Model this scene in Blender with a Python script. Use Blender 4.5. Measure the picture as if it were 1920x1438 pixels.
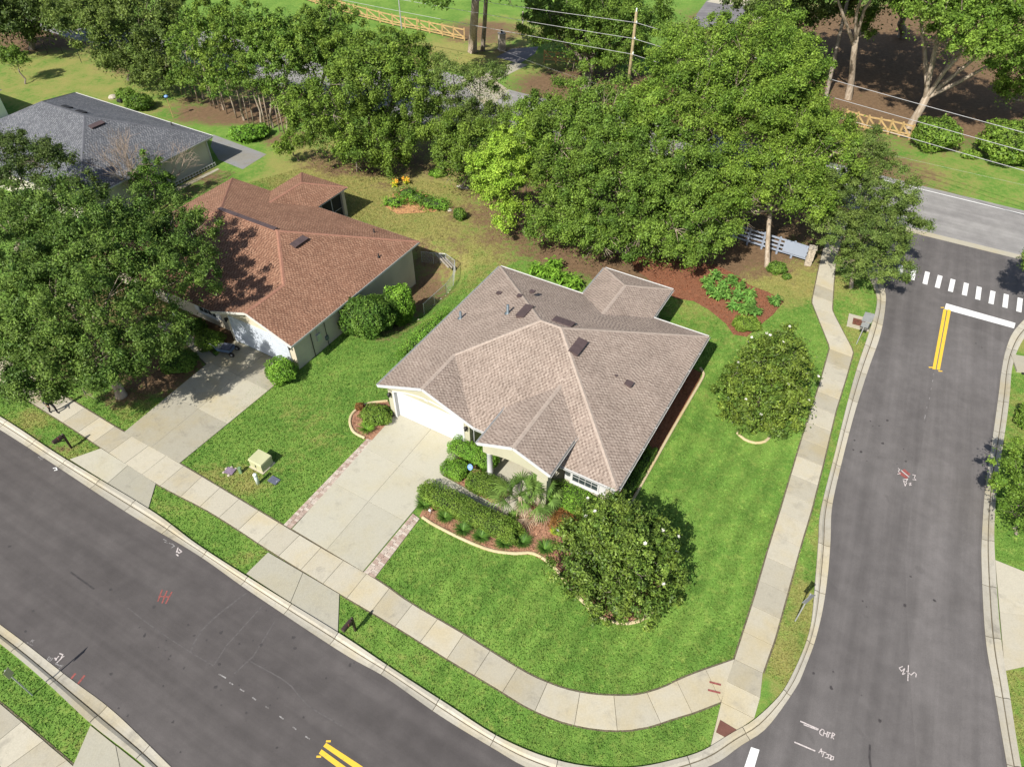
import bpy, math, random
import numpy as np
from mathutils import Vector, Matrix

for _o in list(bpy.data.objects):
    bpy.data.objects.remove(_o)
SC = bpy.context.scene
COL = SC.collection
R = math.radians

# ------------------------------------------------------------------ camera, sky, sun, exposure
cam_data = bpy.data.cameras.new('camera')
cam_data.sensor_width = 36.0
cam_data.lens = 1331.0 / 1920.0 * 36.0
cam_data.clip_end = 5000.0
cam = bpy.data.objects.new('camera', cam_data)
cam.location = (0.0, 0.0, 32.0)
cam.rotation_euler = (R(46.0), 0.0, 0.0)
COL.objects.link(cam)
SC.camera = cam

SUN_AZ = 56.0        # the way shadows fall, degrees from +X
SUN_EL = 44.5
world = bpy.data.worlds.new('World')
SC.world = world
world.use_nodes = True
wn = world.node_tree.nodes
wn.clear()
sky = wn.new('ShaderNodeTexSky')
sky.sky_type = 'NISHITA'
sky.sun_disc = False
sky.sun_elevation = R(SUN_EL)
# the sky node's rotation turns clockwise from +Y; the sun stands opposite to the shadows
sky.sun_rotation = R(90.0 - (SUN_AZ + 180.0))
sky.air_density = 1.0
sky.dust_density = 1.6
sky.ozone_density = 1.0
bg = wn.new('ShaderNodeBackground')
bg.inputs['Strength'].default_value = 0.09
wo = wn.new('ShaderNodeOutputWorld')
world.node_tree.links.new(sky.outputs[0], bg.inputs[0])
world.node_tree.links.new(bg.outputs[0], wo.inputs[0])

sun_data = bpy.data.lights.new('sun', 'SUN')
sun_data.energy = 4.9
sun_data.angle = R(0.55)
sun_data.color = (1.0, 0.955, 0.88)
sun = bpy.data.objects.new('sun', sun_data)
_d = Vector((math.cos(R(SUN_AZ)) * math.cos(R(SUN_EL)), math.sin(R(SUN_AZ)) * math.cos(R(SUN_EL)), -math.sin(R(SUN_EL))))
sun.rotation_euler = _d.to_track_quat('-Z', 'Y').to_euler()
sun.location = (-40, -40, 60)
COL.objects.link(sun)

SC.render.engine = 'CYCLES'
SC.view_settings.view_transform = 'Standard'
SC.view_settings.look = 'None'
SC.view_settings.gamma = 1.0
SC.view_settings.use_curve_mapping = False
SC.view_settings.exposure = 0.46

# ------------------------------------------------------------------ small tools
HA = R(-30.2)                       # heading of the house fronts
EX = np.array([math.cos(HA), math.sin(HA)])
EY = np.array([-math.sin(HA), math.cos(HA)])


def tag(o, label=None, cat=None, group=None, kind=None):
    if label: o['label'] = label
    if cat: o['category'] = cat
    if group: o['group'] = group
    if kind: o['kind'] = kind
    return o


def thing(name, label, cat, loc=(0, 0, 0), rz=0.0, group=None):
    o = bpy.data.objects.new(name, None)
    o.empty_display_size = 0.3
    o.location = loc if len(loc) == 3 else (loc[0], loc[1], 0)
    o.rotation_euler = (0, 0, rz)
    COL.objects.link(o)
    return tag(o, label, cat, group)


def link(name, me, mat=None, parent=None, smooth=False):
    o = bpy.data.objects.new(name, me)
    if mat is not None and not me.materials:
        me.materials.append(mat)
    if smooth:
        me.polygons.foreach_set('use_smooth', [True] * len(me.polygons))
    COL.objects.link(o)
    if parent is not None:
        o.parent = parent
    return o


class MB:
    """collects polygons of one mesh"""
    def __init__(self):
        self.v = []
        self.f = []

    def poly(self, pts):
        n = len(self.v)
        self.v += [tuple(p) for p in pts]
        self.f.append(tuple(range(n, n + len(pts))))

    def box(self, c, s, rz=0.0, m=None):
        n = len(self.v)
        cz, sz = math.cos(rz), math.sin(rz)
        for dz in (-.5, .5):
            for dx, dy in ((-.5, -.5), (.5, -.5), (.5, .5), (-.5, .5)):
                x, y, z = dx * s[0], dy * s[1], dz * s[2]
                p = Vector((x * cz - y * sz, x * sz + y * cz, z))
                if m is not None: p = m @ p
                self.v.append((p[0] + c[0], p[1] + c[1], p[2] + c[2]))
        for q in ((3, 2, 1, 0), (4, 5, 6, 7), (0, 1, 5, 4), (1, 2, 6, 5), (2, 3, 7, 6), (3, 0, 4, 7)):
            self.f.append(tuple(n + i for i in q))
        return self

    def bb(self, a, b):
        return self.box([(a[i] + b[i]) / 2 for i in range(3)], [abs(b[i] - a[i]) for i in range(3)])

    def prism(self, pts, z0, z1, bevel=0.0):
        pts = [tuple(p[:2]) for p in pts]
        a = sum(pts[i][0] * pts[(i + 1) % len(pts)][1] - pts[(i + 1) % len(pts)][0] * pts[i][1] for i in range(len(pts)))
        if a < 0: pts = pts[::-1]
        n = len(self.v); k = len(pts)
        rings = [(pts, z0), (pts, z1)]
        if bevel > 0:
            cx = sum(p[0] for p in pts) / k; cy = sum(p[1] for p in pts) / k
            def ins(p):
                d = math.hypot(p[0] - cx, p[1] - cy) or 1
                return (p[0] + (cx - p[0]) / d * bevel, p[1] + (cy - p[1]) / d * bevel)
            rings = [(pts, z0), (pts, z1 - bevel), ([ins(p) for p in pts], z1)]
        for ps, z in rings:
            self.v += [(p[0], p[1], z) for p in ps]
        for r in range(len(rings) - 1):
            for i in range(k):
                j = (i + 1) % k
                self.f.append((n + r * k + i, n + r * k + j, n + (r + 1) * k + j, n + (r + 1) * k + i))
        t = (len(rings) - 1) * k
        self.f.append(tuple(n + t + i for i in range(k)))
        return self

    def bar(self, a, b, w, h):
        """rectangular beam from a to b, w across (level), h upright"""
        a = Vector(a); b = Vector(b); d = (b - a).normalized()
        s = d.cross(Vector((0, 0, 1)))
        s = Vector((1, 0, 0)) if s.length < 1e-4 else s.normalized()
        u = s.cross(d).normalized()
        n = len(self.v)
        for p in (a, b):
            for i, j in ((-1, -1), (1, -1), (1, 1), (-1, 1)):
                self.v.append(tuple(p + s * (i * w / 2) + u * (j * h / 2)))
        for q in ((0, 1, 2, 3), (7, 6, 5, 4), (0, 4, 5, 1), (1, 5, 6, 2), (2, 6, 7, 3), (3, 7, 4, 0)):
            self.f.append(tuple(n + i for i in q))
        return self

    def tube(self, path, rad, k=8, cap=True):
        P = [Vector(p) for p in path]
        if not hasattr(rad, '__len__'): rad = [rad] * len(P)
        n = len(self.v); prev = None
        for i, p in enumerate(P):
            t = (P[min(i + 1, len(P) - 1)] - P[max(i - 1, 0)])
            t = t.normalized() if t.length > 1e-9 else Vector((0, 0, 1))
            if prev is None:
                s = t.cross(Vector((0, 0, 1)))
                if s.length < 1e-3: s = t.cross(Vector((1, 0, 0)))
                s.normalize()
            else:
                s = (prev - t * prev.dot(t)).normalized()
            prev = s
            b = t.cross(s)
            for j in range(k):
                a = 2 * math.pi * j / k
                self.v.append(tuple(p + (s * math.cos(a) + b * math.sin(a)) * rad[i]))
        for i in range(len(P) - 1):
            for j in range(k):
                q = (j + 1) % k
                self.f.append((n + i * k + j, n + i * k + q, n + (i + 1) * k + q, n + (i + 1) * k + j))
        if cap:
            self.f.append(tuple(n + j for j in range(k))[::-1])
            self.f.append(tuple(n + (len(P) - 1) * k + j for j in range(k)))
        return self

    def lathe(self, c, prof, k=16):
        n = len(self.v)
        for r, z in prof:
            for j in range(k):
                a = 2 * math.pi * j / k
                self.v.append((c[0] + r * math.cos(a), c[1] + r * math.sin(a), c[2] + z))
        for i in range(len(prof) - 1):
            for j in range(k):
                q = (j + 1) % k
                self.f.append((n + i * k + j, n + i * k + q, n + (i + 1) * k + q, n + (i + 1) * k + j))
        self.f.append(tuple(n + (len(prof) - 1) * k + j for j in range(k)))
        self.f.append(tuple(n + j for j in range(k))[::-1])
        return self

    def mesh(self, name):
        me = bpy.data.meshes.new(name)
        me.from_pydata(self.v, [], self.f)
        me.update()
        return me

    def build(self, name, mat, parent=None, smooth=False):
        return link(name, self.mesh(name), mat, parent, smooth)


def np_mesh(name, V, quads=None, tris=None, attrs=None):
    """fast mesh from numpy arrays; attrs: name -> per-vertex floats"""
    me = bpy.data.meshes.new(name)
    V = np.asarray(V, np.float32)
    me.vertices.add(len(V))
    me.vertices.foreach_set('co', V.ravel())
    parts = []; tot = []
    if quads is not None and len(quads): parts.append(np.asarray(quads, np.int32).ravel()); tot.append(np.full(len(quads), 4, np.int32))
    if tris is not None and len(tris): parts.append(np.asarray(tris, np.int32).ravel()); tot.append(np.full(len(tris), 3, np.int32))
    idx = np.concatenate(parts); cnt = np.concatenate(tot)
    me.loops.add(len(idx))
    me.loops.foreach_set('vertex_index', idx)
    me.polygons.add(len(cnt))
    st = np.zeros(len(cnt), np.int32); st[1:] = np.cumsum(cnt)[:-1]
    me.polygons.foreach_set('loop_start', st)
    for k, a in (attrs or {}).items():
        at = me.attributes.new(k, 'FLOAT', 'POINT')
        at.data.foreach_set('value', np.asarray(a, np.float32))
    me.update(calc_edges=True)
    return me


def catmull(P, step):
    """smooth polyline through P, resampled at about step"""
    P = np.asarray(P, float)
    Q = np.vstack([2 * P[0] - P[1], P, 2 * P[-1] - P[-2]])
    out = []
    for i in range(1, len(Q) - 2):
        p0, p1, p2, p3 = Q[i - 1:i + 3]
        n = max(2, int(np.linalg.norm(p2 - p1) / max(step * .5, .05)))
        for t in np.linspace(0, 1, n, endpoint=False):
            out.append(.5 * (2 * p1 + (p2 - p0) * t + (2 * p0 - 5 * p1 + 4 * p2 - p3) * t * t + (3 * p1 - p0 - 3 * p2 + p3) * t ** 3))
    out.append(P[-1])
    return resample(np.array(out), step)


def resample(P, step=None, n=None):
    P = np.asarray(P, float)
    L = np.concatenate([[0], np.cumsum(np.linalg.norm(np.diff(P, axis=0), axis=1))])
    if n is None: n = max(2, int(round(L[-1] / step)) + 1)
    s = np.linspace(0, L[-1], n)
    return np.stack([np.interp(s, L, P[:, k]) for k in range(P.shape[1])], 1)


def inside(poly, X, Y):
    poly = np.asarray(poly)[:, :2]
    c = np.zeros(np.shape(X), bool)
    j = len(poly) - 1
    for i in range(len(poly)):
        xi, yi = poly[i]; xj, yj = poly[j]
        with np.errstate(divide='ignore', invalid='ignore'):
            c ^= ((yi > Y) != (yj > Y)) & (X < (xj - xi) * (Y - yi) / (yj - yi + 1e-12) + xi)
        j = i
    return c

# ------------------------------------------------------------------ materials


class NT:
    def __init__(self, name):
        self.m = bpy.data.materials.new(name)
        self.m.use_nodes = True
        self.t = self.m.node_tree
        self.t.nodes.clear()
        self.out = self.t.nodes.new('ShaderNodeOutputMaterial')

    def n(self, kind, **kw):
        x = self.t.nodes.new(kind)
        for k, v in kw.items():
            if k in x.inputs: x.inputs[k].default_value = v
            else: setattr(x, k, v)
        return x

    def l(self, a, b):
        self.t.links.new(a, b)
        return b

    def pos(self, local=False):
        return self.n('ShaderNodeTexCoord').outputs['Object'] if local else self.n('ShaderNodeNewGeometry').outputs['Position']

    def noise(self, vec, scale, detail=3.0, rough=0.55, dist=0.0, sc3=None):
        x = self.n('ShaderNodeTexNoise')
        x.inputs['Scale'].default_value = scale
        x.inputs['Detail'].default_value = detail
        x.inputs['Roughness'].default_value = rough
        x.inputs['Distortion'].default_value = dist
        if sc3 is not None:
            if len(sc3) > 3:
                mr = self.n('ShaderNodeMapping'); mr.inputs['Rotation'].default_value = (0, 0, sc3[3])
                self.l(vec, mr.inputs['Vector']); vec = mr.outputs[0]
            mp = self.n('ShaderNodeMapping')
            mp.inputs['Scale'].default_value = sc3[:3]
            self.l(vec, mp.inputs['Vector']); vec = mp.outputs[0]
        self.l(vec, x.inputs['Vector'])
        return x.outputs['Fac']

    def ramp(self, fac, a, b, lo=0.0, hi=1.0):
        x = self.n('ShaderNodeMapRange')
        x.interpolation_type = 'SMOOTHSTEP'
        for k, v in zip(('From Min', 'From Max', 'To Min', 'To Max'), (a, b, lo, hi)): x.inputs[k].default_value = v
        self.l(fac, x.inputs['Value'])
        return x.outputs[0]

    def mix(self, fac, a, b, mode='MIX'):
        x = self.n('ShaderNodeMix')
        x.data_type = 'RGBA'; x.blend_type = mode
        for s, v in ((x.inputs[0], fac), (x.inputs[6], a), (x.inputs[7], b)):
            if hasattr(v, 'links'): self.l(v, s)
            elif hasattr(v, '__len__'): s.default_value = (v[0], v[1], v[2], 1)
            else: s.default_value = v
        return x.outputs[2]

    def math(self, op, a, b=0.0, clamp=False):
        x = self.n('ShaderNodeMath'); x.operation = op; x.use_clamp = clamp
        for s, v in ((x.inputs[0], a), (x.inputs[1], b)):
            if hasattr(v, 'links'): self.l(v, s)
            else: s.default_value = v
        return x.outputs[0]

    def attr(self, name):
        x = self.n('ShaderNodeAttribute'); x.attribute_name = name
        return x.outputs['Fac']

    def island(self):
        return self.n('ShaderNodeNewGeometry').outputs['Random Per Island']

    def objrand(self):
        return self.n('ShaderNodeObjectInfo').outputs['Random']

    def bright(self, col, fac):
        """colour times a number"""
        x = self.n('ShaderNodeVectorMath'); x.operation = 'SCALE'
        if hasattr(col, 'links'): self.l(col, x.inputs[0])
        else: x.inputs[0].default_value = col[:3]
        if hasattr(fac, 'links'): self.l(fac, x.inputs['Scale'])
        else: x.inputs['Scale'].default_value = fac
        return x.outputs[0]

    def bump(self, h, strength=0.3, dist=0.02):
        x = self.n('ShaderNodeBump')
        x.inputs['Strength'].default_value = strength
        x.inputs['Distance'].default_value = dist
        self.l(h, x.inputs['Height'])
        return x.outputs[0]

    def bsdf(self, col, rough=0.8, normal=None, metal=0.0, spec=0.3, trans=0.0):
        p = self.n('ShaderNodeBsdfPrincipled')
        if hasattr(col, 'links'): self.l(col, p.inputs['Base Color'])
        else: p.inputs['Base Color'].default_value = (*col[:3], 1)
        if hasattr(rough, 'links'): self.l(rough, p.inputs['Roughness'])
        else: p.inputs['Roughness'].default_value = rough
        p.inputs['Metallic'].default_value = metal
        p.inputs['Specular IOR Level'].default_value = spec
        if normal is not None: self.l(normal, p.inputs['Normal'])
        s = p.outputs[0]
        if trans > 0:
            tr = self.n('ShaderNodeBsdfTranslucent')
            if hasattr(col, 'links'): self.l(col, tr.inputs['Color'])
            else: tr.inputs['Color'].default_value = (*col[:3], 1)
            mx = self.n('ShaderNodeMixShader'); mx.inputs[0].default_value = trans
            self.l(s, mx.inputs[1]); self.l(tr.outputs[0], mx.inputs[2]); s = mx.outputs[0]
        self.l(s, self.out.inputs['Surface'])
        return self.m


def m_plain(name, col, rough=0.7, var=0.12, scale=3.0, bump=0.0, metal=0.0, spec=0.3, local=False, bscale=40.0):
    t = NT(name); p = t.pos(local)
    f = t.noise(p, scale, 4)
    c = t.bright(col, t.ramp(f, .25, .75, 1 - var, 1 + var))
    nm = t.bump(t.noise(p, bscale, 3), bump, .01) if bump else None
    return t.bsdf(c, rough, nm, metal, spec)


def m_concrete(name, col, stain=(0.30, 0.27, 0.20), warm=(1.0, 0.93, 0.76), amount=0.5, per_obj=True):
    t = NT(name); p = t.pos()
    big = t.noise(p, .35, 4, .6); mid = t.noise(p, 1.7, 5, .65); fine = t.noise(p, 14, 3)
    c = t.mix(t.ramp(big, .42, .72), col, tuple(col[i] * warm[i] for i in range(3)))
    c = t.mix(t.math('MULTIPLY', t.ramp(mid, .52, .82), amount), c, stain)
    c = t.mix(t.math('MULTIPLY', t.ramp(t.noise(p, .9, 6, .7, .5), .54, .74), amount * .9), c, (.20, .185, .155))
    c = t.mix(t.math('MULTIPLY', t.ramp(t.noise(p, 9, 3, .7), .66, .78), .5), c, (.17, .15, .115))
    c = t.bright(c, t.ramp(fine, .2, .8, .93, 1.06))
    if per_obj: c = t.bright(c, t.ramp(t.objrand(), 0, 1, .84, 1.08))
    return t.bsdf(c, .85, t.bump(t.noise(p, 60, 2), .15, .004), spec=.2)


def m_worn(name, col, worn, lo=.55):
    """road paint rubbed through in places"""
    t = NT(name); p = t.pos()
    f = t.math('ADD', t.math('MULTIPLY', t.noise(p, 3.0, 4, .6), .5), t.math('MULTIPLY', t.noise(p, 22, 3, .7), .5))
    c = t.mix(t.ramp(f, lo, lo + .14), col, worn)
    return t.bsdf(c, .7, t.bump(t.noise(p, 80, 2), .2, .004), spec=.2)


def m_asphalt(name, col, patch, ang=0.0, lane=0.25):
    t = NT(name); p = t.pos()
    big = t.noise(p, .16, 5, .6); mid = t.noise(p, 1.1, 4, .6)
    streak = t.noise(p, 1.0, 4, .6, 0, (.05, 1.1, 1, ang)); fine = t.noise(p, 38, 2, .7)
    c = t.mix(t.ramp(big, .35, .68), col, patch)
    c = t.bright(c, t.ramp(streak, .3, .7, 1 - lane * .5, 1 + lane * .5))
    c = t.bright(c, t.ramp(mid, .3, .75, .90, 1.09))
    c = t.bright(c, t.ramp(fine, .25, .75, .86, 1.15))
    spots = t.ramp(t.noise(p, .9, 2, .4, .6), .70, .76)
    c = t.mix(t.math('MULTIPLY', spots, .2), c, tuple(x * .5 for x in col))
    return t.bsdf(c, .85, t.bump(t.noise(p, 90, 2), .35, .006), spec=.25)


def grass_colour(t):
    """lawn colour from the ground's own cover: dry, bare and lush shares"""
    p = t.pos()
    n1 = t.noise(p, .45, 5, .62); n2 = t.noise(p, 2.6, 4, .65); n3 = t.noise(p, 13, 3, .7)
    lush = t.mix(t.ramp(n1, .3, .7), (.112, .226, .038), (.178, .302, .056))
    lush = t.mix(t.ramp(n2, .45, .8), lush, (.250, .340, .075))
    lush = t.bright(lush, t.ramp(t.attr('stripe'), 0, 1, .82, 1.18))
    dry = t.mix(t.ramp(n2, .3, .7), (.330, .285, .095), (.235, .255, .070))
    dry = t.mix(t.ramp(n3, .5, .8), dry, (.400, .345, .160))
    bare = t.mix(t.ramp(n2, .3, .7), (.165, .105, .060), (.245, .160, .090))
    bare = t.mix(t.ramp(n3, .45, .75), bare, (.085, .058, .038))
    w = t.math('ADD', t.math('SUBTRACT', n2, .5), t.math('SUBTRACT', n1, .5))
    d = t.ramp(t.math('ADD', t.attr('dry'), t.math('MULTIPLY', w, 1.1)), .25, .8)
    b = t.ramp(t.math('ADD', t.attr('bare'), t.math('MULTIPLY', w, .9)), .3, .75)
    c = t.mix(b, t.mix(d, lush, dry), bare)
    return c, p, n3


def m_ground():
    t = NT('lawn_soil')
    c, p, n3 = grass_colour(t)
    c = t.bright(c, t.ramp(n3, .25, .75, .78, 1.02))
    return t.bsdf(c, .95, t.bump(t.noise(p, 22, 3, .7), .8, .05), spec=.1)


def m_blade():
    t = NT('grass_blade')
    c, p, n3 = grass_colour(t)
    c = t.bright(c, t.ramp(t.island(), 0, 1, .80, 1.22))
    return t.bsdf(c, .7, None, spec=.2, trans=.25)


def m_leaf(name, a, b, trans=.20, lo=.60, hi=1.38, spec=.18, rough=.5):
    t = NT(name)
    tone = t.attr('tone')
    c = t.mix(tone, a, b)
    c = t.bright(c, t.ramp(t.island(), 0, 1, lo, hi))
    o = t.objrand()                                              # no two plants quite the same green
    c = t.mix(t.ramp(o, 0, 1, 0, .30), c, t.mix(1.0, c, (1.25, 1.02, .75), 'MULTIPLY'))
    big = t.noise(t.pos(), .35, 2)
    c = t.bright(c, t.ramp(big, .3, .7, .84, 1.14))
    return t.bsdf(c, rough, None, spec=spec, trans=trans)


def m_bark(name, a=(.16, .13, .10), b=(.30, .26, .21)):
    t = NT(name); p = t.pos()
    f = t.noise(p, 5, 4, .65, .3, (1, 1, .25))
    return t.bsdf(t.mix(t.ramp(f, .35, .68), a, b), .9, t.bump(f, .6, .05), spec=.1)


def m_shingle(name, dark, mid, light):
    """granule blends: each tab its own tone"""
    t = NT(name); p = t.pos(True)
    tone = t.attr('tone')
    c = t.mix(t.ramp(tone, 0, .55), dark, mid)
    c = t.mix(t.ramp(tone, .55, 1.0), c, light)
    c = t.bright(c, t.ramp(t.noise(p, .55, 5, .6), .3, .7, .90, 1.08))
    c = t.bright(c, t.ramp(t.noise(p, 26, 2, .7), .2, .8, .85, 1.15))
    return t.bsdf(c, .92, t.bump(t.noise(p, 120, 2), .3, .004), spec=.15)


M = dict(
    stucco=m_plain('stucco_cream', (.43, .41, .30), .9, .06, .8, .25, spec=.15, bscale=70),
    stucco2=m_plain('stucco_beige', (.56, .50, .38), .9, .10, .7, .25, spec=.15, bscale=70),
    stucco3=m_plain('stucco_grey', (.60, .56, .46), .9, .08, .7, .25, spec=.15, bscale=70),
    stucco4=m_plain('stucco_white', (.72, .72, .70), .9, .05, .7, .2, spec=.15, bscale=70),
    white=m_plain('white_paint', (.56, .56, .55), .45, .03, 1.5),
    offwhite=m_plain('trim_paint', (.60, .58, .53), .5, .05, 1.5),
    door_white=m_plain('door_paint', (.54, .55, .57), .4, .02, 1.0),
    door_grey=m_plain('door_paint_cool', (.50, .54, .60), .45, .05, 1.0),
    glass=m_plain('window_glass', (.035, .045, .05), .08, .2, 1.0, spec=.6),
    screen=m_plain('screen_mesh', (.022, .024, .026), .7, .1, 2.0),
    dark=m_plain('dark_metal', (.022, .020, .020), .5, .1, 4.0),
    bronze=m_plain('bronze_paint', (.050, .032, .028), .45, .15, 5.0),
    ventbrown=m_plain('vent_brown', (.085, .060, .058), .5, .15, 4.0),
    lead=m_plain('lead_boot', (.14, .17, .19), .45, .2, 8.0, metal=.3),
    gutter=m_plain('gutter_white', (.56, .56, .55), .4, .05, 2.0),
    gutin=m_plain('gutter_inside', (.16, .15, .13), .9, .3, 6.0),
    alu=m_plain('sign_back', (.42, .44, .46), .4, .08, 5.0, metal=.6),
    galv=m_plain('galvanised', (.50, .51, .52), .45, .1, 6.0, metal=.5),
    wood=m_plain('new_timber', (.42, .29, .13), .8, .2, 3.0, .2),
    oldwood=m_plain('weathered_timber', (.36, .32, .26), .9, .2, 3.0, .3),
    polewood=m_plain('pole_timber', (.30, .24, .13), .9, .2, 3.0, .3),
    rail_shade_tint=m_plain('vinyl_shade_tint', (.30, .34, .41), .5, .04, 2.0),  # white boards with blue-grey shade put into their colour
    stone=m_plain('stacked_stone', (.42, .36, .28), .9, .35, 9.0, .5),
    concrete=m_concrete('concrete_walk', (.42, .388, .305)),
    concrete_d=m_concrete('concrete_drive', (.395, .375, .300), amount=.42, warm=(1.0, .97, .88)),
    concrete_o=m_concrete('concrete_stained', (.385, .36, .285), amount=.75),
    kerb=m_concrete('concrete_kerb', (.415, .388, .32), (.26, .23, .17), amount=.7),
    concrete_g=m_concrete('concrete_grey', (.22, .22, .22), (.14, .13, .12), amount=.8),
    joint=m_plain('joint_dirt', (.12, .10, .065), .95, .3, 6.0),
    edging=m_concrete('bed_edging', (.50, .42, .26), amount=.3, per_obj=False),
    asphalt=m_asphalt('asphalt_new', (.078, .070, .067), (.094, .085, .081), R(30.2)),
    asphalt2=m_asphalt('asphalt_side', (.108, .099, .095), (.130, .120, .115), R(-64)),
    asphalt_lt=m_asphalt('asphalt_side_lane', (.122, .112, .107), (.142, .131, .126), R(-64)),
    asphalt_old=m_asphalt('asphalt_old', (.235, .225, .215), (.28, .27, .255), R(30)),
    asphalt_dk=m_asphalt('asphalt_lane', (.16, .15, .155), (.20, .19, .19), 0),
    paint=m_worn('road_paint_white', (.70, .70, .68), (.30, .28, .27)),
    dust_paint=m_worn('road_paint_dusty', (.30, .29, .28), (.12, .11, .105), .42),
    yellow=m_worn('road_paint_yellow', (.72, .46, .05), (.34, .24, .08)),
    spray=m_plain('spray_white', (.48, .43, .41), .8, .3, 12.0),
    sprayred=m_plain('spray_red', (.25, .075, .065), .8, .3, 10.0),
    mulch=m_plain('mulch_bark', (.20, .085, .045), .95, .45, 16.0, .8, bscale=30),
    mulch2=m_plain('mulch_pink', (.30, .16, .10), .95, .5, 18.0, .8, bscale=30),
    mat_brown=m_plain('tactile_brown', (.14, .062, .045), .7, .1, 5.0, .3),
    box=m_plain('cabinet_tan', (.44, .44, .26), .5, .06, 2.0),
    pvc=m_plain('pipe_white', (.72, .78, .72), .4, .04, 3.0),
    slate=m_plain('lid_slate', (.10, .11, .15), .6, .2, 6.0),
    blue=m_plain('sign_blue', (.18, .32, .62), .4, .05, 3.0),
    rock=m_plain('pale_rock', (.40, .36, .29), .9, .2, 5.0, .4),
    rust=m_plain('rust_iron', (.17, .065, .04), .8, .3, 8.0),
    cloth=m_plain('dark_cloth', (.018, .017, .020), .9, .2, 8.0),
    skin=m_plain('skin', (.42, .25, .17), .6, .05, 4.0),
    hedgegreen=m_plain('post_green', (.16, .26, .14), .5, .1, 4.0),
    purple=m_plain('lid_purple', (.20, .15, .20), .6, .2, 6.0),
    cartblue=m_plain('cart_blue', (.12, .17, .26), .5, .15, 5.0),
    shirt=m_plain('shirt_dark', (.05, .05, .06), .9, .15, 6.0),
    shoe=m_plain('shoe_black', (.012, .011, .011), .6, .1, 6.0),
    wire=m_plain('wire_alu', (.40, .40, .40), .6, .02, 1.0),
    petal=m_plain('petal_white', (.60, .58, .50), .6, .04, 4.0),
    orange=m_plain('petal_orange', (.75, .36, .03), .6, .1, 8.0),
    straw=m_plain('pine_straw', (.42, .23, .10), .95, .3, 9.0, .5),
    bark=m_bark('bark_oak'),
    bark2=m_bark('bark_pale', (.27, .21, .15), (.44, .37, .29)),
    twig=m_plain('bare_twig', (.34, .26, .20), .9, .15, 5.0),
    ground=m_ground(),
    blade=m_blade(),
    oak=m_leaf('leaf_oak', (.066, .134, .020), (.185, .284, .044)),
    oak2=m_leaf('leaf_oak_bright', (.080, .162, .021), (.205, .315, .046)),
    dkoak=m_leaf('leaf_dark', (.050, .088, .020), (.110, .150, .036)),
    shade=m_leaf('leaf_shade_tree', (.056, .122, .024), (.155, .245, .048)),
    olive=m_leaf('leaf_olive', (.076, .130, .028), (.172, .235, .052)),
    laurel=m_leaf('leaf_laurel', (.075, .160, .026), (.205, .300, .046)),
    lime=m_leaf('leaf_lime', (.190, .340, .034), (.330, .480, .062)),
    magnolia=m_leaf('leaf_magnolia', (.062, .124, .020), (.180, .250, .038), .12, .5, 1.45, .25, .5),
    hedge=m_leaf('leaf_hedge', (.105, .195, .026), (.200, .305, .048), .2),
    hedge2=m_leaf('leaf_box', (.105, .240, .026), (.210, .390, .048), .2),
    dkbush=m_leaf('leaf_viburnum', (.060, .135, .020), (.150, .255, .040), .2),
    lily=m_leaf('leaf_liriope', (.050, .130, .022), (.125, .245, .040), .2, .7, 1.3),
    palm=m_leaf('leaf_palm', (.095, .190, .040), (.200, .310, .075), .2, .7, 1.3),
    deadfrond=m_leaf('leaf_dead', (.300, .230, .150), (.440, .370, .270), .15, .7, 1.25),
    ginger=m_leaf('leaf_ginger', (.090, .230, .040), (.180, .330, .070), .2, .7, 1.3),
    yellowleaf=m_leaf('leaf_gold', (.420, .480, .030), (.560, .620, .060), .2, .8, 1.2),
    redleaf=m_leaf('leaf_copper', (.200, .090, .035), (.330, .190, .060), .2, .7, 1.3),
    chip=m_leaf('mulch_chip', (.12, .055, .032), (.42, .25, .16), 0, .6, 1.3, .1, .9),
    chip_d=m_leaf('mulch_chip_dark', (.14, .050, .026), (.25, .10, .055), 0, .6, 1.3, .1, .9),
    shingle=m_shingle('shingle_taupe', (.184, .142, .115), (.300, .238, .196), (.362, .294, .244)),
    shingle2=m_shingle('shingle_russet', (.150, .078, .052), (.250, .134, .086), (.335, .195, .128)),
    shingle3=m_shingle('shingle_slate', (.075, .078, .088), (.125, .130, .142), (.205, .210, .220)),
    cap=m_plain('ridge_granules', (.350, .286, .238), .92, .12, 6.0, .3, local=True),
    cap2=m_plain('ridge_russet', (.29, .145, .098), .92, .15, 6.0, .3, local=True),
    cap3=m_plain('ridge_slate', (.115, .118, .13), .92, .15, 6.0, .3, local=True),
    deck=m_plain('roof_felt', (.13, .10, .088), .95, .1, 3.0),
    deck2=m_plain('roof_felt_red', (.10, .045, .032), .95, .1, 3.0),
    deck3=m_plain('roof_felt_grey', (.065, .066, .072), .95, .1, 3.0),
    paver=m_plain('paver_clay', (.38, .30, .24), .9, .35, 3.5, .3),
)
# pavers differ from piece to piece
def m_paver():
    t = NT('paver_mixed'); r = t.objrand()
    c = t.mix(r, (.33, .235, .19), (.50, .44, .37))
    p = t.pos()
    c = t.bright(c, t.ramp(t.noise(p, 7, 4), .25, .75, .8, 1.15))
    return t.bsdf(c, .9, t.bump(t.noise(p, 50, 2), .3, .005), spec=.15)
M['paver'] = m_paver()


# ------------------------------------------------------------------ the lie of the land
HOUSE = np.array((-7.99, 30.31, 2.60)[:2])            # front left eave corner of the near house
NEIGH = np.array((-13.94, 33.78, 2.60)[:2])            # front right eave corner of the brown roofed house
GREYH = np.array((-27.97, 63.68, 2.60)[:2])            # rear right eave corner of the slate roofed house


def hl(x, y, o=None):
    """house frame to plan"""
    o = HOUSE if o is None else o
    return (o[0] + x * EX[0] + y * EY[0], o[1] + x * EX[1] + y * EY[1])


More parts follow.
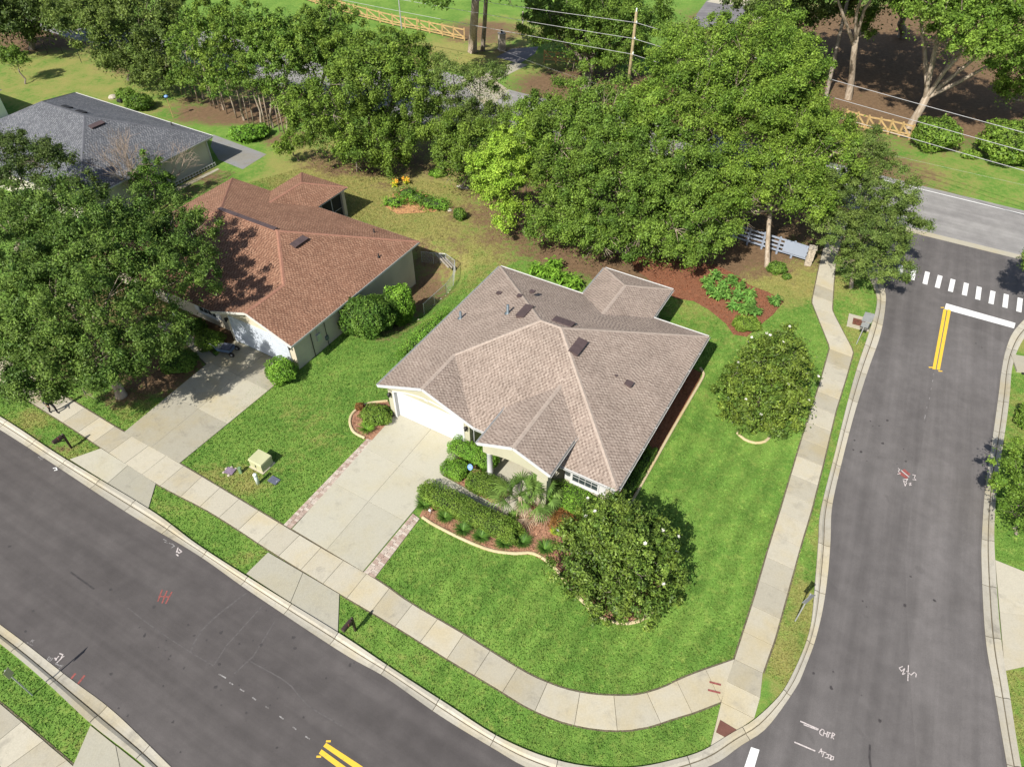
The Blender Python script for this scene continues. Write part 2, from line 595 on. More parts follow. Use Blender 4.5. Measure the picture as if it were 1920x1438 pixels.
def land_z(X, Y):
    """ground level: flat, but falling away beside the neighbour's rear corner"""
    dx = X - NEIGH[0]; dy = Y - NEIGH[1]
    lx = dx * EX[0] + dy * EX[1]; ly = dx * EY[0] + dy * EY[1]
    s = np.clip((ly - 5.5) / 5.0, 0, 1); s = s * s * (3 - 2 * s)
    e = np.clip((18.0 - ly) / 4.0, 0, 1); e = e * e * (3 - 2 * e)
    w = np.clip((4.4 - lx) / 2.6, 0, 1); w = w * w * (3 - 2 * w)
    q = np.clip((lx + 8.0) / 4.0, 0, 1)
    return -1.15 * s * e * w * q


# cover of the land: (centre, reach along x, reach along y, share)
DRY = [
    ((-12.90, 60.93), 9, 8, .92), ((-4.81, 50.09), 5, 5, .75), ((-7.37, 54.28), 7, 6, .8), ((-17.66, 65.22), 6, 6, .6), ((-3.28, 44.87), 2, 2, .5),
    ((-48.55, 87.31), 16, 12, .62), ((-55.89, 84.00), 9, 8, .5), ((-55.91, 90.80), 9, 7, .4), ((-38.82, 77.93), 6, 6, .5),
    ((23.70, 42.18), 3.5, 3, .4), ((23.94, 36.22), 1.6, 4, .5), ((19.03, 26.81), 1.2, 4, .42), ((16.61, 21.65), 1.0, 3, .42), ((14.08, 17.34), 1.3, 2.4, .62), ((12.49, 14.42), 1.6, 1.6, .62),
    ((20.07, 44.87), 5, 3.4, .8), ((16.16, 40.28), 5, 4, .25), ((14.11, 39.67), 3, 3, .42), ((19.97, 41.53), 3, 2, .3),
    ((43.13, 64.11), 10, 6, .42), ((36.73, 60.93), 7, 4, .6), ((39.54, 75.12), 8, 5, .8), ((43.21, 58.93), 9, 4, .35),
    ((-7.34, 92.63), 9, 5, .75), ((-13.35, 92.63), 8, 5, .35), ((-1.42, 100.52), 8, 6, .6), ((6.39, 87.31), 7, 5, .6),
    ((-13.22, 30.24), 1.6, 1.3, .42), ((-10.83, 28.05), 1.2, .9, .45), ((-13.41, 26.81), 1.4, .6, .35), ((-16.08, 25.23), 2.6, 1.2, .62), ((-23.64, 30.69), 1.5, 1, .55), ((-25.44, 27.21), 1.6, 1.3, .5), ((-29.52, 29.78), 2.0, 1.2, .5),
    ((-13.49, 20.02), 1.4, .5, .45), ((-19.36, 23.38), 1.5, .8, .35), ((-7.49, 15.31), 1.2, .9, .3), ((-1.38, 11.61), 1.6, .8, .35), ((-5.88, 14.42), 3, .8, .3),
    ((30.89, 30.24), 3, 4, .5), ((22.17, 12.73), 1.6, 2.5, .5), ((35.03, 37.33), 3, 2, .5), ((-17.74, 11.17), 1.2, .5, .5), ((-5.25, 38.48), 2, 3, .35), ((11.94, 34.10), 1.5, 2.5, .3), ((-10.90, 32.11), 2, 2, .25), ((-7.26, 36.22), 1.3, 2.3, .3),
]
BARE = [
    ((-28.08, 75.12), 8, 3.0, .85), ((-32.94, 77.93), 4, 2, .65), ((-22.34, 68.71), 3, 2, .6), ((-13.78, 63.56), 6, 2.6, .7), ((-8.22, 64.11), 5, 4, .6), ((-16.10, 65.22), 4, 2, .5),
    ((-2.91, 58.93), 2, 2, .4), ((1.79, 52.13), 3, 2.5, .7), ((7.30, 48.52), 5, 3, .95), ((11.59, 48.52), 8, 4, .95), ((16.36, 50.89), 7, 5, 1.0), ((18.89, 48.52), 4, 2.4, .8), ((11.16, 55.17), 13, 8, .9), ((21.84, 60.93), 14, 12, .9),
    ((43.44, 87.31), 12, 12, 1.0), ((48.33, 80.88), 14, 12, .95), ((35.29, 77.93), 6, 7, .9), ((51.00, 75.12), 7, 6, .8), ((52.56, 100.52), 18, 10, .9), ((43.60, 69.93), 3, 2.5, .6), ((34.09, 100.52), 10, 10, .8),
    ((8.52, 81.65), 7, 5, .95), ((13.11, 79.39), 6, 6, .9), ((-4.26, 100.52), 5, 4, .75), ((-1.35, 93.56), 4, 3, .5),
    ((-62.43, 97.44), 8, 4, .9), ((-56.69, 95.47), 4, 2, .5), ((-39.54, 89.03), 8, 4, .8), ((-21.75, 80.88), 10, 6, .7),
    ((-8.01, 39.67), 1.3, 1.7, .5), ((-8.74, 37.90), 1.2, 1.2, .5), ((-6.55, 44.87), 1.6, 3.0, .7), ((-5.10, 47.76), 1.6, 1.6, .45), ((-7.23, 47.76), 1.6, 2.4, .6), ((-4.36, 49.69), .9, .9, .55),
    ((-23.19, 34.10), 2.6, 2.0, .85), ((-21.18, 39.07), 2.5, 2.5, .9), ((-28.76, 37.33), 5, 5, .45), ((-28.04, 42.18), 5, 4, .6), ((-24.89, 32.01), 1.2, 1.0, .7),
    ((-11.65, 58.93), 1.5, .8, .5), ((35.84, 65.22), 2, 1, .5), ((34.16, 74.45), 3, 2, .6),
    ((-29.45, 59.92), 3, 3.0, .6), ((-30.88, 57.01), 3, 3, .5), ((-9.37, 25.04), .5, 2.4, .0), ((-27.05, 27.63), 1.1, .5, .5), ((-28.50, 28.69), 1.0, .4, .6),
]


def cover(X, Y, lst):
    a = np.zeros(np.shape(X))
    for (cx, cy), rx, ry, s in lst:
        d = ((X - cx) / (rx * 1.25)) ** 2 + ((Y - cy) / (ry * 1.25)) ** 2
        a = np.maximum(a, s * np.exp(-d * d * .7))
    return a


def stripe(X, Y):
    """mower passes on the near lawn, along the walk"""
    u = (X - HOUSE[0]) * EX[0] + (Y - HOUSE[1]) * EX[1]
    v = (X - HOUSE[0]) * EY[0] + (Y - HOUSE[1]) * EY[1]
    s = .5 + .5 * np.sign(np.sin((u + .15 * np.sin(v * .6)) * math.pi / .62)) * .55
    near = np.exp(-((X - 8) / 16) ** 4 - ((Y - 22) / 16) ** 4)
    return .5 + (s - .5) * near


def axis(lo, hi, step, far):
    a = list(np.arange(lo, hi + 1e-6, step))
    s = step; x = hi
    while x < far: s *= 1.6; x += s; a.append(x)
    s = step; x = lo
    while x > -far: s *= 1.6; x -= s; a.insert(0, x)
    return np.array(a)


gx = axis(-78, 78, .9, 2500); gy = axis(6, 126, .9, 2500)
GX, GY = np.meshgrid(gx, gy)
nx, ny = len(gx), len(gy)
gi = np.arange(nx * ny).reshape(ny, nx)
gq = np.stack([gi[:-1, :-1], gi[:-1, 1:], gi[1:, 1:], gi[1:, :-1]], -1).reshape(-1, 4)
gme = np_mesh('ground', np.stack([GX, GY, land_z(GX, GY)], -1).reshape(-1, 3), gq,
              attrs={'dry': cover(GX, GY, DRY).ravel(), 'bare': cover(GX, GY, BARE).ravel(), 'stripe': stripe(GX, GY).ravel()})
ground = tag(link('ground', gme, M['ground']), 'grass and soil of the gardens and verges', kind='structure')


def sheet(name, pts, z, mat, label=None, parent=None):
    b = MB(); pts = [tuple(p) for p in pts]
    a = sum(pts[i][0] * pts[(i + 1) % len(pts)][1] - pts[(i + 1) % len(pts)][0] * pts[i][1] for i in range(len(pts)))
    b.poly([(p[0], p[1], z) for p in (pts if a > 0 else pts[::-1])])
    o = b.build(name, mat, parent)
    if parent is None: tag(o, label, kind='structure')
    return o

# ------------------------------------------------------------------ streets
k_far_out = catmull([(-54.50, 42.18), (-41.07, 34.62), (-31.12, 29.08), (-21.22, 23.10), (-16.44, 20.40), (-13.10, 18.26), (-7.98, 15.12), (-5.82, 13.97), (-3.10, 12.21), (-0.52, 10.75), (0.60, 10.16), (3.05, 9.36), (5.45, 9.44), (8.29, 10.23),
                     (9.75, 11.04), (10.99, 11.72), (12.79, 13.49), (13.47, 14.42), (14.24, 15.57), (15.13, 17.20), (16.05, 19.25), (16.85, 21.31), (17.48, 23.10), (18.51, 25.23), (21.12, 30.14), (23.60, 34.46), (25.66, 37.90), (27.33, 41.34), (28.07, 43.50), (28.64, 47.02), (27.96, 49.93)], .5)
k_far_in = catmull([(-55.39, 43.36), (-41.91, 35.95), (-31.67, 30.14), (-26.41, 26.93), (-19.76, 23.10), (-16.42, 20.86), (-12.24, 18.35), (-8.10, 15.94), (-5.63, 14.39), (-2.90, 12.73), (-0.34, 11.22), (2.29, 10.31), (4.88, 10.12), (7.16, 10.52),
                    (8.19, 10.85), (9.39, 11.48), (10.51, 12.03), (11.88, 13.06), (12.65, 13.92), (13.66, 15.31), (14.41, 16.64), (15.39, 19.16), (16.20, 21.31), (16.87, 23.10), (18.85, 26.93), (22.25, 33.44), (24.90, 38.07), (26.62, 41.22), (27.22, 43.16), (27.41, 45.93), (26.83, 48.52)], .5)
k_right_out = catmull([(42.22, 43.50), (38.59, 41.22), (35.49, 38.66), (33.73, 36.49), (32.21, 34.10), (31.26, 32.45), (29.09, 28.77), (26.66, 24.70), (25.02, 21.65), (24.07, 19.71), (22.44, 15.91), (21.63, 13.41), (20.72, 10.54), (20.05, 8.36), (19.66, 6.40), (19.70, 4.48)], .5)
k_right_in = catmull([(42.26, 42.18), (38.86, 40.28), (35.98, 38.02), (34.32, 36.22), (33.04, 34.41), (31.74, 32.11), (30.37, 29.78), (27.66, 25.35), (25.98, 22.33), (24.91, 20.09), (23.15, 15.96), (22.10, 12.97), (21.19, 10.33), (20.69, 8.36), (20.32, 6.40), (20.64, 4.79)], .5)
k_near_out = catmull([(-38.48, 24.29), (-30.36, 19.71), (-24.58, 16.48), (-22.82, 15.49), (-20.10, 13.90), (-17.50, 12.43), (-14.21, 10.19), (-11.17, 8.08), (-7.99, 6.07)], .5)
k_near_in = catmull([(-37.72, 23.20), (-29.72, 18.64), (-24.10, 15.54), (-20.95, 13.65), (-18.19, 11.87), (-15.26, 10.19), (-12.22, 8.08), (-9.19, 6.07)], .5)


def across(A, B):
    """for each point of A the nearest point of line B, kept in order"""
    D = resample(B, step=.05); out = []; j = 0
    for p in A:
        k = int(np.argmin(((D - p) ** 2).sum(1)))
        k = max(k, j); j = k
        out.append(D[k])
    out = np.array(out)
    out[0], out[-1] = B[0], B[-1]
    return out


def kerb_run(name, A, B, step, label, at_grade=()):
    """gutter and roll kerb between two lines, cast in lengths"""
    L = np.linalg.norm(np.diff(A, axis=0), axis=1).sum()
    n = max(2, int(round(L / .42)))
    A = resample(A, n=n); B = across(A, B)
    base = MB()
    for i in range(n - 1):
        base.poly([(*A[i], .009), (*A[i + 1], .009), (*B[i + 1], .009), (*B[i], .009)])
    root = tag(base.build(name, M['joint']), label, kind='structure')
    prof = [(0.0, .030), (.30, .016), (.50, .022), (.515, -.01), (.57, -.01), (.58, .045), (.74, .105), (1.0, .112)]
    per = max(2, int(round(step / .42)))
    for s in range(0, n - 1, per):
        e = min(s + per, n - 1)
        b = MB(); W = []
        for i in range(s, e + 1):
            P, Q = A[i].copy(), B[i].copy()
            if i == s: P += (A[i + 1] - A[i]) * .07; Q += (B[i + 1] - B[i]) * .07
            W.append([(P[0] + (Q[0] - P[0]) * t, P[1] + (Q[1] - P[1]) * t, z) for t, z in prof] + [(Q[0] + (Q[0] - P[0]) * .01, Q[1] + (Q[1] - P[1]) * .01, -.02)])
            b.v += W[-1]
        k = len(prof) + 1
        for i in range(e - s):
            for j in range(k - 1):
                b.f.append((i * k + j, (i + 1) * k + j, (i + 1) * k + j + 1, i * k + j + 1)[::-1])
        b.build('kerb_section', M['kerb'], root)
    return root


# carriageways
mid_k = lambda A, B: (resample(A, n=200) * .55 + resample(B, n=200) * .45)
ff = [tuple(p) for p in mid_k(k_far_out, k_far_in)]
nn = [tuple(p) for p in mid_k(k_near_out, k_near_in)]
rr = [tuple(p) for p in mid_k(k_right_out, k_right_in)]
# split where the two streets meet, on the outside of the bend
i_c = int(np.argmin([p[1] for p in ff]))
road_front = sheet('road', ff[:i_c + 1] + [(ff[i_c][0] + 1.0, 4.0), (10.0, -8.0)] + nn[::-1], .004, M['asphalt'], 'dark asphalt street running past the driveways')
road_side = sheet('road', [ff[i_c]] + ff[i_c + 1:] + [(34.04, 51.22), (40.54, 47.24), (46.01, 43.77)] + rr + [(32.0, -8.0), (10.0, -8.0), (ff[i_c][0] + 1.0, 4.0)], .005, M['asphalt2'], 'side street of worn asphalt on the right')
pA, pB = np.array((34.01, 51.14)), np.array((40.62, 47.46)); dA = (pB - pA) / np.linalg.norm(pB - pA)
pC, pD = np.array((37.53, 58.93)), np.array((44.38, 54.72)); dC = (pD - pC) / np.linalg.norm(pD - pC)
mid = np.array((0.00, 79.68))
road_far = sheet('road', [tuple(pA + dA * 60), tuple(pA + dA * 8), tuple(pA), (24.5, 58.9), (14.0, 65.5), (4.5, 69.3), (-8.0, 71.2), (-22, 79.5), (-42.0, 91.0), (-56.44, 97.24), (-90, 118.0),
                          (-86, 124.5), (-62.23, 102.22), (-40, 100.5), (-19.5, 86.2), (-8.93, 87.14), (1.0, 80.2), (12.0, 73.8), (20.5, 69.8), (28.8, 64.8), tuple(pC), tuple(pC + dC * 8), tuple(pC + dC * 60)], .006, M['asphalt_old'], 'pale worn road crossing behind the trees')
seam = [(30.82, 39.67), (28.04, 34.62), (26.23, 31.16), (24.03, 27.21), (21.94, 23.38), (20.28, 20.02), (19.18, 17.06), (18.17, 14.17), (17.46, 12.05), (16.81, 10.12), (16.00, 7.81)]
para0 = MB(); para0.poly([(p[0], p[1], .0072) for p in seam[::-1]] + [(p[0], p[1], .0072) for p in ((30.82, 39.67), (33.23, 38.19))][1:] + [(p[0] - .15, p[1], .0072) for p in k_right_out if 8 < p[1] < 37])
para0.build('paved_lane', M['asphalt_lt'], road_side)
# the broad white gutter strip and the thin edge line of the far road
b = MB(); n2 = np.array([-dA[1], dA[0]])
b.poly([(*(pA - dA * 9 + n2 * .36), .013), (*(pA - dA * 9 - n2 * .36), .013), (*(pA + dA * 40 - n2 * .36), .013), (*(pA + dA * 40 + n2 * .36), .013)])
b.build('edge_strip', M['concrete'], road_far)
for off, w in ((-.75, .11),):
    b = MB(); n2 = np.array([-dC[1], dC[0]])
    b.poly([(*(pC - dC * 14 + n2 * (off + w)), .012), (*(pC - dC * 14 + n2 * off), .012), (*(pC + dC * 40 + n2 * off), .012), (*(pC + dC * 40 + n2 * (off + w)), .012)][::-1])
    b.build('edge_line', M['paint'], road_far)
kerb_run('kerb', k_far_out, k_far_in, 3.05, 'pale concrete kerb round the corner lot')
kerb_run('kerb', k_right_out[::-1], k_right_in[::-1], 3.05, 'concrete kerb on the right of the side street')
kerb_run('kerb', k_near_out[::-1], k_near_in[::-1], 3.05, 'concrete kerb at the lower left of the street')

# ------------------------------------------------------------------ walks and drives, slab by slab


def slab(poly, root, mat, z=.05, gap=.012, name='slab'):
    P = np.array([p[:2] for p in poly]); c = P.mean(0)
    d = P - c
    P = c + d * (1 - gap / np.maximum(np.linalg.norm(d, axis=1), .2))[:, None]
    return MB().prism(P, -.02, z + random.uniform(-.003, .003), .008).build(name, mat, root)


def walk(name, A, B, step, label, mat, z=.05, per=3, bend=False):
    L = np.linalg.norm(np.diff(A, axis=0), axis=1).sum()
    k = max(1, int(round(L / step)))
    A = resample(A, n=k * per + 1)
    B = across(A, B) if bend else resample(B, n=k * per + 1)
    b = MB()
    for i in range(len(A) - 1):
        e = [(p - q) / max(np.linalg.norm(p - q), .1) * .07 for p, q in ((A[i], B[i]), (A[i + 1], B[i + 1]))]
        b.poly([(*(A[i] + e[0]), .022), (*(B[i] - e[0]), .022), (*(B[i + 1] - e[1]), .022), (*(A[i + 1] + e[1]), .022)])
    root = tag(b.build(name, M['joint']), label, kind='structure')
    for s in range(k):
        a = A[s * per:s * per + per + 1].copy(); c = B[s * per:s * per + per + 1].copy()
        slab(list(a) + list(c[::-1]), root, mat, z)
    return root


random.seed(4)
w_up = catmull([(-53.57, 47.76), (-40.19, 39.25), (-26.26, 30.60), (-23.50, 28.90), (-19.31, 26.44), (-13.79, 23.06), (-10.06, 20.79), (-6.92, 18.94), (-4.98, 17.59), (-2.36, 16.02), (0.17, 14.42), (1.38, 13.78), (2.70, 13.32), (4.05, 13.13), (5.50, 13.13), (6.71, 13.44), (8.01, 14.00), (10.29, 14.77)], .3)
w_lo = catmull([(-51.03, 44.04), (-38.55, 36.38), (-28.25, 30.10), (-24.36, 27.63), (-20.14, 24.97), (-16.39, 22.95), (-12.50, 20.50), (-8.56, 18.11), (-5.76, 16.48), (-3.17, 14.89), (-0.60, 13.37), (0.77, 12.55), (2.32, 11.94), (3.91, 11.65), (5.50, 11.69), (7.19, 12.16), (7.95, 12.37), (9.26, 12.83)], .3)
walk('sidewalk', w_up, w_lo, 1.52, 'concrete sidewalk along the front street and round the bend', M['concrete'], bend=True)
w2l = resample([(10.29, 14.77), (11.91, 17.76), (13.37, 20.63), (14.68, 23.10), (16.66, 26.93), (17.91, 29.34), (19.95, 33.09), (21.76, 36.66), (22.06, 41.73), (23.62, 45.36), (24.82, 48.14), (26.61, 51.71), (28.41, 54.99)], step=.3)
w2r = resample([(11.44, 14.12), (12.44, 15.78), (13.60, 17.97), (15.20, 20.99), (16.37, 23.10), (18.06, 26.40), (20.21, 30.69), (21.90, 33.74), (23.22, 36.22), (23.22, 40.71), (24.40, 43.97), (25.80, 47.61), (27.50, 50.89), (29.31, 54.10)], step=.3)
walk('sidewalk', w2l[::-1], w2r[::-1], 1.52, 'straight concrete sidewalk beside the side street', M['concrete'])
# landing and ramp where the two walks meet
ramp = tag(MB().prism([(10.29, 14.77), (11.44, 14.12), (10.53, 12.12), (8.38, 10.92), (9.26, 12.83)], .0, .022).build('sidewalk_ramp', M['joint']), 'concrete corner landing with a brown tactile mat', kind='structure')
for q in ([(10.29, 14.77), (11.44, 14.12), (11.04, 13.01), (9.70, 13.75)], [(9.70, 13.75), (11.04, 13.01), (10.56, 12.12), (9.26, 12.83)], [(9.26, 12.83), (10.56, 12.12), (10.04, 11.81), (8.38, 10.89)]):
    slab(q, ramp, M['concrete'])
MB().prism([(9.05, 12.05), (9.80, 11.56), (9.25, 11.26), (8.76, 11.54)], .03, .062).build('tactile_mat', M['mat_brown'], ramp)


def grid_slabs(name, c00, c10, c11, c01, ru, rv, label, mat, z=.05):
    """four corner drive cut by joints at the given fractions"""
    c00, c10, c11, c01 = (np.array(c) for c in (c00, c10, c11, c01))
    root = tag(MB().prism([c00, c10, c11, c01], 0, .02).build(name, M['joint']), label, kind='structure')
    f = lambda u, v: (c00 * (1 - u) + c10 * u) * (1 - v) + (c01 * (1 - u) + c11 * u) * v
    for i in range(len(ru) - 1):
        for j in range(len(rv) - 1):
            slab([f(ru[i], rv[j]), f(ru[i + 1], rv[j]), f(ru[i + 1], rv[j + 1]), f(ru[i], rv[j + 1])], root, mat, z, .007)
    return root


# near house drive: from the walk (v=0) to the garage (v=1)
d00, d10, d11, d01 = np.array((-11.76, 21.92)), np.array((-7.58, 19.34)), np.array(hl(5.9, .62)), np.array(hl(.62, .62))
drive1 = grid_slabs('driveway', d00, d10, d11, d01, (0, .5, 1), (0, .36, .66, 1), 'pale concrete driveway of the near house', M['concrete_d'])
# its mouth between walk and kerb
def mouth(name, pts, cuts, label):
    P = [np.array(p) for p in pts]
    root = tag(MB().prism(P, 0, .02).build(name, M['joint']), label, kind='structure')
    for i in range(len(cuts) - 1):
        u0, u1 = cuts[i], cuts[i + 1]
        slab([P[0] * (1 - u0) + P[1] * u0, P[0] * (1 - u1) + P[1] * u1, P[3] * (1 - u1) + P[2] * u1, P[3] * (1 - u0) + P[2] * u0], root, M['concrete_d'], .052)
    return root
mouth('driveway_apron', [(-12.69, 20.47), (-8.55, 18.08), (-8.27, 16.02), (-13.49, 19.22)], (0, .5, 1), 'flared concrete mouth of the near driveway')
mouth('driveway_apron', [(-24.34, 27.59), (-20.14, 24.97), (-19.93, 23.24), (-25.82, 26.73)], (0, .5, 1), 'stained concrete mouth of the neighbour driveway')
_nd = lambda x, y: tuple(NEIGH + EX * x + EY * y)
drive2 = grid_slabs('driveway', (-23.48, 28.86), (-19.31, 26.44), _nd(-.75, .5), _nd(-6.3, .5), (0, .5, 1), (0, .38, .74, 1), 'stained concrete driveway under the big tree', M['concrete_o'])
walk('front_walk', resample([(-25.22, 39.79), (-23.10, 38.60), (-19.83, 35.57)], step=.4), resample([(-25.29, 38.95), (-23.20, 37.79), (-20.14, 34.72)], step=.4), 1.5, 'concrete path to the neighbour front door', M['concrete_o'])
# entry walk of the near house
walk('front_walk', resample([(-4.09, 25.62), (-0.88, 23.45), (-0.15, 24.11), (0.45, 25.04), (1.07, 25.62)], step=.3), resample([(-4.80, 24.66), (-0.43, 22.16), (0.88, 23.56), (1.65, 24.66), (2.12, 25.23)], step=.3), 1.4, 'concrete path from the driveway to the porch', M['concrete_d'])
# drives across the streets
grid_slabs('driveway', (24.91, 20.02), (22.51, 14.22), (25.44, 14.79), (27.50, 18.49), (0, .5, 1), (0, 1), 'pale driveway at the right edge', M['concrete'])
walk('sidewalk', resample([(-26.72, 14.87), (-22.66, 12.78), (-18.21, 10.19), (-14.71, 7.99)], step=.5), resample([(-26.84, 13.44), (-22.74, 11.17), (-20.00, 9.32), (-16.63, 7.09)], step=.5), 1.52, 'concrete sidewalk at the lower left corner', M['concrete'])
mouth('driveway_apron', [(-18.24, 11.83), (-15.37, 10.19), (-13.06, 8.08), (-18.28, 10.19)], (0, .5, 1), 'concrete driveway mouth at the lower left')
# far drive with its dark lane
sheet('driveway', [(-3.46, 85.63), (0.39, 89.55), (1.94, 88.68), (-1.86, 83.68), (-0.30, 80.88), (-2.60, 75.81), (-6.21, 84.00)], .010, M['concrete'], 'pale driveway apron across the far road')
sheet('driveway', [(-1.98, 91.16), (0.00, 94.13), (3.40, 94.89), (2.80, 92.26), (0.97, 89.03)], .012, M['asphalt_dk'], 'dark asphalt lane past the stone pillar')
sheet('driveway', [(23.82, 102.65), (28.57, 113.93), (35.18, 117.05), (34.90, 109.48), (31.65, 103.74), (26.99, 100.52)], .010, M['asphalt_dk'], 'dark asphalt court at the top of the view')
sheet('driveway', [(28.47, 113.42), (38.88, 125.48), (41.53, 119.76), (33.96, 111.92), (30.87, 111.92)], .014, M['concrete'], 'white concrete pad beyond the asphalt court')
sheet('driveway', [(31.87, 105.30), (35.16, 109.00), (35.33, 105.30), (32.87, 104.85)], .016, M['concrete'], 'small white slab beside the asphalt court')
# patio and side yard of the slate roofed house
sheet('patio', [(-30.40, 69.56), (-23.90, 65.22), (-25.40, 62.18), (-28.24, 64.11), (-29.87, 66.93)], .012, M['concrete_g'], 'grey concrete patio behind the slate roofed house')

# pavers either side of the near drive, laid one by one
def pavers(A0, A1, B0, B1, n, label):
    A0, A1, B0, B1 = (np.array(p) for p in (A0, A1, B0, B1))
    root = tag(MB().prism([A0, A1, B1, B0], 0, .02).build('paver_border', M['joint']), label, kind='structure')
    for i in range(n):
        for j, (s, e) in enumerate(((0, .52), (.52, 1)) if i % 2 else ((0, .40), (.40, 1))):
            f = lambda u, v: (A0 * (1 - v) + A1 * v) * (1 - u) + (B0 * (1 - v) + B1 * v) * u
            slab([f(s, i / n), f(e, i / n), f(e, (i + 1) / n), f(s, (i + 1) / n)], root, M['paver'], .046 + random.uniform(-.004, .004), .008, 'paver')
pavers((-12.28, 22.19), (-8.71, 28.34), (-11.82, 21.92), (-8.17, 28.13), 44, 'clay paver border left of the driveway')
pavers((-7.54, 19.31), (-5.41, 22.92), (-6.93, 18.97), (-5.00, 22.57), 32, 'clay paver border right of the driveway')

# ------------------------------------------------------------------ paint on the roads


def para(name, q, z, mat, parent):
    b = MB(); q = [tuple(p) for p in q]
    a = sum(q[i][0] * q[(i + 1) % len(q)][1] - q[(i + 1) % len(q)][0] * q[i][1] for i in range(len(q)))
    b.poly([(p[0], p[1], z) for p in (q if a > 0 else q[::-1])])
    return b.build(name, mat, parent)


bars = [((30.51, 46.43), (29.76, 44.94)), ((31.37, 46.07), (30.57, 44.52)), ((32.20, 45.57), (31.32, 43.97)), ((32.97, 45.08), (32.05, 43.50)), ((33.74, 44.59), (32.84, 43.03)), ((34.54, 44.11), (33.67, 42.57)),
        ((35.29, 43.63), (34.42, 42.05)), ((36.07, 43.10), (35.15, 41.53)), ((36.87, 42.70), (35.95, 41.09)), ((37.67, 42.24), (36.71, 40.59)), ((38.46, 41.79), (37.49, 40.10)), ((39.24, 41.34), (38.26, 39.61))]
for p, q in bars:
    p = np.array(p); q = np.array(q); d = (q - p) / np.linalg.norm(q - p); s = np.array([-d[1], d[0]]) * .17
    para('crosswalk_bar', [p - s, q - s, q + s, p + s], .010, M['paint'], road_side)
para('stop_line', [(31.89, 41.60), (35.82, 39.31), (35.41, 38.72), (31.47, 40.90)], .010, M['paint'], road_side)
for a in (((31.39, 40.90), (31.63, 40.90), (28.05, 34.46), (27.86, 34.51)), ((31.70, 40.90), (31.88, 40.78), (28.31, 34.41), (28.12, 34.46))):
    para('centre_line', a, .011, M['yellow'], road_side)
for c in ((31.40, 41.09), (27.82, 34.67), (28.30, 34.30)):
    para('layout_mark', [(c[0] - .13, c[1] - .05), (c[0] + .13, c[1] - .05), (c[0] + .13, c[1] + .05), (c[0] - .13, c[1] + .05)], .010, M['yellow'], road_side)
for a in (((-7.91, 11.13), (-6.39, 10.29), (-4.32, 9.09), (-4.48, 8.93), (-8.01, 10.98)), ((-8.06, 10.87), (-4.84, 8.93), (-5.02, 8.78), (-8.14, 10.70))):
    para('centre_line', a, .011, M['yellow'], road_front)
for c in ((-7.83, 11.19), (-8.12, 10.58)):
    para('layout_mark', [(c[0] - .1, c[1] - .04), (c[0] + .1, c[1] - .04), (c[0] + .1, c[1] + .04), (c[0] - .1, c[1] + .04)], .010, M['yellow'], road_front)
para('stop_line', [(10.14, 10.96), (10.47, 10.85), (9.72, 9.52), (9.32, 9.60)], .012, M['paint'], road_side)


def dash(p, q, w, mat, road, name='lane_dash'):
    p = np.array(p); q = np.array(q); d = (q - p) / np.linalg.norm(q - p); s = np.array([-d[1], d[0]]) * w / 2
    return para(name, [p - s, q - s, q + s, p + s], .010, mat, road)


for a, c in (((-13.37, 14.09), (-12.98, 13.90)), ((-12.78, 13.70), (-12.58, 13.61)), ((-12.22, 13.41), (-11.99, 13.30)), ((-11.56, 13.04), (-11.37, 12.92)), ((-10.87, 12.64), (-10.71, 12.55)), ((-10.16, 12.23), (-9.95, 12.10)), ((-9.48, 11.78), (-9.30, 11.67)), ((-8.85, 11.39), (-8.64, 11.28))):
    dash(a, c, .055, M['dust_paint'], road_front)
for a, c in (((27.79, 34.10), (27.66, 33.89)), ((27.46, 33.49), (27.34, 33.29)), ((27.04, 32.74), (26.92, 32.54)), ((26.56, 31.87), (26.43, 31.63)), ((26.04, 31.02), (25.94, 30.88)), ((25.65, 30.33), (25.39, 29.87))):
    dash(a, c, .055, M['dust_paint'], road_side)


def strokes(name, lines, w, mat, road, z=.009):
    """hand sprayed marks: each a flat stroke of paint"""
    b = MB()
    for L in lines:
        P = np.array([p[:2] for p in L], float)
        for i in range(len(P) - 1):
            d = P[i + 1] - P[i]; n = np.linalg.norm(d)
            if n < 1e-6: continue
            d /= n; s = np.array([-d[1], d[0]]) * w / 2
            a = P[i] - d * w * .3; c = P[i + 1] + d * w * .3
            b.poly([(*(a - s), z), (*(c - s), z), (*(c + s), z), (*(a + s), z)])
            z += .0002
    return b.build(name, mat, road)


SP, SR = M['spray'], M['sprayred']
# letters of the utility locator: C H T R
strokes('sprayed_letter', [[(13.47, 11.63), (13.38, 11.69), (13.26, 11.61), (13.22, 11.50), (13.29, 11.43)]], .035, SP, road_side)
strokes('sprayed_letter', [[(13.47, 11.63), (13.33, 11.41)], [(13.59, 11.58), (13.46, 11.37)], [(13.41, 11.52), (13.54, 11.48)]], .035, SP, road_side)
strokes('sprayed_letter', [[(13.56, 11.56), (13.71, 11.52)], [(13.64, 11.52), (13.52, 11.35)]], .035, SP, road_side)
strokes('sprayed_letter', [[(13.65, 11.32), (13.79, 11.54), (13.86, 11.48), (13.79, 11.41), (13.70, 11.41), (13.75, 11.28)]], .035, SP, road_side)
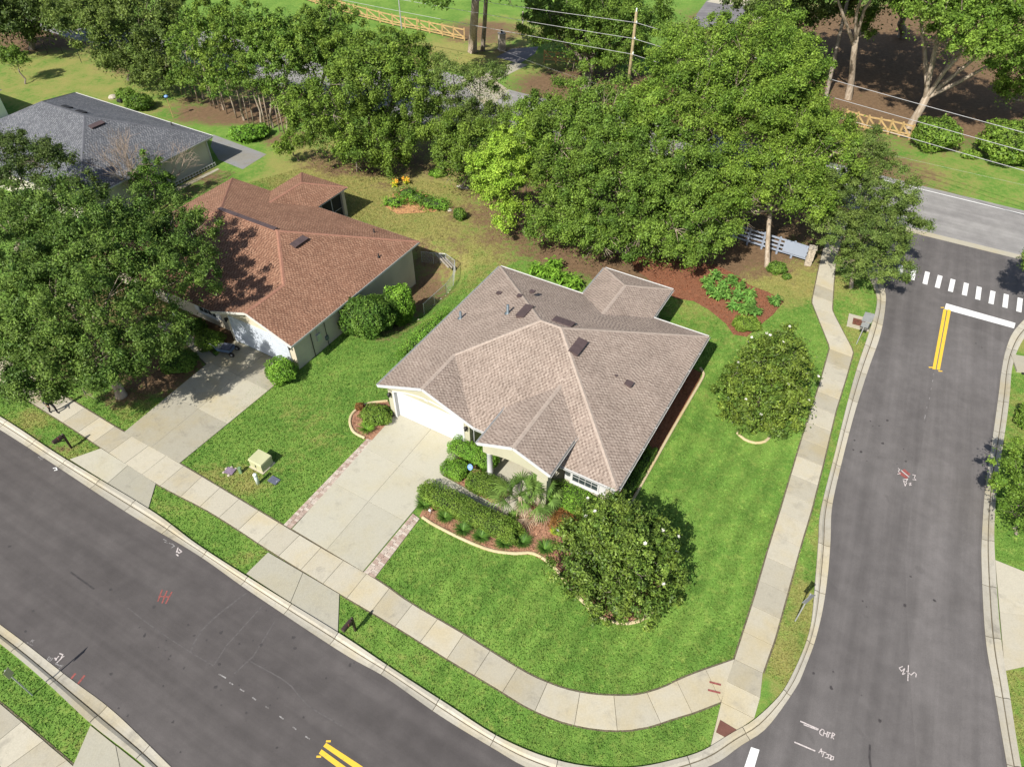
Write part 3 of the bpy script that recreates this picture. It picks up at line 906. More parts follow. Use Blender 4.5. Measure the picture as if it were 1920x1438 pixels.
# A T 2 2 D
strokes('sprayed_letter', [[(12.94, 10.73), (13.10, 10.89), (13.06, 10.68)], [(13.00, 10.79), (13.08, 10.77)]], .035, SP, road_side)
strokes('sprayed_letter', [[(13.09, 10.79), (13.25, 10.73)], [(13.17, 10.75), (13.05, 10.58)]], .035, SP, road_side)
strokes('sprayed_letter', [[(13.24, 10.68), (13.34, 10.66), (13.26, 10.54), (13.15, 10.54)]], .035, SP, road_side)
strokes('sprayed_letter', [[(13.37, 10.66), (13.44, 10.62), (13.33, 10.50), (13.27, 10.52)]], .035, SP, road_side)
strokes('sprayed_letter', [[(13.44, 10.62), (13.34, 10.45), (13.46, 10.47), (13.52, 10.58), (13.41, 10.60)]], .035, SP, road_side)
strokes('sprayed_line', [[(12.55, 12.01), (13.21, 11.69)]], .06, SP, road_side)
strokes('sprayed_line', [[(12.65, 11.87), (13.18, 11.65)]], .045, SP, road_side)
strokes('sprayed_line', [[(12.05, 11.15), (12.80, 10.81)]], .06, SP, road_side)
strokes('sprayed_letter', [[(17.94, 14.44), (17.76, 14.37), (17.80, 14.22), (18.00, 14.34), (17.79, 14.07), (17.93, 14.12)]], .035, SP, road_side)
strokes('sprayed_letter', [[(18.23, 14.49), (17.92, 13.78)]], .04, SP, road_side)
strokes('sprayed_letter', [[(18.04, 14.22), (18.17, 14.04), (18.37, 14.17), (18.43, 14.09), (18.35, 13.95)]], .035, SP, road_side)
strokes('sprayed_letter', [[(22.30, 26.09), (22.36, 26.01), (22.21, 25.85), (22.27, 25.70), (22.10, 25.66)]], .04, SP, road_side)
strokes('sprayed_line', [[(22.42, 25.93), (22.66, 25.46)]], .06, SP, road_side)
strokes('sprayed_line', [[(22.28, 25.73), (22.50, 25.42)], [(22.58, 25.93), (22.71, 25.66)]], .22, SR, road_side, .007)
strokes('sprayed_letter', [[(22.25, 25.27), (22.54, 25.31), (22.33, 25.08), (22.25, 25.19), (22.19, 24.81), (22.37, 25.04)]], .04, SP, road_side)
strokes('sprayed_letter', [[(22.46, 24.97), (22.62, 25.04), (22.45, 24.85), (22.58, 24.89)]], .035, SP, road_side)
strokes('sprayed_letter', [[(22.94, 25.62), (23.08, 25.58), (22.94, 25.39), (22.97, 25.23), (22.80, 25.27)]], .04, SP, road_side)
# marks by the near kerb of the front street
strokes('sprayed_letter', [[(-22.84, 15.59), (-22.51, 15.44)], [(-22.70, 15.62), (-22.65, 15.72)], [(-22.59, 15.59), (-22.57, 15.70)], [(-22.68, 15.67), (-22.58, 15.62)]], .05, M['dust_paint'], road_front)
strokes('sprayed_letter', [[(-21.50, 14.77), (-21.48, 14.89), (-21.37, 14.82), (-21.42, 14.72), (-21.50, 14.77)], [(-21.33, 14.67), (-21.27, 14.82)]], .055, M['dust_paint'], road_front)
strokes('sprayed_letter', [[(-21.01, 14.57), (-20.79, 14.47), (-20.63, 14.49)], [(-20.68, 14.44), (-20.79, 14.29)]], .055, M['dust_paint'], road_front)
strokes('sprayed_letter', [[(-21.12, 14.74), (-21.05, 14.92)], [(-21.19, 14.84), (-21.07, 14.74)], [(-21.06, 15.05), (-20.89, 15.00), (-20.89, 14.84), (-20.80, 14.92)], [(-20.87, 14.84), (-20.98, 14.62)]], .05, SP, road_front)
strokes('sprayed_letter', [[(-18.42, 21.28), (-18.21, 21.18)], [(-18.30, 21.12), (-18.14, 21.05)], [(-18.05, 21.05), (-17.84, 20.99), (-17.71, 20.86), (-17.84, 20.76)]], .055, M['dust_paint'], road_front)
strokes('sprayed_letter', [[(-17.48, 20.76), (-17.47, 20.50)], [(-17.39, 20.66), (-17.21, 20.53), (-17.31, 20.44), (-17.43, 20.53)], [(-17.43, 20.37), (-17.31, 20.28)]], .06, SP, road_front)
strokes('sprayed_letter', [[(-27.75, 26.93), (-27.41, 26.73)], [(-27.67, 27.01), (-27.40, 26.85)], [(-27.54, 26.69), (-27.51, 26.81)]], .055, M['dust_paint'], road_front)
strokes('sprayed_letter', [[(-26.49, 26.09), (-26.35, 26.13), (-26.22, 25.97), (-26.35, 25.93)]], .06, M['paint'], road_front)
for a, c in (((-17.44, 17.71), (-17.45, 18.32)), ((-17.20, 17.62), (-17.19, 18.26)), ((-17.01, 17.59), (-16.93, 18.20))):
    strokes('sprayed_line', [[a, c]], .07, SR, road_front)
strokes('sprayed_line', [[(-17.48, 17.97), (-16.95, 17.94)]], .06, SR, road_front, .0105)
for a, c in (((-20.03, 13.75), (-19.92, 14.09)), ((-19.62, 13.53), (-19.46, 14.00))):
    strokes('sprayed_line', [[a, c]], .10, SR, road_front)
for a, c in (((8.94, 13.70), (9.38, 13.58)), ((8.80, 13.34), (9.28, 13.22))):
    strokes('sprayed_line', [[a, c]], .09, SR, ramp, .058)
# tyre arcs scuffed pale on the asphalt, and tar drips
scuff = m_plain('scuff_pale', (.096, .088, .085), .9, .2, 6.0)
tar = m_plain('tar_dark', (.052, .047, .046), .7, .2, 6.0)
strokes('scuff_mark', [catmull([(-15.00, 15.12), (-14.89, 15.96), (-14.43, 16.78), (-13.65, 17.68), (-13.20, 18.14)], .5)], .09, scuff, road_front, .0052)
strokes('scuff_mark', [catmull([(-18.77, 17.34), (-17.09, 16.29), (-15.00, 15.12), (-13.73, 14.47)], .6)], .05, scuff, road_front, .0050)
strokes('scuff_mark', [[(-13.70, 14.54), (-13.40, 15.44), (-12.27, 17.39)]], .07, scuff, road_front, .0054)
strokes('scuff_mark', [[(-12.65, 14.12), (-12.01, 14.92), (-11.43, 16.64)]], .07, scuff, road_front, .0056)
strokes('scuff_mark', [catmull([(-12.07, 14.67), (-10.12, 13.68), (-9.08, 12.73), (-7.39, 11.83)], .6)], .06, scuff, road_front, .0055)
strokes('tar_streak', [[(15.21, 11.04), (15.01, 10.54), (14.91, 10.08)]], .09, tar, road_side, .0062)
strokes('tar_streak', [[(-22.44, 19.31), (-20.88, 18.38)]], .09, tar, road_front, .0052)
rs = random.Random(8)
for c, n, spread, road, z in (((-13.30, 14.67), 26, 2.6, road_front, .0058), ((-13.84, 12.50), 16, 2.2, road_front, .0058), ((-20.99, 17.06), 22, 4.0, road_front, .0058), ((-4.72, 12.73), 12, 3.0, road_front, .0058), ((14.23, 12.97), 9, 1.8, road_side, .0066), ((21.03, 28.05), 16, 2.4, road_side, .0066), ((22.16, 17.91), 12, 3.0, road_side, .0066), ((32.45, 37.33), 8, 1.6, road_side, .0066)):
    for _ in range(n):
        x = c[0] + rs.gauss(0, spread); y = c[1] + rs.gauss(0, spread * .6)
        pts = []
        r0 = rs.uniform(.03, .11)
        for k in range(7):
            a = k / 7 * 6.283; r1 = r0 * rs.uniform(.5, 1.2)
            pts.append((x + r1 * math.cos(a), y + r1 * math.sin(a)))
        if (road is road_front and inside(ff[:i_c + 1] + [(ff[i_c][0] + 1.0, 4.0), (10.0, -8.0)] + nn[::-1], np.array(x), np.array(y))) or (road is road_side and inside([ff[i_c]] + ff[i_c + 1:] + [(34.04, 51.22), (46.01, 43.77)] + rr + [(32.0, -8.0), (10.0, -8.0)], np.array(x), np.array(y))):
            para('tar_spot', pts, z + rs.uniform(0, .001), tar, road)


# ------------------------------------------------------------------ roofs


def clip_convex(P, C):
    """2D polygon P clipped to convex polygon C (counter clockwise)"""
    for i in range(len(C)):
        a = C[i]; b = C[(i + 1) % len(C)]
        ex, ey = b[0] - a[0], b[1] - a[1]
        out = []
        for j in range(len(P)):
            p = P[j]; q = P[(j + 1) % len(P)]
            sp = ex * (p[1] - a[1]) - ey * (p[0] - a[0])
            sq = ex * (q[1] - a[1]) - ey * (q[0] - a[0])
            if sp >= -1e-9: out.append(p)
            if (sp > 1e-9 and sq < -1e-9) or (sp < -1e-9 and sq > 1e-9):
                t = sp / (sp - sq)
                out.append((p[0] + (q[0] - p[0]) * t, p[1] + (q[1] - p[1]) * t))
        P = out
        if len(P) < 3: return []
    return P


def shingle_roof(root, planes, mats, seed, deck_name='roof', z_thick=.12):
    """planes: list of (polygon of 3D points, down-slope direction in plan).  A deck, then courses of tabs laid on it"""
    rnd = random.Random(seed)
    deck = MB()
    tabs = MB(); tones = []
    for poly, (dx, dy) in planes:
        P = [Vector(p) for p in poly]
        deck.poly(P)
        nrm = Vector((0, 0, 0))
        for i in range(1, len(P) - 1): nrm += (P[i] - P[0]).cross(P[i + 1] - P[0])
        nrm.normalize()
        if nrm.z < 0: nrm = -nrm
        U = Vector((-dy, dx, 0)).normalized()                  # along the eave
        V = nrm.cross(U).normalized()                          # up the slope
        if V.z < 0: V = -V
        O = Vector((0, 0, 0))
        if abs(nrm.dot(P[0])) > 0: O = nrm * nrm.dot(P[0])
        q = [((p - O).dot(U), (p - O).dot(V)) for p in P]
        a = sum(q[i][0] * q[(i + 1) % len(q)][1] - q[(i + 1) % len(q)][0] * q[i][1] for i in range(len(q)))
        if a < 0: q = q[::-1]
        v0 = min(p[1] for p in q); v1 = max(p[1] for p in q)
        u0 = min(p[0] for p in q); u1 = max(p[0] for p in q)
        E_ = .143
        r = 0
        v = v0 - .02
        while v < v1:
            u = u0 - .33 + (r % 2) * .115 + rnd.uniform(-.012, .012); light = False
            while u < u1:
                light = not light
                w = rnd.uniform(.132, .150) if light else rnd.uniform(.082, .098)
                tn = rnd.uniform(.5, 1.0) if light else rnd.uniform(0, .45)
                c = clip_convex([(u, v), (u + w - .008, v), (u + w - .008, v + E_ + .02), (u, v + E_ + .02)], q)
                if c:
                    lift = .016 if light else .008
                    n0 = len(tabs.v)
                    lo = min(p[1] for p in c)
                    for p in c:
                        t = max(0, 1 - (p[1] - v) / E_)
                        tabs.v.append(tuple(O + U * p[0] + V * p[1] + nrm * (.004 + lift * t)))
                    tabs.f.append(tuple(range(n0, n0 + len(c))))
                    tones += [tn] * len(c)
                    low = [i for i, p in enumerate(c) if p[1] < v + 1e-4]
                    if len(low) >= 2:
                        i, j = low[0], low[1]
                        m0 = len(tabs.v)
                        for k in (i, j): tabs.v.append(tuple(Vector(tabs.v[n0 + k]) - nrm * (lift + .003)))
                        tabs.f.append((n0 + j, n0 + i, m0, m0 + 1))
                        tones += [tn, tn]
                u += w
            v += E_
            r += 1
    d = deck.build(deck_name, mats[1], root)
    s = tabs.build('shingles', mats[0], d)
    at = s.data.attributes.new('tone', 'FLOAT', 'POINT')
    at.data.foreach_set('value', np.array(tones, np.float32))
    tag(s, kind='stuff')
    return d


def ridge_caps(deck, lines, mat, w=.15, step=.26):
    b = MB()
    for a, c in lines:
        a = Vector(a); c = Vector(c); L = (c - a).length; d = (c - a) / L
        s = d.cross(Vector((0, 0, 1))).normalized()
        n = max(1, int(L / step))
        for i in range(n):
            p = a + d * (L * i / n); q = a + d * (L * (i + 1) / n + .03)
            for sg in (-1, 1):
                e = s * sg * w - Vector((0, 0, .40 * w))
                k = [p + Vector((0, 0, .030)), q + Vector((0, 0, .044)), q + e + Vector((0, 0, .040)), p + e + Vector((0, 0, .026))]
                b.poly(k if sg < 0 else k[::-1])
    return tag(b.build('ridge_cap', mat, deck), kind='stuff')


def roof_vent(deck, p, along, nrm, size, mat):
    """low slant-back vent lying on a roof plane"""
    U = Vector(along).normalized(); N = Vector(nrm).normalized(); V = N.cross(U)
    if V.z < 0: V = -V
    m = Matrix((U, V, N)).transposed()
    b = MB(); l, w, h = size
    q = [Vector((x, y, z)) for x, y, z in ((-l / 2, -w / 2, 0), (l / 2, -w / 2, 0), (l / 2, w / 2, 0), (-l / 2, w / 2, 0), (-l / 2, -w / 2 - .02, h), (l / 2, -w / 2 - .02, h), (l / 2, w / 2, h * .35), (-l / 2, w / 2, h * .35))]
    b.v = [tuple(m @ x + Vector(p)) for x in q]
    b.f = [(4, 5, 6, 7), (0, 1, 5, 4), (1, 2, 6, 5), (2, 3, 7, 6), (3, 0, 4, 7)]
    return b.build('roof_vent', mat, deck)


def stack(deck, p, h, r, mat):
    return MB().lathe(p, ((r * 2.6, -.02), (r * 1.5, .05), (r, .08), (r, h), (r * .7, h + .01)), 10).build('vent_pipe', mat, deck, True)


def gutter(root, a, b, out, mat=None, name='gutter'):
    """open trough along an eave; out is the plan direction away from the roof"""
    a = Vector(a); b = Vector(b); o = Vector((out[0], out[1], 0)).normalized()
    g = MB()
    prof = [(.0, .02), (.0, -.11), (.085, -.11), (.125, -.02), (.125, .015), (.112, .015), (.112, -.02), (.078, -.095), (.012, -.095), (.012, .02)]
    n = len(prof)
    for p in (a, b):
        g.v += [tuple(p + o * x + Vector((0, 0, z))) for x, z in prof]
    for i in range(n):
        j = (i + 1) % n
        g.f.append((i, j, n + j, n + i))
    g.f.append(tuple(range(n))); g.f.append(tuple(range(n, 2 * n))[::-1])
    o_ = g.build(name, mat or M['gutter'], root)
    l = MB()
    l.poly([tuple(p + o * x + Vector((0, 0, -.085))) for p, x in ((a, .015), (b, .015), (b, .085), (a, .085))])
    l.build('debris', M['gutin'], o_)
    return o_


def downspout(root, top, foot, kick):
    t = Vector(top); f = Vector(foot)
    b = MB()
    b.bar(t, (f.x, f.y, t.z - .30), .07, .09)
    b.bar((f.x, f.y, t.z - .28), (f.x, f.y, .18), .07, .09)
    b.bar((f.x, f.y, .20), (f.x + kick[0], f.y + kick[1], .08), .07, .09)
    return b.build('downspout', M['gutter'], root)


def wall_run(root, pts, z0, z1, mat, name='wall', th=.20):
    b = MB()
    b.prism(pts, z0, z1)
    return b.build(name, mat, root)


def window(root, c, ax, out, w, h, mat_f, cols=4, rows=4, shutters=None):
    """c: sill centre; ax: along the wall; out: outward"""
    ax = Vector((ax[0], ax[1], 0)); out = Vector((out[0], out[1], 0)); c = Vector(c); up = Vector((0, 0, 1))
    def slabm(x0, x1, z0, z1, d0, d1):
        b = MB()
        for d in (d0, d1):
            for x, z in ((x0, z0), (x1, z0), (x1, z1), (x0, z1)): b.v.append(tuple(c + ax * x + up * z + out * d))
        for q in ((3, 2, 1, 0), (4, 5, 6, 7), (0, 1, 5, 4), (1, 2, 6, 5), (2, 3, 7, 6), (3, 0, 4, 7)): b.f.append(q)
        return b
    pane = slabm(-w / 2, w / 2, 0, h, .0, .02).build('window', M['glass'], root)
    fr = MB()
    for x0, x1, z0, z1 in ((-w / 2 - .09, -w / 2, -.09, h + .09), (w / 2, w / 2 + .09, -.09, h + .09), (-w / 2, w / 2, h, h + .09), (-w / 2, w / 2, -.09, 0)):
        s = slabm(x0, x1, z0, z1, .0, .07); n = len(fr.v); fr.v += s.v; fr.f += [tuple(n + i for i in f) for f in s.f]
    fr.build('frame', mat_f, pane)
    slabm(-w / 2, w / 2, h * .5 - .025, h * .5 + .025, .021, .055).build('meeting_rail', mat_f, pane)
    for i in range(1, cols):
        x = -w / 2 + w * i / cols
        for z0, z1 in ((0, h * .5 - .026), (h * .5 + .026, h)):
            slabm(x - .011, x + .011, z0, z1, .021, .034).build('glazing_bar', mat_f, pane)
    for j in range(1, rows):
        if j * 2 == rows: continue
        z = h * j / rows
        slabm(-w / 2, w / 2, z - .011, z + .011, .021, .031).build('glazing_bar', mat_f, pane)
    slabm(-w / 2 - .14, w / 2 + .14, -.17, -.092, .0, .12).build('sill', mat_f, pane)
    if shutters:
        for sg in (-1, 1):
            s = MB(); x0 = sg * (w / 2 + .10); x1 = sg * (w / 2 + .10 + shutters)
            lo, hi = min(x0, x1), max(x0, x1)
            b = slabm(lo, hi, -.08, h + .08, 0, .05)
            b.build('shutter', mat_f, pane)
    return pane


def lantern(root, p, out):
    b = MB(); o = Vector((out[0], out[1], 0)); p = Vector(p)
    b.box(p + o * .03, (.11, .06, .16))
    c = p + o * .16
    b.lathe((c.x, c.y, c.z - .17), ((.05, 0), (.085, .05), (.085, .25), (.11, .27), (.02, .36)), 8)
    return b.build('wall_light', M['dark'], root)


def panel_door(root, x0, x1, y, z0, h, mat, rows=4, cols=4):
    d = MB().bb((x0, y, z0), (x1, y + .05, z0 + h)).build('garage_door', mat, root)
    ph = h / rows; pw = (x1 - x0) / cols
    for r in range(rows):
        MB().bb((x0 + .005, y - .018, z0 + r * ph + .008), (x1 - .005, y - .001, z0 + (r + 1) * ph - .008)).build('door_section', mat, d)
        for c in range(cols):
            e = MB()
            a0, a1 = x0 + c * pw + .12, x0 + (c + 1) * pw - .12; b0, b1 = z0 + r * ph + .10, z0 + (r + 1) * ph - .10
            e.prism([(0, 0), (1, 0), (1, 1), (0, 1)], 0, 1); e.v = []; e.f = []
            e.bb((a0, y - .030, b0), (a1, y - .019, b1))
            e.build('raised_panel', mat, d)
    return d

# ------------------------------------------------------------------ the near house
h1 = thing('house', 'cream stucco house with taupe shingle roof and white garage door', 'house', (HOUSE[0], HOUSE[1], 0), HA)
W1, D1, E1, P1 = 15.54, 14.2, 2.6, .40
GW = 6.7; GR = GW / 2; gz = E1 + P1 * GR
HD = D1 / 2; pz = E1 + P1 * HD; xL, xR = HD, W1 - HD
PX0, PX1, PY, PE = 7.9, 12.3, -1.4, 3.3; PR = (PX0 + PX1) / 2; prz = PE + P1 * (PX1 - PX0) / 2
pjy = (PE - E1) / P1; pry = (prz - E1) / P1
NX0, NX1, NY = 6.6, 11.75, 17.8; NR = (NX0 + NX1) / 2; nrz = E1 + P1 * (NX1 - NX0) / 2; nhy = NY - (NX1 - NX0) / 2; njy = D1 - (nrz - E1) / P1
e0 = lambda x, y: (x, y, E1)
planes1 = [
    # left slope: hip part and garage part
    ([e0(0, GR), (GR, GR, gz), (xL, HD, pz), e0(0, D1)], (-1, 0)),
    ([e0(0, -.02), (GR, -.02, gz), (GR, GR, gz), e0(0, GR)], (-1, 0)),
    # garage right slope
    ([(GR, -.02, gz), (GW, -.02, E1), (GW, 0, E1), (GR, GR, gz)], (1, 0)),
    # front slope, left and right of the porch roof, and above it
    ([(GR, GR, gz), e0(GW, 0), e0(PX0, 0), (PX0, pjy, PE), (PX0, HD, pz), (xL, HD, pz)], (0, -1)),
    ([(PX0, pjy, PE), (PR, pry, prz), (PR, HD, pz), (PX0, HD, pz)], (0, -1)),
    ([(PR, pry, prz), (PX1, pjy, PE), (PX1, W1 - PX1, E1 + P1 * (W1 - PX1)), (xR, HD, pz), (PR, HD, pz)][:5] if PR < xR else [(PR, pry, prz), (PX1, pjy, PE), (PX1, W1 - PX1, E1 + P1 * (W1 - PX1)), (PR, W1 - PR, E1 + P1 * (W1 - PR))], (0, -1)),
    ([e0(PX1, 0), e0(W1, 0), (PX1, W1 - PX1, E1 + P1 * (W1 - PX1))], (0, -1)),
    ([e0(PX0, 0), e0(PX1, 0), (PX1, pjy, PE), (PX0, pjy, PE)], (0, -1)),
    # right slope
    ([e0(W1, 0), e0(W1, D1), (xR, HD, pz)], (1, 0)),
    # rear slope round the nook roof
    ([(xL, HD, pz), (xR, HD, pz), (NR, njy, nrz), e0(NX0, D1), e0(0, D1)], (0, 1)),
    ([(xR, HD, pz), e0(W1, D1), e0(NX1, D1), (NR, njy, nrz)], (0, 1)),
    # nook
    ([e0(NX0, D1), (NR, njy, nrz), (NR, nhy, nrz), e0(NX0, NY)], (-1, 0)),
    ([e0(NX1, NY), (NR, nhy, nrz), (NR, njy, nrz), e0(NX1, D1)], (1, 0)),
    ([e0(NX0, NY), (NR, nhy, nrz), e0(NX1, NY)], (0, 1)),
    # porch
    ([(PX0, PY, PE), (PR, PY, prz), (PR, pry, prz), (PX0, pjy, PE)], (-1, 0)),
    ([(PX1, PY, PE), (PX1, pjy, PE), (PR, pry, prz), (PR, PY, prz)], (1, 0)),
]
# the strip of front slope between the porch ridge line and the right hip
planes1[5] = ([(PR, pry, prz), (PX1, pjy, PE), (PX1, W1 - PX1, E1 + P1 * (W1 - PX1)), (PR, W1 - PR, E1 + P1 * (W1 - PR))], (0, -1))
planes1[4] = ([(PX0, pjy, PE), (PR, pry, prz), (PR, W1 - PR, E1 + P1 * (W1 - PR)), (xR, HD, pz), (PX0, HD, pz)], (0, -1))
roof1 = shingle_roof(h1, planes1, (M['shingle'], M['deck']), 3)
ridge_caps(roof1, [((GR, -.02, gz), (GR, GR, gz)), ((GR, GR, gz), (xL, HD, pz)), ((xL, HD, pz), (xR, HD, pz)), ((W1, 0, E1), (xR, HD, pz)), ((W1, D1, E1), (xR, HD, pz)), ((0, D1, E1), (xL, HD, pz)),
                   ((PR, PY, prz), (PR, pry, prz)), ((NR, njy, nrz), (NR, nhy, nrz)), ((NX0, NY, E1), (NR, nhy, nrz)), ((NX1, NY, E1), (NR, nhy, nrz))], M['cap'], .12)
cs, sn = 1 / math.sqrt(1 + P1 * P1), P1 / math.sqrt(1 + P1 * P1)
zl = lambda x: E1 + P1 * x
roof_vent(roof1, (5.55, 8.0, zl(5.55)), (0, 1, 0), (-sn, 0, cs), (1.3, .55, .22), M['ventbrown'])
roof_vent(roof1, (8.2, 7.85, E1 + P1 * (D1 - 7.85)), (1, 0, 0), (0, sn, cs), (1.3, .55, .22), M['ventbrown'])
roof_vent(roof1, (W1 - 5.75, 6.6, zl(5.75)), (0, 1, 0), (sn, 0, cs), (1.35, .6, .22), M['ventbrown'])
stack(roof1, (1.15, 7.3, zl(1.15)), .55, .085, M['lead'])
stack(roof1, (4.35, 7.9, zl(4.35)), .65, .09, M['lead'])
for p in ((2.3, 10.3), (4.1, 9.9), (4.75, 10.4)):
    roof_vent(roof1, (p[0], p[1], zl(p[0])), (0, 1, 0), (-sn, 0, cs), (.30, .30, .16), M['ventbrown'])
roof_vent(roof1, (W1 - 2.4, 6.6, zl(2.4)), (0, 1, 0), (sn, 0, cs), (.42, .42, .2), M['ventbrown'])
roof_vent(roof1, (W1 - 3.2, 6.55, zl(3.2)), (0, 1, 0), (sn, 0, cs), (.14, .14, .10), M['ventbrown'])
# walls
wz = E1 + .02
wall_run(h1, [(.5, .56), (6.2, .56), (6.2, 2.3), (.5, 2.3)], -.05, wz + .0, M['stucco'])
for x0, x1 in ((.45, .80), (5.90, 6.25)): wall_run(h1, [(x0, .30), (x1, .30), (x1, .558), (x0, .558)], -.05, 2.28, M['stucco'])
wall_run(h1, [(.5, 2.302), (15.04, 2.302), (15.04, 13.7), (.5, 13.7)], -.05, wz, M['stucco'])
wall_run(h1, [(12.2, .75), (15.04, .75), (15.04, 2.3), (12.2, 2.3)], -.05, wz, M['stucco'])
wall_run(h1, [(7.1, 13.702), (11.25, 13.702), (11.25, 17.3), (7.1, 17.3)], -.05, wz, M['stucco'])
# garage gable: wall face above the door, white rake and arch trim
ARX = 2.55
def arch(x): return 2.16 + .58 * max(0, 1 - ((x - GR) / ARX) ** 2)
b = MB(); n_ = 24
for i in range(n_):                                                # gable face cut by the arch
    x0 = .45 + 5.8 * i / n_; x1 = .45 + 5.8 * (i + 1) / n_
    top = lambda x: min(gz - P1 * abs(x - GR), 9) - .10
    lo = lambda x: arch(x) if abs(x - GR) < ARX else 2.16
    b.poly([(x0, .30, lo(x0)), (x1, .30, lo(x1)), (x1, .30, top(x1)), (x0, .30, top(x0))])
    b.poly([(x0, .55, lo(x0)), (x1, .55, lo(x1)), (x1, .30, lo(x1)), (x0, .30, lo(x0))])
b.build('gable_wall', M['stucco'], h1)
for a, c, nm in (((-.02, -.02, E1 - .07), (GR, -.02, gz - .07), 'rake_board'), ((GR, -.02, gz - .07), (GW + .02, -.02, E1 - .07), 'rake_board'),
                 ((PX0 - .02, PY, PE - .07), (PR, PY, prz - .07), 'rake_board'), ((PR, PY, prz - .07), (PX1 + .02, PY, PE - .07), 'rake_board')):
    MB().bar(a, c, .05, .17).build(nm, M['white'], h1)
for x0, x1, z0, z1, y in ((0, GR, E1, gz, -.02), (GW, GR, E1, gz, -.02)):
    s = MB(); s.poly([(x0, y + .03, z0 - .06), (x1, y + .03, z1 - .06), (x1, .31, z1 - .06), (x0, .31, z0 - .06)]); s.build('soffit', M['white'], h1)
for x0, x1 in ((PX0, PR), (PX1, PR)):
    s = MB(); s.poly([(x0, PY + .03, PE - .06), (x1, PY + .03, prz - .06), (x1, pjy, prz - .06), (x0, pjy, PE - .06)]); s.build('soffit', M['white'], h1)
s = MB().bb((.0, 2.3, E1 - .10), (W1, D1, E1 - .03)).build('soffit', M['white'], h1)
MB().bb((GW, .02, E1 - .10), (W1, 2.298, E1 - .03)).build('soffit', M['white'], h1)
MB().bb((0, .57, E1 - .10), (.449, 2.298, E1 - .03)).build('soffit', M['white'], h1)
MB().bb((NX0, D1 + .002, E1 - .10), (NX1, NY, E1 - .03)).build('soffit', M['white'], h1)
door1 = panel_door(h1, .93, 5.77, .52, .06, 2.10, M['door_white'])
for x0, x1 in ((.80, .929), (5.771, 5.90)): MB().bb((x0, .26, 0), (x1, .60, 2.17)).build('door_trim', M['white'], h1)
b = MB(); n_ = 20
for i in range(n_):                                                # slim arch trim
    x0 = .80 + 5.1 * i / n_; x1 = .80 + 5.1 * (i + 1) / n_
    q = [(x0, .27, arch(x0)), (x1, .27, arch(x1)), (x1, .27, arch(x1) + .10), (x0, .27, arch(x0) + .10)]
    b.poly(q); b.poly([q[3], q[2], (x1, .30, q[2][2]), (x0, .30, q[3][2])]); b.poly([(x0, .33, q[0][2]), (x1, .33, q[1][2]), q[1], q[0]])
b.build('arch_trim', M['white'], h1)
MB().box((GR, .255, arch(GR) + .05), (.26, .03, .16)).build('keystone', M['white'], h1)
b = MB()
for i in range(n_):
    x0 = .93 + 4.84 * i / n_; x1 = .93 + 4.84 * (i + 1) / n_
    b.poly([(x0, .50, 2.161), (x1, .50, 2.161), (x1, .50, arch(x1) + .02), (x0, .50, arch(x0) + .02)])
b.build('door_spandrel', M['stucco'], h1)
lantern(h1, (.62, .30, 1.95), (0, -1)); lantern(h1, (6.08, .30, 1.95), (0, -1))
# front window with white shutters, small window beside the porch
window(h1, (13.45, .75, .85), (1, 0), (0, -1), 1.5, 1.45, M['white'], 4, 4, .38)
window(h1, (7.15, 2.30, .95), (1, 0), (0, -1), .8, 1.35, M['white'], 2, 4)
window(h1, (15.04, 4.2, .95), (0, 1), (1, 0), 1.0, 1.4, M['white'], 2, 4)
window(h1, (15.04, 9.6, .95), (0, 1), (1, 0), 1.0, 1.4, M['white'], 2, 4)
window(h1, (11.25, 15.4, .5), (0, 1), (1, 0), 2.0, 1.8, M['white'], 3, 2)
# porch: floor, column, pier, gable beam with a shallow arch, front door
MB().bb((7.9, -1.15, 0), (12.2, 2.3, .11)).build('porch_floor', M['concrete_d'], h1)
col = MB().lathe((8.38, -.95, .11), ((.19, 0), (.19, .10), (.15, .14), (.165, .8), (.15, 2.2), (.19, 2.26), (.19, 2.38)), 20).build('column', M['white'], h1, True)
MB().bb((8.13, -1.2, .0), (8.63, -.7, .20)).build('plinth', M['white'], col)
MB().bb((11.45, -1.2, 0), (12.05, -.66, 2.49)).build('pier', M['stucco'], h1)
b = MB(); seg = 14
for i in range(seg):
    x0 = 8.1 + (12.1 - 8.1) * i / seg; x1 = 8.1 + (12.1 - 8.1) * (i + 1) / seg
    lo = lambda x: 2.49 + .30 * max(0, 1 - ((x - 10.1) / 1.7) ** 2)
    hi = lambda x: prz - P1 * abs(x - PR) - .10
    for y, fl in ((-1.18, 0), (-.72, 1)):
        k = [(x0, y, lo(x0)), (x1, y, lo(x1)), (x1, y, hi(x1)), (x0, y, hi(x0))]
        b.poly(k[::-1] if fl else k)
    b.poly([(x0, -.72, lo(x0)), (x1, -.72, lo(x1)), (x1, -1.18, lo(x1)), (x0, -1.18, lo(x0))])
b.poly([(8.1, -.72, 2.49), (8.1, -1.18, 2.49), (8.1, -1.18, hi(8.1)), (8.1, -.72, hi(8.1))])
b.poly([(12.1, -1.18, 2.49), (12.1, -.72, 2.49), (12.1, -.72, hi(12.1)), (12.1, -1.18, hi(12.1))])
b.build('gable_wall', M['stucco'], h1)
for x in (8.12, 11.98):
    MB().bb((x, -.718, 2.49), (x + .10, 2.298, 3.18)).build('porch_beam', M['stucco'], h1)
dr = MB().bb((9.6, 2.24, .11), (10.55, 2.301, 2.2)).build('front_door', M['bronze'], h1)
MB().lathe((10.44, 2.20, 1.05), ((.03, 0), (.04, .03), (.02, .06)), 8).build('handle', M['galv'], dr)
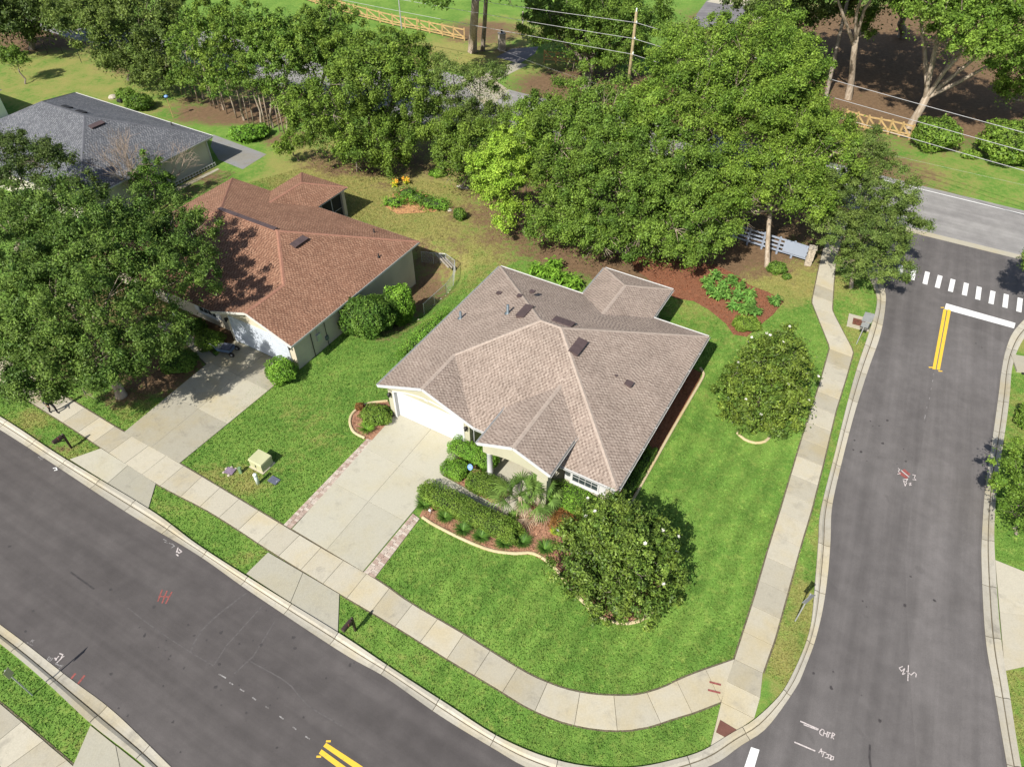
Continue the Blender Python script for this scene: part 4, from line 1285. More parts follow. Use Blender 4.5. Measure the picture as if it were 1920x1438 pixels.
fr = MB(); fr.bb((9.45, 2.22, .11), (9.598, 2.30, 2.34)); fr.bb((10.552, 2.22, .11), (10.7, 2.30, 2.34)); fr.bb((9.598, 2.22, 2.202), (10.552, 2.30, 2.34)); fr.build('door_frame', M['white'], dr)
# gutters and downspouts
gutter(h1, (0, 0, E1 - .02), (0, D1, E1 - .02), (-1, 0)); gutter(h1, (W1, 0, E1 - .02), (W1, D1, E1 - .02), (1, 0))
gutter(h1, (0, D1, E1 - .02), (NX0, D1, E1 - .02), (0, 1)); gutter(h1, (NX1, D1, E1 - .02), (W1, D1, E1 - .02), (0, 1))
gutter(h1, (NX1, D1 + .13, E1 - .02), (NX1, NY, E1 - .02), (1, 0)); gutter(h1, (NX0, D1 + .13, E1 - .02), (NX0, NY, E1 - .02), (-1, 0)); gutter(h1, (NX0, NY, E1 - .02), (NX1, NY, E1 - .02), (0, 1))
gutter(h1, (GW, 0, E1 - .02), (PX0 + .3, 0, E1 - .02), (0, -1)); gutter(h1, (PX1 - .3, 0, E1 - .02), (W1, 0, E1 - .02), (0, -1))
gutter(h1, (PX0, PY, PE - .02), (PX0, pjy, PE - .02), (-1, 0)); gutter(h1, (PX1, PY, PE - .02), (PX1, pjy, PE - .02), (1, 0))
downspout(h1, (-.06, .45, E1 - .12), (.42, .66, 0), (-.45, -.35)); downspout(h1, (GW + .1, -.06, E1 - .12), (6.27, .70, 0), (.2, -.4))
downspout(h1, (W1 + .06, .3, E1 - .12), (15.12, .7, 0), (-.2, -.5)); downspout(h1, (NX1 + .06, D1 + .25, E1 - .12), (11.33, 13.9, 0), (.5, .2))
for y in (1.5, 3.3, 5.1, 6.9, 8.7, 10.5, 12.3):
    MB().box((W1 + .06, y, E1 + .0), (.11, .03, .012)).build('gutter_strap', M['white'], h1)

# ------------------------------------------------------------------ the brown roofed neighbour (mirror plan)
W2, D2, P2 = 19.5, 13.9, .36
o2 = NEIGH - EX * W2
h2 = thing('house', 'beige stucco house with reddish brown shingle roof under the big tree', 'house', (o2[0], o2[1], 0), HA)
G2 = 7.07; gr = W2 - G2 / 2; gz2 = E1 + P2 * G2 / 2; hd = D2 / 2; pz2 = E1 + P2 * hd; l2, r2 = hd, W2 - hd
lx0, lx1, ly1 = W2 - 15.08, W2 - 10.0, 17.6; lr = (lx0 + lx1) / 2; lz = E1 + P2 * (lx1 - lx0) / 2; lh = ly1 - (lx1 - lx0) / 2; lj = D2 - (lz - E1) / P2
planes2 = [
    ([e0(W2, G2 / 2), e0(W2, D2), (r2, hd, pz2), (gr, G2 / 2, gz2)], (1, 0)),
    ([e0(W2, 0), e0(W2, G2 / 2), (gr, G2 / 2, gz2), (gr, 0, gz2)], (1, 0)),
    ([(gr, 0, gz2), (gr, G2 / 2, gz2), e0(W2 - G2, 0)], (-1, 0)),
    ([e0(0, 0), e0(W2 - G2, 0), (gr, G2 / 2, gz2), (r2, hd, pz2), (l2, hd, pz2)], (0, -1)),
    ([e0(0, 0), (l2, hd, pz2), e0(0, D2)], (-1, 0)),
    ([e0(0, D2), (l2, hd, pz2), (lr, lj, lz), e0(lx0, D2)], (0, 1)),
    ([(l2, hd, pz2), (r2, hd, pz2), e0(W2, D2), e0(lx1, D2), (lr, lj, lz)], (0, 1)),
    ([e0(lx0, D2), (lr, lj, lz), (lr, lh, lz), e0(lx0, ly1)], (-1, 0)),
    ([e0(lx1, ly1), (lr, lh, lz), (lr, lj, lz), e0(lx1, D2)], (1, 0)),
    ([e0(lx0, ly1), (lr, lh, lz), e0(lx1, ly1)], (0, 1)),
]
roof2 = shingle_roof(h2, planes2, (M['shingle2'], M['deck2']), 5)
ridge_caps(roof2, [((gr, 0, gz2), (gr, G2 / 2, gz2)), ((gr, G2 / 2, gz2), (r2, hd, pz2)), ((l2, hd, pz2), (r2, hd, pz2)), ((W2, D2, E1), (r2, hd, pz2)), ((0, D2, E1), (l2, hd, pz2)), ((0, 0, E1), (l2, hd, pz2)),
                   ((lr, lj, lz), (lr, lh, lz)), ((lx0, ly1, E1), (lr, lh, lz)), ((lx1, ly1, E1), (lr, lh, lz))], M['cap2'], .13)
MB().box(((l2 + r2) / 2 - .2, hd + .05, pz2 + .05), (r2 - l2, .34, .05)).build('ridge_vent', M['ventbrown'], roof2)
cs2, sn2 = 1 / math.sqrt(1 + P2 * P2), P2 / math.sqrt(1 + P2 * P2); zr2 = lambda d: E1 + P2 * d
roof_vent(roof2, (W2 - 5.35, 7.2, zr2(5.35)), (0, 1, 0), (sn2, 0, cs2), (1.3, .55, .22), M['ventbrown'])
for x, y in ((W2 - 1.0, 10.3), (W2 - 9.5, 2.0)):
    stack(roof2, (x, y, zr2(min(W2 - x, y))), .3, .05, M['dark'])
stack(roof2, (W2 - 3.2, D2 - 1.3, zr2(1.3)), .3, .05, M['dark'])
wall_run(h2, [(13.0, .55), (19.05, .55), (19.05, 3.0), (13.0, 3.0)], -.05, E1, M['stucco2'])
wall_run(h2, [(.45, 1.1), (12.998, 1.1), (12.998, 3.0), (.45, 3.0)], -.05, E1, M['stucco2'])
wall_run(h2, [(.45, 3.002), (19.05, 3.002), (19.05, 13.45), (.45, 13.45)], -1.7, E1, M['stucco2'])
b = MB(); g_ = [(W2 - G2 + .4, E1 - .3), (19.05, E1 - .3), (19.05, E1 + .02), (gr, gz2 - .12), (W2 - G2 + .4, E1 + .02)]
b.v = [(x, .52, z) for x, z in g_] + [(x, .80, z) for x, z in g_]; b.f = [tuple(range(5)), tuple(range(5, 10))[::-1]] + [(i, 5 + i, 5 + (i + 1) % 5, (i + 1) % 5) for i in range(5)]
b.build('gable_wall', M['stucco2'], h2)
MB().bb((0, 1.1, E1 - .10), (W2, D2, E1 - .03)).build('soffit', M['offwhite'], h2)
for x0, x1 in ((W2 - G2, gr), (W2, gr)):
    s = MB(); s.poly([(x0, .03, E1 - .05), (x1, .03, gz2 - .05), (x1, .52, gz2 - .05), (x0, .52, E1 - .05)]); s.build('soffit', M['offwhite'], h2)
for a, c in (((W2 - G2 - .02, 0, E1 - .07), (gr, 0, gz2 - .07)), ((gr, 0, gz2 - .07), (W2 + .02, 0, E1 - .07))):
    MB().bar(a, c, .05, .16).build('rake_board', M['offwhite'], h2)
MB().bar((W2 + .01, 0, E1 - .08), (W2 + .01, D2, E1 - .08), .04, .15).build('fascia', M['offwhite'], h2)
MB().bar((lx1, D2 + .01, E1 - .08), (W2, D2 + .01, E1 - .08), .04, .15).build('fascia', M['offwhite'], h2)
panel_door(h2, gr - 2.44, gr + 2.44, .53, .05, 2.13, M['door_grey'])
tr = MB(); tr.bb((gr - 2.62, .47, 0), (gr - 2.442, .60, 2.32)); tr.bb((gr + 2.442, .47, 0), (gr + 2.62, .60, 2.32)); tr.bb((gr - 2.442, .47, 2.182), (gr + 2.442, .60, 2.32)); tr.build('door_trim', M['door_grey'], h2)
lantern(h2, (gr - 2.85, .55, 1.9), (0, -1)); lantern(h2, (gr + 2.85, .55, 1.9), (0, -1))
window(h2, (W2 - 9.2, 1.1, .8), (1, 0), (0, -1), 1.7, 1.5, M['white'], 4, 4, .35)
window(h2, (4.2, 1.1, .8), (1, 0), (0, -1), 1.7, 1.5, M['white'], 4, 4)
col2 = MB().lathe((W2 - 12.2, .4, 0), ((.17, 0), (.17, .12), (.13, .15), (.13, 2.3), (.17, 2.36), (.17, 2.5)), 16).build('column', M['white'], h2, True)
# meter and conduits on the side wall
mt = MB().bb((19.052, 2.5, 1.0), (19.20, 2.85, 1.55)).build('electric_meter', M['galv'], h2)
MB().tube([(19.12, 2.67, 1.55), (19.12, 2.67, 2.5)], .03).build('conduit', M['galv'], mt)
MB().tube([(19.12, 2.05, -.02), (19.12, 2.05, 2.4)], .028).build('conduit', M['dark'], mt)
MB().tube([(19.12, 3.4, 0), (19.12, 3.4, 2.45)], .022).build('conduit', M['dark'], mt)
MB().bb((19.052, 3.25, .55), (19.17, 3.5, .85)).build('junction_box', M['lead'], h2)
# screened lanai: piers, knee wall, mesh panels in white frames
MB().bb((lx1 - .55, ly1 - .65, -1.2), (lx1 - .2, ly1 - .3, E1)).build('lanai_pier', M['stucco2'], h2)
MB().bb((lx0 + .2, ly1 - .65, -1.2), (lx0 + .55, ly1 - .3, E1)).build('lanai_pier', M['stucco2'], h2)
MB().bb((lx0, D2 + .002, E1 - .10), (lx1, ly1, E1 - .03)).build('soffit', M['offwhite'], h2)
for i in range(3):
    y0 = 13.5 + (ly1 - .65 - 13.5) * i / 3; y1 = 13.5 + (ly1 - .65 - 13.5) * (i + 1) / 3
    for z0, z1 in ((.1, .95), (.98, 2.4)):
        sp = MB().bb((lx1 - .40, y0 + .04, z0), (lx1 - .385, y1 - .04, z1)).build('screen_panel', M['screen'], h2)
    fm = MB(); fm.bb((lx1 - .42, y0 - .02, .06), (lx1 - .365, y0 + .036, 2.45)); fm.bb((lx1 - .42, y0 + .04, .951), (lx1 - .365, y1 - .02, .979)); fm.bb((lx1 - .42, y0 + .04, 2.401), (lx1 - .365, y1 - .02, 2.46)); fm.build('screen_frame', M['white'], h2)
for i in range(3):
    x0 = lx0 + .55 + (lx1 - lx0 - 1.1) * i / 3; x1 = lx0 + .55 + (lx1 - lx0 - 1.1) * (i + 1) / 3
    MB().bb((x0 + .03, ly1 - .45, .1), (x1 - .03, ly1 - .435, 2.4)).build('screen_panel', M['screen'], h2)
    MB().bb((x0 - .025, ly1 - .47, .06), (x0 + .025, ly1 - .41, 2.45)).build('screen_frame', M['white'], h2)
MB().bb((lx0 + .2, D2 - .3, -1.2), (lx1 - .2, ly1 - .3, .05)).build('lanai_floor', M['concrete_o'], h2)

# ------------------------------------------------------------------ the slate roofed house further left
W3, D3, P3 = 20.0, 14.0, .43
o3 = GREYH - EX * W3 - EY * D3
h3 = thing('house', 'house with blue grey shingle roof behind the left tree', 'house', (o3[0], o3[1], -.25), HA)
E3 = E1 + .25; q3 = D3 / 2; z3 = E3 + P3 * q3
e3 = lambda x, y: (x, y, E3)
fgr = 3.4
planes3 = [
    ([e3(W3, 0), e3(W3, D3), (W3 - q3, q3, z3)], (1, 0)),
    ([e3(0, 0), e3(W3, 0), (W3 - q3, q3, z3), (q3, q3, z3)], (0, -1)),
    ([e3(0, 0), (q3, q3, z3), e3(0, D3)], (-1, 0)),
    ([e3(0, D3), (q3, q3, z3), (W3 - q3, q3, z3), e3(W3, D3)], (0, 1)),
]
roof3 = shingle_roof(h3, planes3, (M['shingle3'], M['deck3']), 9)
ridge_caps(roof3, [((W3, 0, E3), (W3 - q3, q3, z3)), ((W3, D3, E3), (W3 - q3, q3, z3)), ((q3, q3, z3), (W3 - q3, q3, z3)), ((0, 0, E3), (q3, q3, z3)), ((0, D3, E3), (q3, q3, z3))], M['cap3'], .12)
cs3, sn3 = 1 / math.sqrt(1 + P3 * P3), P3 / math.sqrt(1 + P3 * P3)
roof_vent(roof3, (W3 - 5.7, 7.0, E3 + P3 * 5.7), (0, 1, 0), (sn3, 0, cs3), (1.3, .5, .18), M['ventbrown'])
for x in (W3 - 8.6, W3 - 10.6):
    roof_vent(roof3, (x, q3 + .7, E3 + P3 * (D3 - q3 - .7)), (1, 0, 0), (0, sn3, cs3), (1.1, .4, .16), M['dark'])
stack(roof3, (W3 - 4.2, D3 - .9, E3 + P3 * .9), .3, .06, M['dark'])
wall_run(h3, [(.45, .45), (W3 - .45, .45), (W3 - .45, D3 - .45), (.45, D3 - .45)], -.3, E3, M['stucco3'])
MB().bb((0, 0, E3 - .10), (W3, D3, E3 - .03)).build('soffit', M['offwhite'], h3)
gutter(h3, (W3, 0, E3 - .02), (W3, D3, E3 - .02), (1, 0)); gutter(h3, (W3, D3, E3 - .02), (0, D3, E3 - .02), (0, 1))
downspout(h3, (W3 + .06, D3 - .2, E3 - .12), (W3 - .38, D3 - .55, 0), (.3, .2))
window(h3, (4, .45, 1.0), (1, 0), (0, -1), 1.6, 1.3, M['white'], 4, 4)
# a run of low white border fencing at the foot of its side wall
for i in range(15):
    pass

# ------------------------------------------------------------------ the white house just inside the left edge
wp = np.array((-53.48, 74.04))
h4 = thing('house', 'pale white wall of a house at the left edge', 'house', (wp[0], wp[1], 0), HA)
wall_run(h4, [(-16, -11), (0, -11), (0, 0), (-16, 0)], -.2, 2.75, M['stucco4'])
pl4 = [([(-16.4, -11.4, 2.7), (.4, -11.4, 2.7), (-5.5, -5.5, 5.0), (-10.5, -5.5, 5.0)], (0, -1)), ([(.4, -11.4, 2.7), (.4, .4, 2.7), (-5.5, -5.5, 5.0)], (1, 0)),
       ([(.4, .4, 2.7), (-16.4, .4, 2.7), (-10.5, -5.5, 5.0), (-5.5, -5.5, 5.0)], (0, 1)), ([(-16.4, .4, 2.7), (-16.4, -11.4, 2.7), (-10.5, -5.5, 5.0)], (-1, 0))]
d4 = MB()
for p, _ in pl4: d4.poly(p)
d4.build('roof', M['cap3'], h4)


# ------------------------------------------------------------------ vegetation


def unit(v):
    return v / np.maximum(np.linalg.norm(v, axis=-1, keepdims=True), 1e-9)


def leaf_quads(C, N, L, Wd, rng, tone, bend=.0):
    """one four-cornered leaf at each centre"""
    n = len(C)
    r = unit(rng.normal(size=(n, 3)))
    T = unit(np.cross(N, r)); B = np.cross(N, T)
    L = np.broadcast_to(L, n)[:, None]; Wd = np.broadcast_to(Wd, n)[:, None]
    V = np.empty((n, 3, 3))
    V[:, 0] = C - T * L * .5 + B * Wd * .5
    V[:, 1] = C - T * L * .35 - B * Wd * .5
    V[:, 2] = C + T * L * .5 - N * L * .10
    return V.reshape(-1, 3), np.arange(n * 3).reshape(-1, 3), np.repeat(np.clip(tone, 0, 1), 3)


def leaf_mesh(name, parts):
    V = np.concatenate([p[0] for p in parts]); tone = np.concatenate([p[2] for p in parts])
    q = []; o = 0
    for p in parts: q.append(p[1] + o); o += len(p[0])
    return np_mesh(name, V, None, np.concatenate(q), attrs={'tone': tone})


def crown(rng, lobes, leaf, cov=2.2, clump=.85, sparse=0.0, low=-.25, droop=0.0, flat=.8, gap=1.35):
    """leaves gathered in clumps over a set of lobes (x, y, z, r, rz)"""
    lob = np.array([(l[0], l[1], l[2], l[3], l[3], l[4] if len(l) > 4 else l[3] * .8) for l in lobes], float)
    parts_c, parts_n, parts_t = [], [], []
    ph0 = rng.uniform(0, 6.283, 3)
    for i, l in enumerate(lob):
        r = l[3]
        area = 4 * math.pi * r * r * .75
        n = int(cov * area / (.5 * leaf * leaf * 1.1))
        ncl = max(9, int(area / (clump * clump * 2.9) * (1 - sparse)))
        d = unit(rng.normal(size=(ncl * 3, 3)))
        d = d[d[:, 2] > low][:ncl]
        rad = rng.uniform(.50, 1.16, len(d))
        cc = l[:3] + d * l[3:6] * rad[:, None]
        keep = np.ones(len(cc), bool)
        for j, m in enumerate(lob):
            if j != i: keep &= (np.linalg.norm((cc - m[:3]) / m[3:6], axis=1) > .62)
        # gaps between the sprays: the crown is cut by an uneven field
        w = gap / clump
        fld = np.sin(cc[:, 0] * w + ph0[0]) * np.sin(cc[:, 1] * w + ph0[1]) + np.sin(cc[:, 2] * w * 1.3 + ph0[2]) * np.sin((cc[:, 0] - cc[:, 1]) * w * .6 + ph0[0])
        if gap: keep &= fld > -.30
        cc = cc[keep]; d = d[keep]
        if len(cc) == 0: continue
        cr = clump * rng.uniform(.55, 1.2, len(cc))
        ct = rng.uniform(0, 1, len(cc))
        n = int(n * .9)
        k = rng.integers(0, len(cc), n)
        e = unit(rng.normal(size=(n, 3)) + np.array([0, 0, .35]))
        rr_ = np.abs(rng.normal(.55, .24, n))
        ax = unit(rng.normal(size=(len(cc), 3)) + d * .8)               # each spray grows its own way
        C = cc[k] + (e * np.array([1, 1, flat]) + ax[k] * rng.normal(.1, .42, n)[:, None]) * (cr[k] * rr_)[:, None]
        loose = rng.uniform(0, 1, n) < .05
        dl = unit(rng.normal(size=(n, 3)) + np.array([0, 0, .3]))
        C[loose] = (l[:3] + dl * l[3:6] * rng.uniform(.8, 1.12, n)[:, None])[loose]
        if droop: C[:, 2] -= droop * np.abs(rng.normal(size=n)) * (1 - d[k][:, 2])
        N = unit(e * .75 + d[k] * .30 + np.array([0, 0, .25]) + rng.normal(size=(n, 3)) * .55)
        parts_c.append(C); parts_n.append(N); parts_t.append(ct[k] * .65 + rng.uniform(0, .35, n))
        m_ = n // 9                                                   # thin fill inside the lobe, toned darker to paint the inner shade
        f = unit(rng.normal(size=(m_, 3))) * rng.uniform(.25, .75, (m_, 1))
        parts_c.append(l[:3] + f * l[3:6]); parts_n.append(unit(rng.normal(size=(m_, 3)) + [0, 0, .6])); parts_t.append(rng.uniform(0, .5, m_))
    C = np.concatenate(parts_c); N = np.concatenate(parts_n); t = np.concatenate(parts_t)
    ok = C[:, 2] > .08
    C, N, t = C[ok], N[ok], t[ok]
    s = leaf * rng.uniform(.7, 1.3, len(C))
    return leaf_quads(C, N, s * 1.25, s * .72, rng, t), C


def limbs(rng, base, lobes, r0, fork, extra=3, wob=.25, k=7, twigs=2):
    """trunk to a fork, a limb to each lobe, side branches"""
    b = MB()
    base = np.array([base[0], base[1], base[2] if len(base) > 2 else 0.0])
    L = np.array([(l[0], l[1], l[2]) for l in lobes], float)
    c = L.mean(0)
    top = base + (c - base) * fork
    top[2] = base[2] + (c[2] - base[2]) * max(fork, .35)
    P = [base + np.array([0, 0, -.15]), base + np.array([0, 0, .12]), base * .66 + top * .34 + rng.normal(size=3) * wob * .4, base * .3 + top * .7 + rng.normal(size=3) * wob * .4, top]
    b.tube(P, [r0 * 1.5, r0 * 1.15, r0 * .95, r0 * .88, r0 * .8], k + 2)
    for l, e in zip(lobes, L):
        s = top + (base - top) * rng.uniform(0, .15)
        m1 = s * .6 + e * .4 + rng.normal(size=3) * wob; m2 = s * .25 + e * .75 + rng.normal(size=3) * wob
        rl = r0 * .55 * min(1.0, l[3] / 3.0 + .25)
        tip = e + np.array([0, 0, l[3] * .35])
        b.tube([s, m1, m2, tip], [rl, rl * .8, rl * .5, rl * .14], k, False)
        for _ in range(extra):
            q = m2 * .5 + e * .5; d = unit(rng.normal(size=3) + [0, 0, .5]) * l[3] * .95
            p2 = q + d * .5 + rng.normal(size=3) * wob * .6
            b.tube([q, p2, q + d], [rl * .4, rl * .25, rl * .05], 5, False)
            for _ in range(twigs):
                d2 = unit(d + rng.normal(size=3) * l[3] * .6) * l[3] * .45
                b.tube([p2, p2 + d2 * .5 + rng.normal(size=3) * .1, p2 + d2], [rl * .2, rl * .12, rl * .03], 4, False)
    return b


SEED = [100]


def tree(name, label, base, lobes, leaf, mat, r0=.25, fork=.45, cov=2.2, clump=.85, bark='bark', cat='tree', group=None, sparse=0.0, extra=3, low=-.25, droop=0.0, flowers=0, twigs=2, base_z=None, wob=.25, flat=.8, gap=1.35):
    SEED[0] += 1
    rng = np.random.default_rng(SEED[0])
    leaf *= .82 if base[1] > 84 else .625
    clump *= .9 if base[1] > 84 else .74
    bz = float(land_z(np.array(base[0]), np.array(base[1]))) if base_z is None else base_z
    root = thing(name, label, cat, (base[0], base[1], bz), 0, group)
    loc = [(l[0] - base[0], l[1] - base[1], l[2] - bz, *l[3:]) for l in lobes]
    q, C = crown(rng, loc, leaf, cov, clump, sparse, low, droop, flat, gap)
    link('crown', leaf_mesh('crown', [q]), M[mat], root)
    limbs(rng, (0, 0, 0), loc, r0, fork, extra, wob, 7, twigs).build('trunk', M[bark], root, True)
    if flowers:
        idx = rng.permutation(len(C))
        cen = np.mean([l[:3] for l in loc], 0); got = []
        for i in idx:
            p = C[i]
            if p[2] < cen[2] * .5 or np.linalg.norm((p - cen)[:2]) < .3: continue
            dist = max((np.linalg.norm((p - np.array(l[:3])) / l[3]) for l in loc))
            best = min((np.linalg.norm((p - np.array(l[:3])) / np.array([l[3], l[3], l[4] if len(l) > 4 else l[3] * .8])) for l in loc))
            if best < .98 or any(np.linalg.norm(p - g) < .5 for g in got): continue
            got.append(p)
            if len(got) >= flowers: break
        fm = MB()
        for a in range(6):
            an = a * 1.047
            u = Vector((math.cos(an), math.sin(an), 0)); w = Vector((-math.sin(an), math.cos(an), 0))
            fm.poly([(0, 0, 0), tuple(u * .05 - w * .04 + Vector((0, 0, .03))), tuple(u * .11 + Vector((0, 0, .06))), tuple(u * .05 + w * .04 + Vector((0, 0, .03)))])
        me = fm.mesh('flower'); me.materials.append(M['petal'])
        for p in got:
            o = link('flower', me, None, root)
            o.location = Vector(p) + Vector((-.05, -.10, .12)); o.rotation_euler = (rng.uniform(-.2, .7), rng.uniform(-.4, .4), rng.uniform(0, 6)); o.scale = (1, 1, 1)
    return root


def bush(name, label, c, rx, ry, h, leaf, mat, rz=0.0, box=0.0, cov=2.6, cat='shrub', group=None, z0=0.0, rough=.07, stem=False):
    """clipped or natural shrub: leaves in a skin over a solid core coloured as inner shade; box 0 round .. 1 square"""
    SEED[0] += 1
    rng = np.random.default_rng(SEED[0])
    bz = float(land_z(np.array(c[0]), np.array(c[1])))
    root = thing(name, label, cat, (c[0], c[1], bz), rz, group)
    hz = h * .5
    area = 2 * math.pi * (rx * ry + .6 * hz * (rx + ry)) * 1.1
    leaf *= .85
    n = int(cov * .8 * area / (.55 * leaf * leaf))
    d = unit(rng.normal(size=(n, 3)))
    p = 2 + 6 * box
    s = (np.abs(d[:, 0]) ** p + np.abs(d[:, 1]) ** p + np.abs(d[:, 2]) ** p) ** (-1 / p)
    S = d * s[:, None]
    lump = 1 + 2.0 * rough * (.5 * np.sin(d[:, 0] * 11 + d[:, 2] * 9 + SEED[0]) * np.sin(d[:, 1] * 12 + 2) + np.sin(d[:, 0] * 5.1 + SEED[0]) * np.sin(d[:, 1] * 4.7 + 1.3) + np.sin(d[:, 2] * 6 + d[:, 0] * 3.1) * .6)
    depth = 1 - rng.uniform(0, 1, n) ** 2 * .22
    C = S * np.array([rx, ry, hz]) * (lump * depth)[:, None] + np.array([0, 0, hz * (1.0)])
    N = unit(unit(S / np.array([rx, ry, hz])) * .8 + rng.normal(size=(n, 3)) * .55 + np.array([0, 0, .25]))
    ok = C[:, 2] > .02
    C, N = C[ok], N[ok]
    lf = leaf * rng.uniform(.7, 1.3, len(C))
    t = rng.uniform(0, .55, len(C)) + .45 * (np.sin(C[:, 0] * 4.1 + SEED[0]) * np.sin(C[:, 1] * 3.7) > 0.1)
    link('foliage', leaf_mesh('foliage', [leaf_quads(C, N, lf * 1.2, lf * .75, rng, t)]), M[mat], root)
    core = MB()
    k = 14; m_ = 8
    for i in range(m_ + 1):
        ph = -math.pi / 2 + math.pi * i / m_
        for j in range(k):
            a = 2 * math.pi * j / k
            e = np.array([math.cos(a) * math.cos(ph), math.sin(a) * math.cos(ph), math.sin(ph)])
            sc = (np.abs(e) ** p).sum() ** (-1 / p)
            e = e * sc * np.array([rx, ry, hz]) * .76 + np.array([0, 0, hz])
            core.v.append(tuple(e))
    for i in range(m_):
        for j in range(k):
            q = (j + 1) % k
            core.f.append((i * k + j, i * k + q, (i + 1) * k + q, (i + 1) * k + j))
    core.build('branches', M['core'], root)  # solid dark filler for the twigs and the shade among them
    return root


M['core'] = m_plain('core_shade', (.030, .045, .014), .95, .3, 6.0)


def tuft(name, label, c, n, length, width, mat, cat='plant', group=None, up=.8, arch=.7, z0=0.0, seg=3, hues=(0, 1)):
    """strap leaves arching from one crown"""
    SEED[0] += 1
    rng = np.random.default_rng(SEED[0])
    V, Q, T = [], [], []
    for i in range(n):
        a = rng.uniform(0, 2 * math.pi); L = length * rng.uniform(.7, 1.15); u0 = up * rng.uniform(.6, 1.2)
        d = np.array([math.cos(a), math.sin(a)]); w = np.array([-d[1], d[0]]) * width * .5
        o = len(V)
        for s in range(seg + 1):
            t = s / seg
            r_ = L * t * (.35 + .65 * t * arch); z = L * u0 * (t - arch * .55 * t * t) + .02
            ww = w * (1 - t) ** .6 * (.6 + .8 * t) if s < seg else w * .05
            V += [(d[0] * r_ - ww[0], d[1] * r_ - ww[1], z), (d[0] * r_ + ww[0], d[1] * r_ + ww[1], z)]
        for s in range(seg): Q.append((o + 2 * s, o + 2 * s + 1, o + 2 * s + 3, o + 2 * s + 2))
        T += [rng.uniform(*hues)] * (2 * seg + 2)
    root = thing(name, label, cat, (c[0], c[1], z0), 0, group)
    link('foliage', np_mesh('foliage', np.array(V), np.array(Q), attrs={'tone': T}), M[mat], root)
    return root


def fan_frond(rng, size, V, Q, T, origin, az, el, droop, tone):
    """one palmate frond: stalk and a spread of blades"""
    o = np.array(origin); d = np.array([math.cos(az) * math.cos(el), math.sin(az) * math.cos(el), math.sin(el)])
    tip = o + d * size * .75 + np.array([0, 0, -droop * size * .3])
    s = unit(np.cross(d, [0, 0, 1]))
    def strip(a, b, w0, w1):
        k = len(V)
        V.extend([a - s * w0, a + s * w0, b + s * w1, b - s * w1]); Q.append((k, k + 1, k + 2, k + 3)); T.extend([tone] * 4)
    strip(o, tip, .018, .014)
    up = unit(np.cross(s, d))
    for j in range(15):
        an = (j / 14 - .5) * 3.6
        e = d * math.cos(an) + s * math.sin(an)
        L = size * .62 * (1 - .28 * abs(an) / 1.8) * rng.uniform(.85, 1.1)
        m_ = tip + e * L * .55 + np.array([0, 0, -droop * L * .18]); f = tip + e * L + np.array([0, 0, -droop * L * .75])
        w = unit(np.cross(e, up)) * (.036 if droop < 1 else .014)
        k = len(V)
        V.extend([tip - w * .3, tip + w * .3, m_ + w, m_ - w, f]); Q.append((k, k + 1, k + 2, k + 3)); T.extend([tone + rng.uniform(-.15, .15)] * 5)
        Q.append((k + 3, k + 2, k + 4, k + 4))


def palm(label, c, h, size, n_live, n_dead, seed):
    rng = np.random.default_rng(seed)
    root = thing('fan_palm', label, 'palm', (c[0], c[1], 0))
    MB().tube([(0, 0, -.05), (.02, 0, h * .5), (0, .03, h)], [.16, .13, .12], 10).build('trunk', M['bark2'], root, True)
    for nm, n, mat, elr, dr in (('frond', n_live, 'palm', (.1, 1.3), .5), ('dead_frond', n_dead, 'deadfrond', (-.75, .05), 1.05)):
        for i in range(n):
            V, Q, T = [], [], []
            fan_frond(rng, size * rng.uniform(.85, 1.1), V, Q, T, (0, 0, h), rng.uniform(0, 6.283), rng.uniform(*elr), dr, rng.uniform(.2, .8))
            q4 = [q for q in Q if q[2] != q[3]]; t3 = [q[:3] for q in Q if q[2] == q[3]]
            link(nm, np_mesh(nm, np.array(V), q4, t3, attrs={'tone': np.clip(T, 0, 1)}), M[mat], root)
    return root


def broadleaf(name, label, c, n, size, mat, spread, cat='plant', group=None, h=.6, z0=0.0, stems=True):
    """clump of stems each carrying a few broad leaves"""
    SEED[0] += 1
    rng = np.random.default_rng(SEED[0])
    root = thing(name, label, cat, (c[0], c[1], z0), 0, group)
    V, Q, T = [], [], []
    st = MB()
    for i in range(n):
        a = rng.uniform(0, 6.283); r_ = spread * math.sqrt(rng.uniform(0, 1)) * .7
        b0 = np.array([r_ * math.cos(a) * .6, r_ * math.sin(a) * .6, 0]); hh = h * rng.uniform(.5, 1.1)
        t0 = np.array([r_ * math.cos(a), r_ * math.sin(a), hh])
        st.tube([tuple(b0), tuple(t0)], [.012, .006], 4, False)
        for j in range(4):
            az = rng.uniform(0, 6.283); el = rng.uniform(-.3, .7)
            d = np.array([math.cos(az) * math.cos(el), math.sin(az) * math.cos(el), math.sin(el)])
            s = unit(np.cross(d, [0, 0, 1])); L = size * rng.uniform(.7, 1.2); w = L * .17
            o = b0 + (t0 - b0) * rng.uniform(.5, 1.0); m_ = o + d * L * .5 + np.array([0, 0, .05 * L]); f = o + d * L - np.array([0, 0, .28 * L])
            k = len(V)
            V += [o, m_ + s * w, m_ - s * w, f]; Q.append((k, k + 1, k + 3, k + 2)); T += [rng.uniform(0, 1)] * 4
    link('foliage', np_mesh('foliage', np.array(V), np.array(Q), attrs={'tone': T}), M[mat], root)
    st.build('stems', M[mat], root)
    return root

# ------------------------------------------------------------------ grass on the nearer lawns


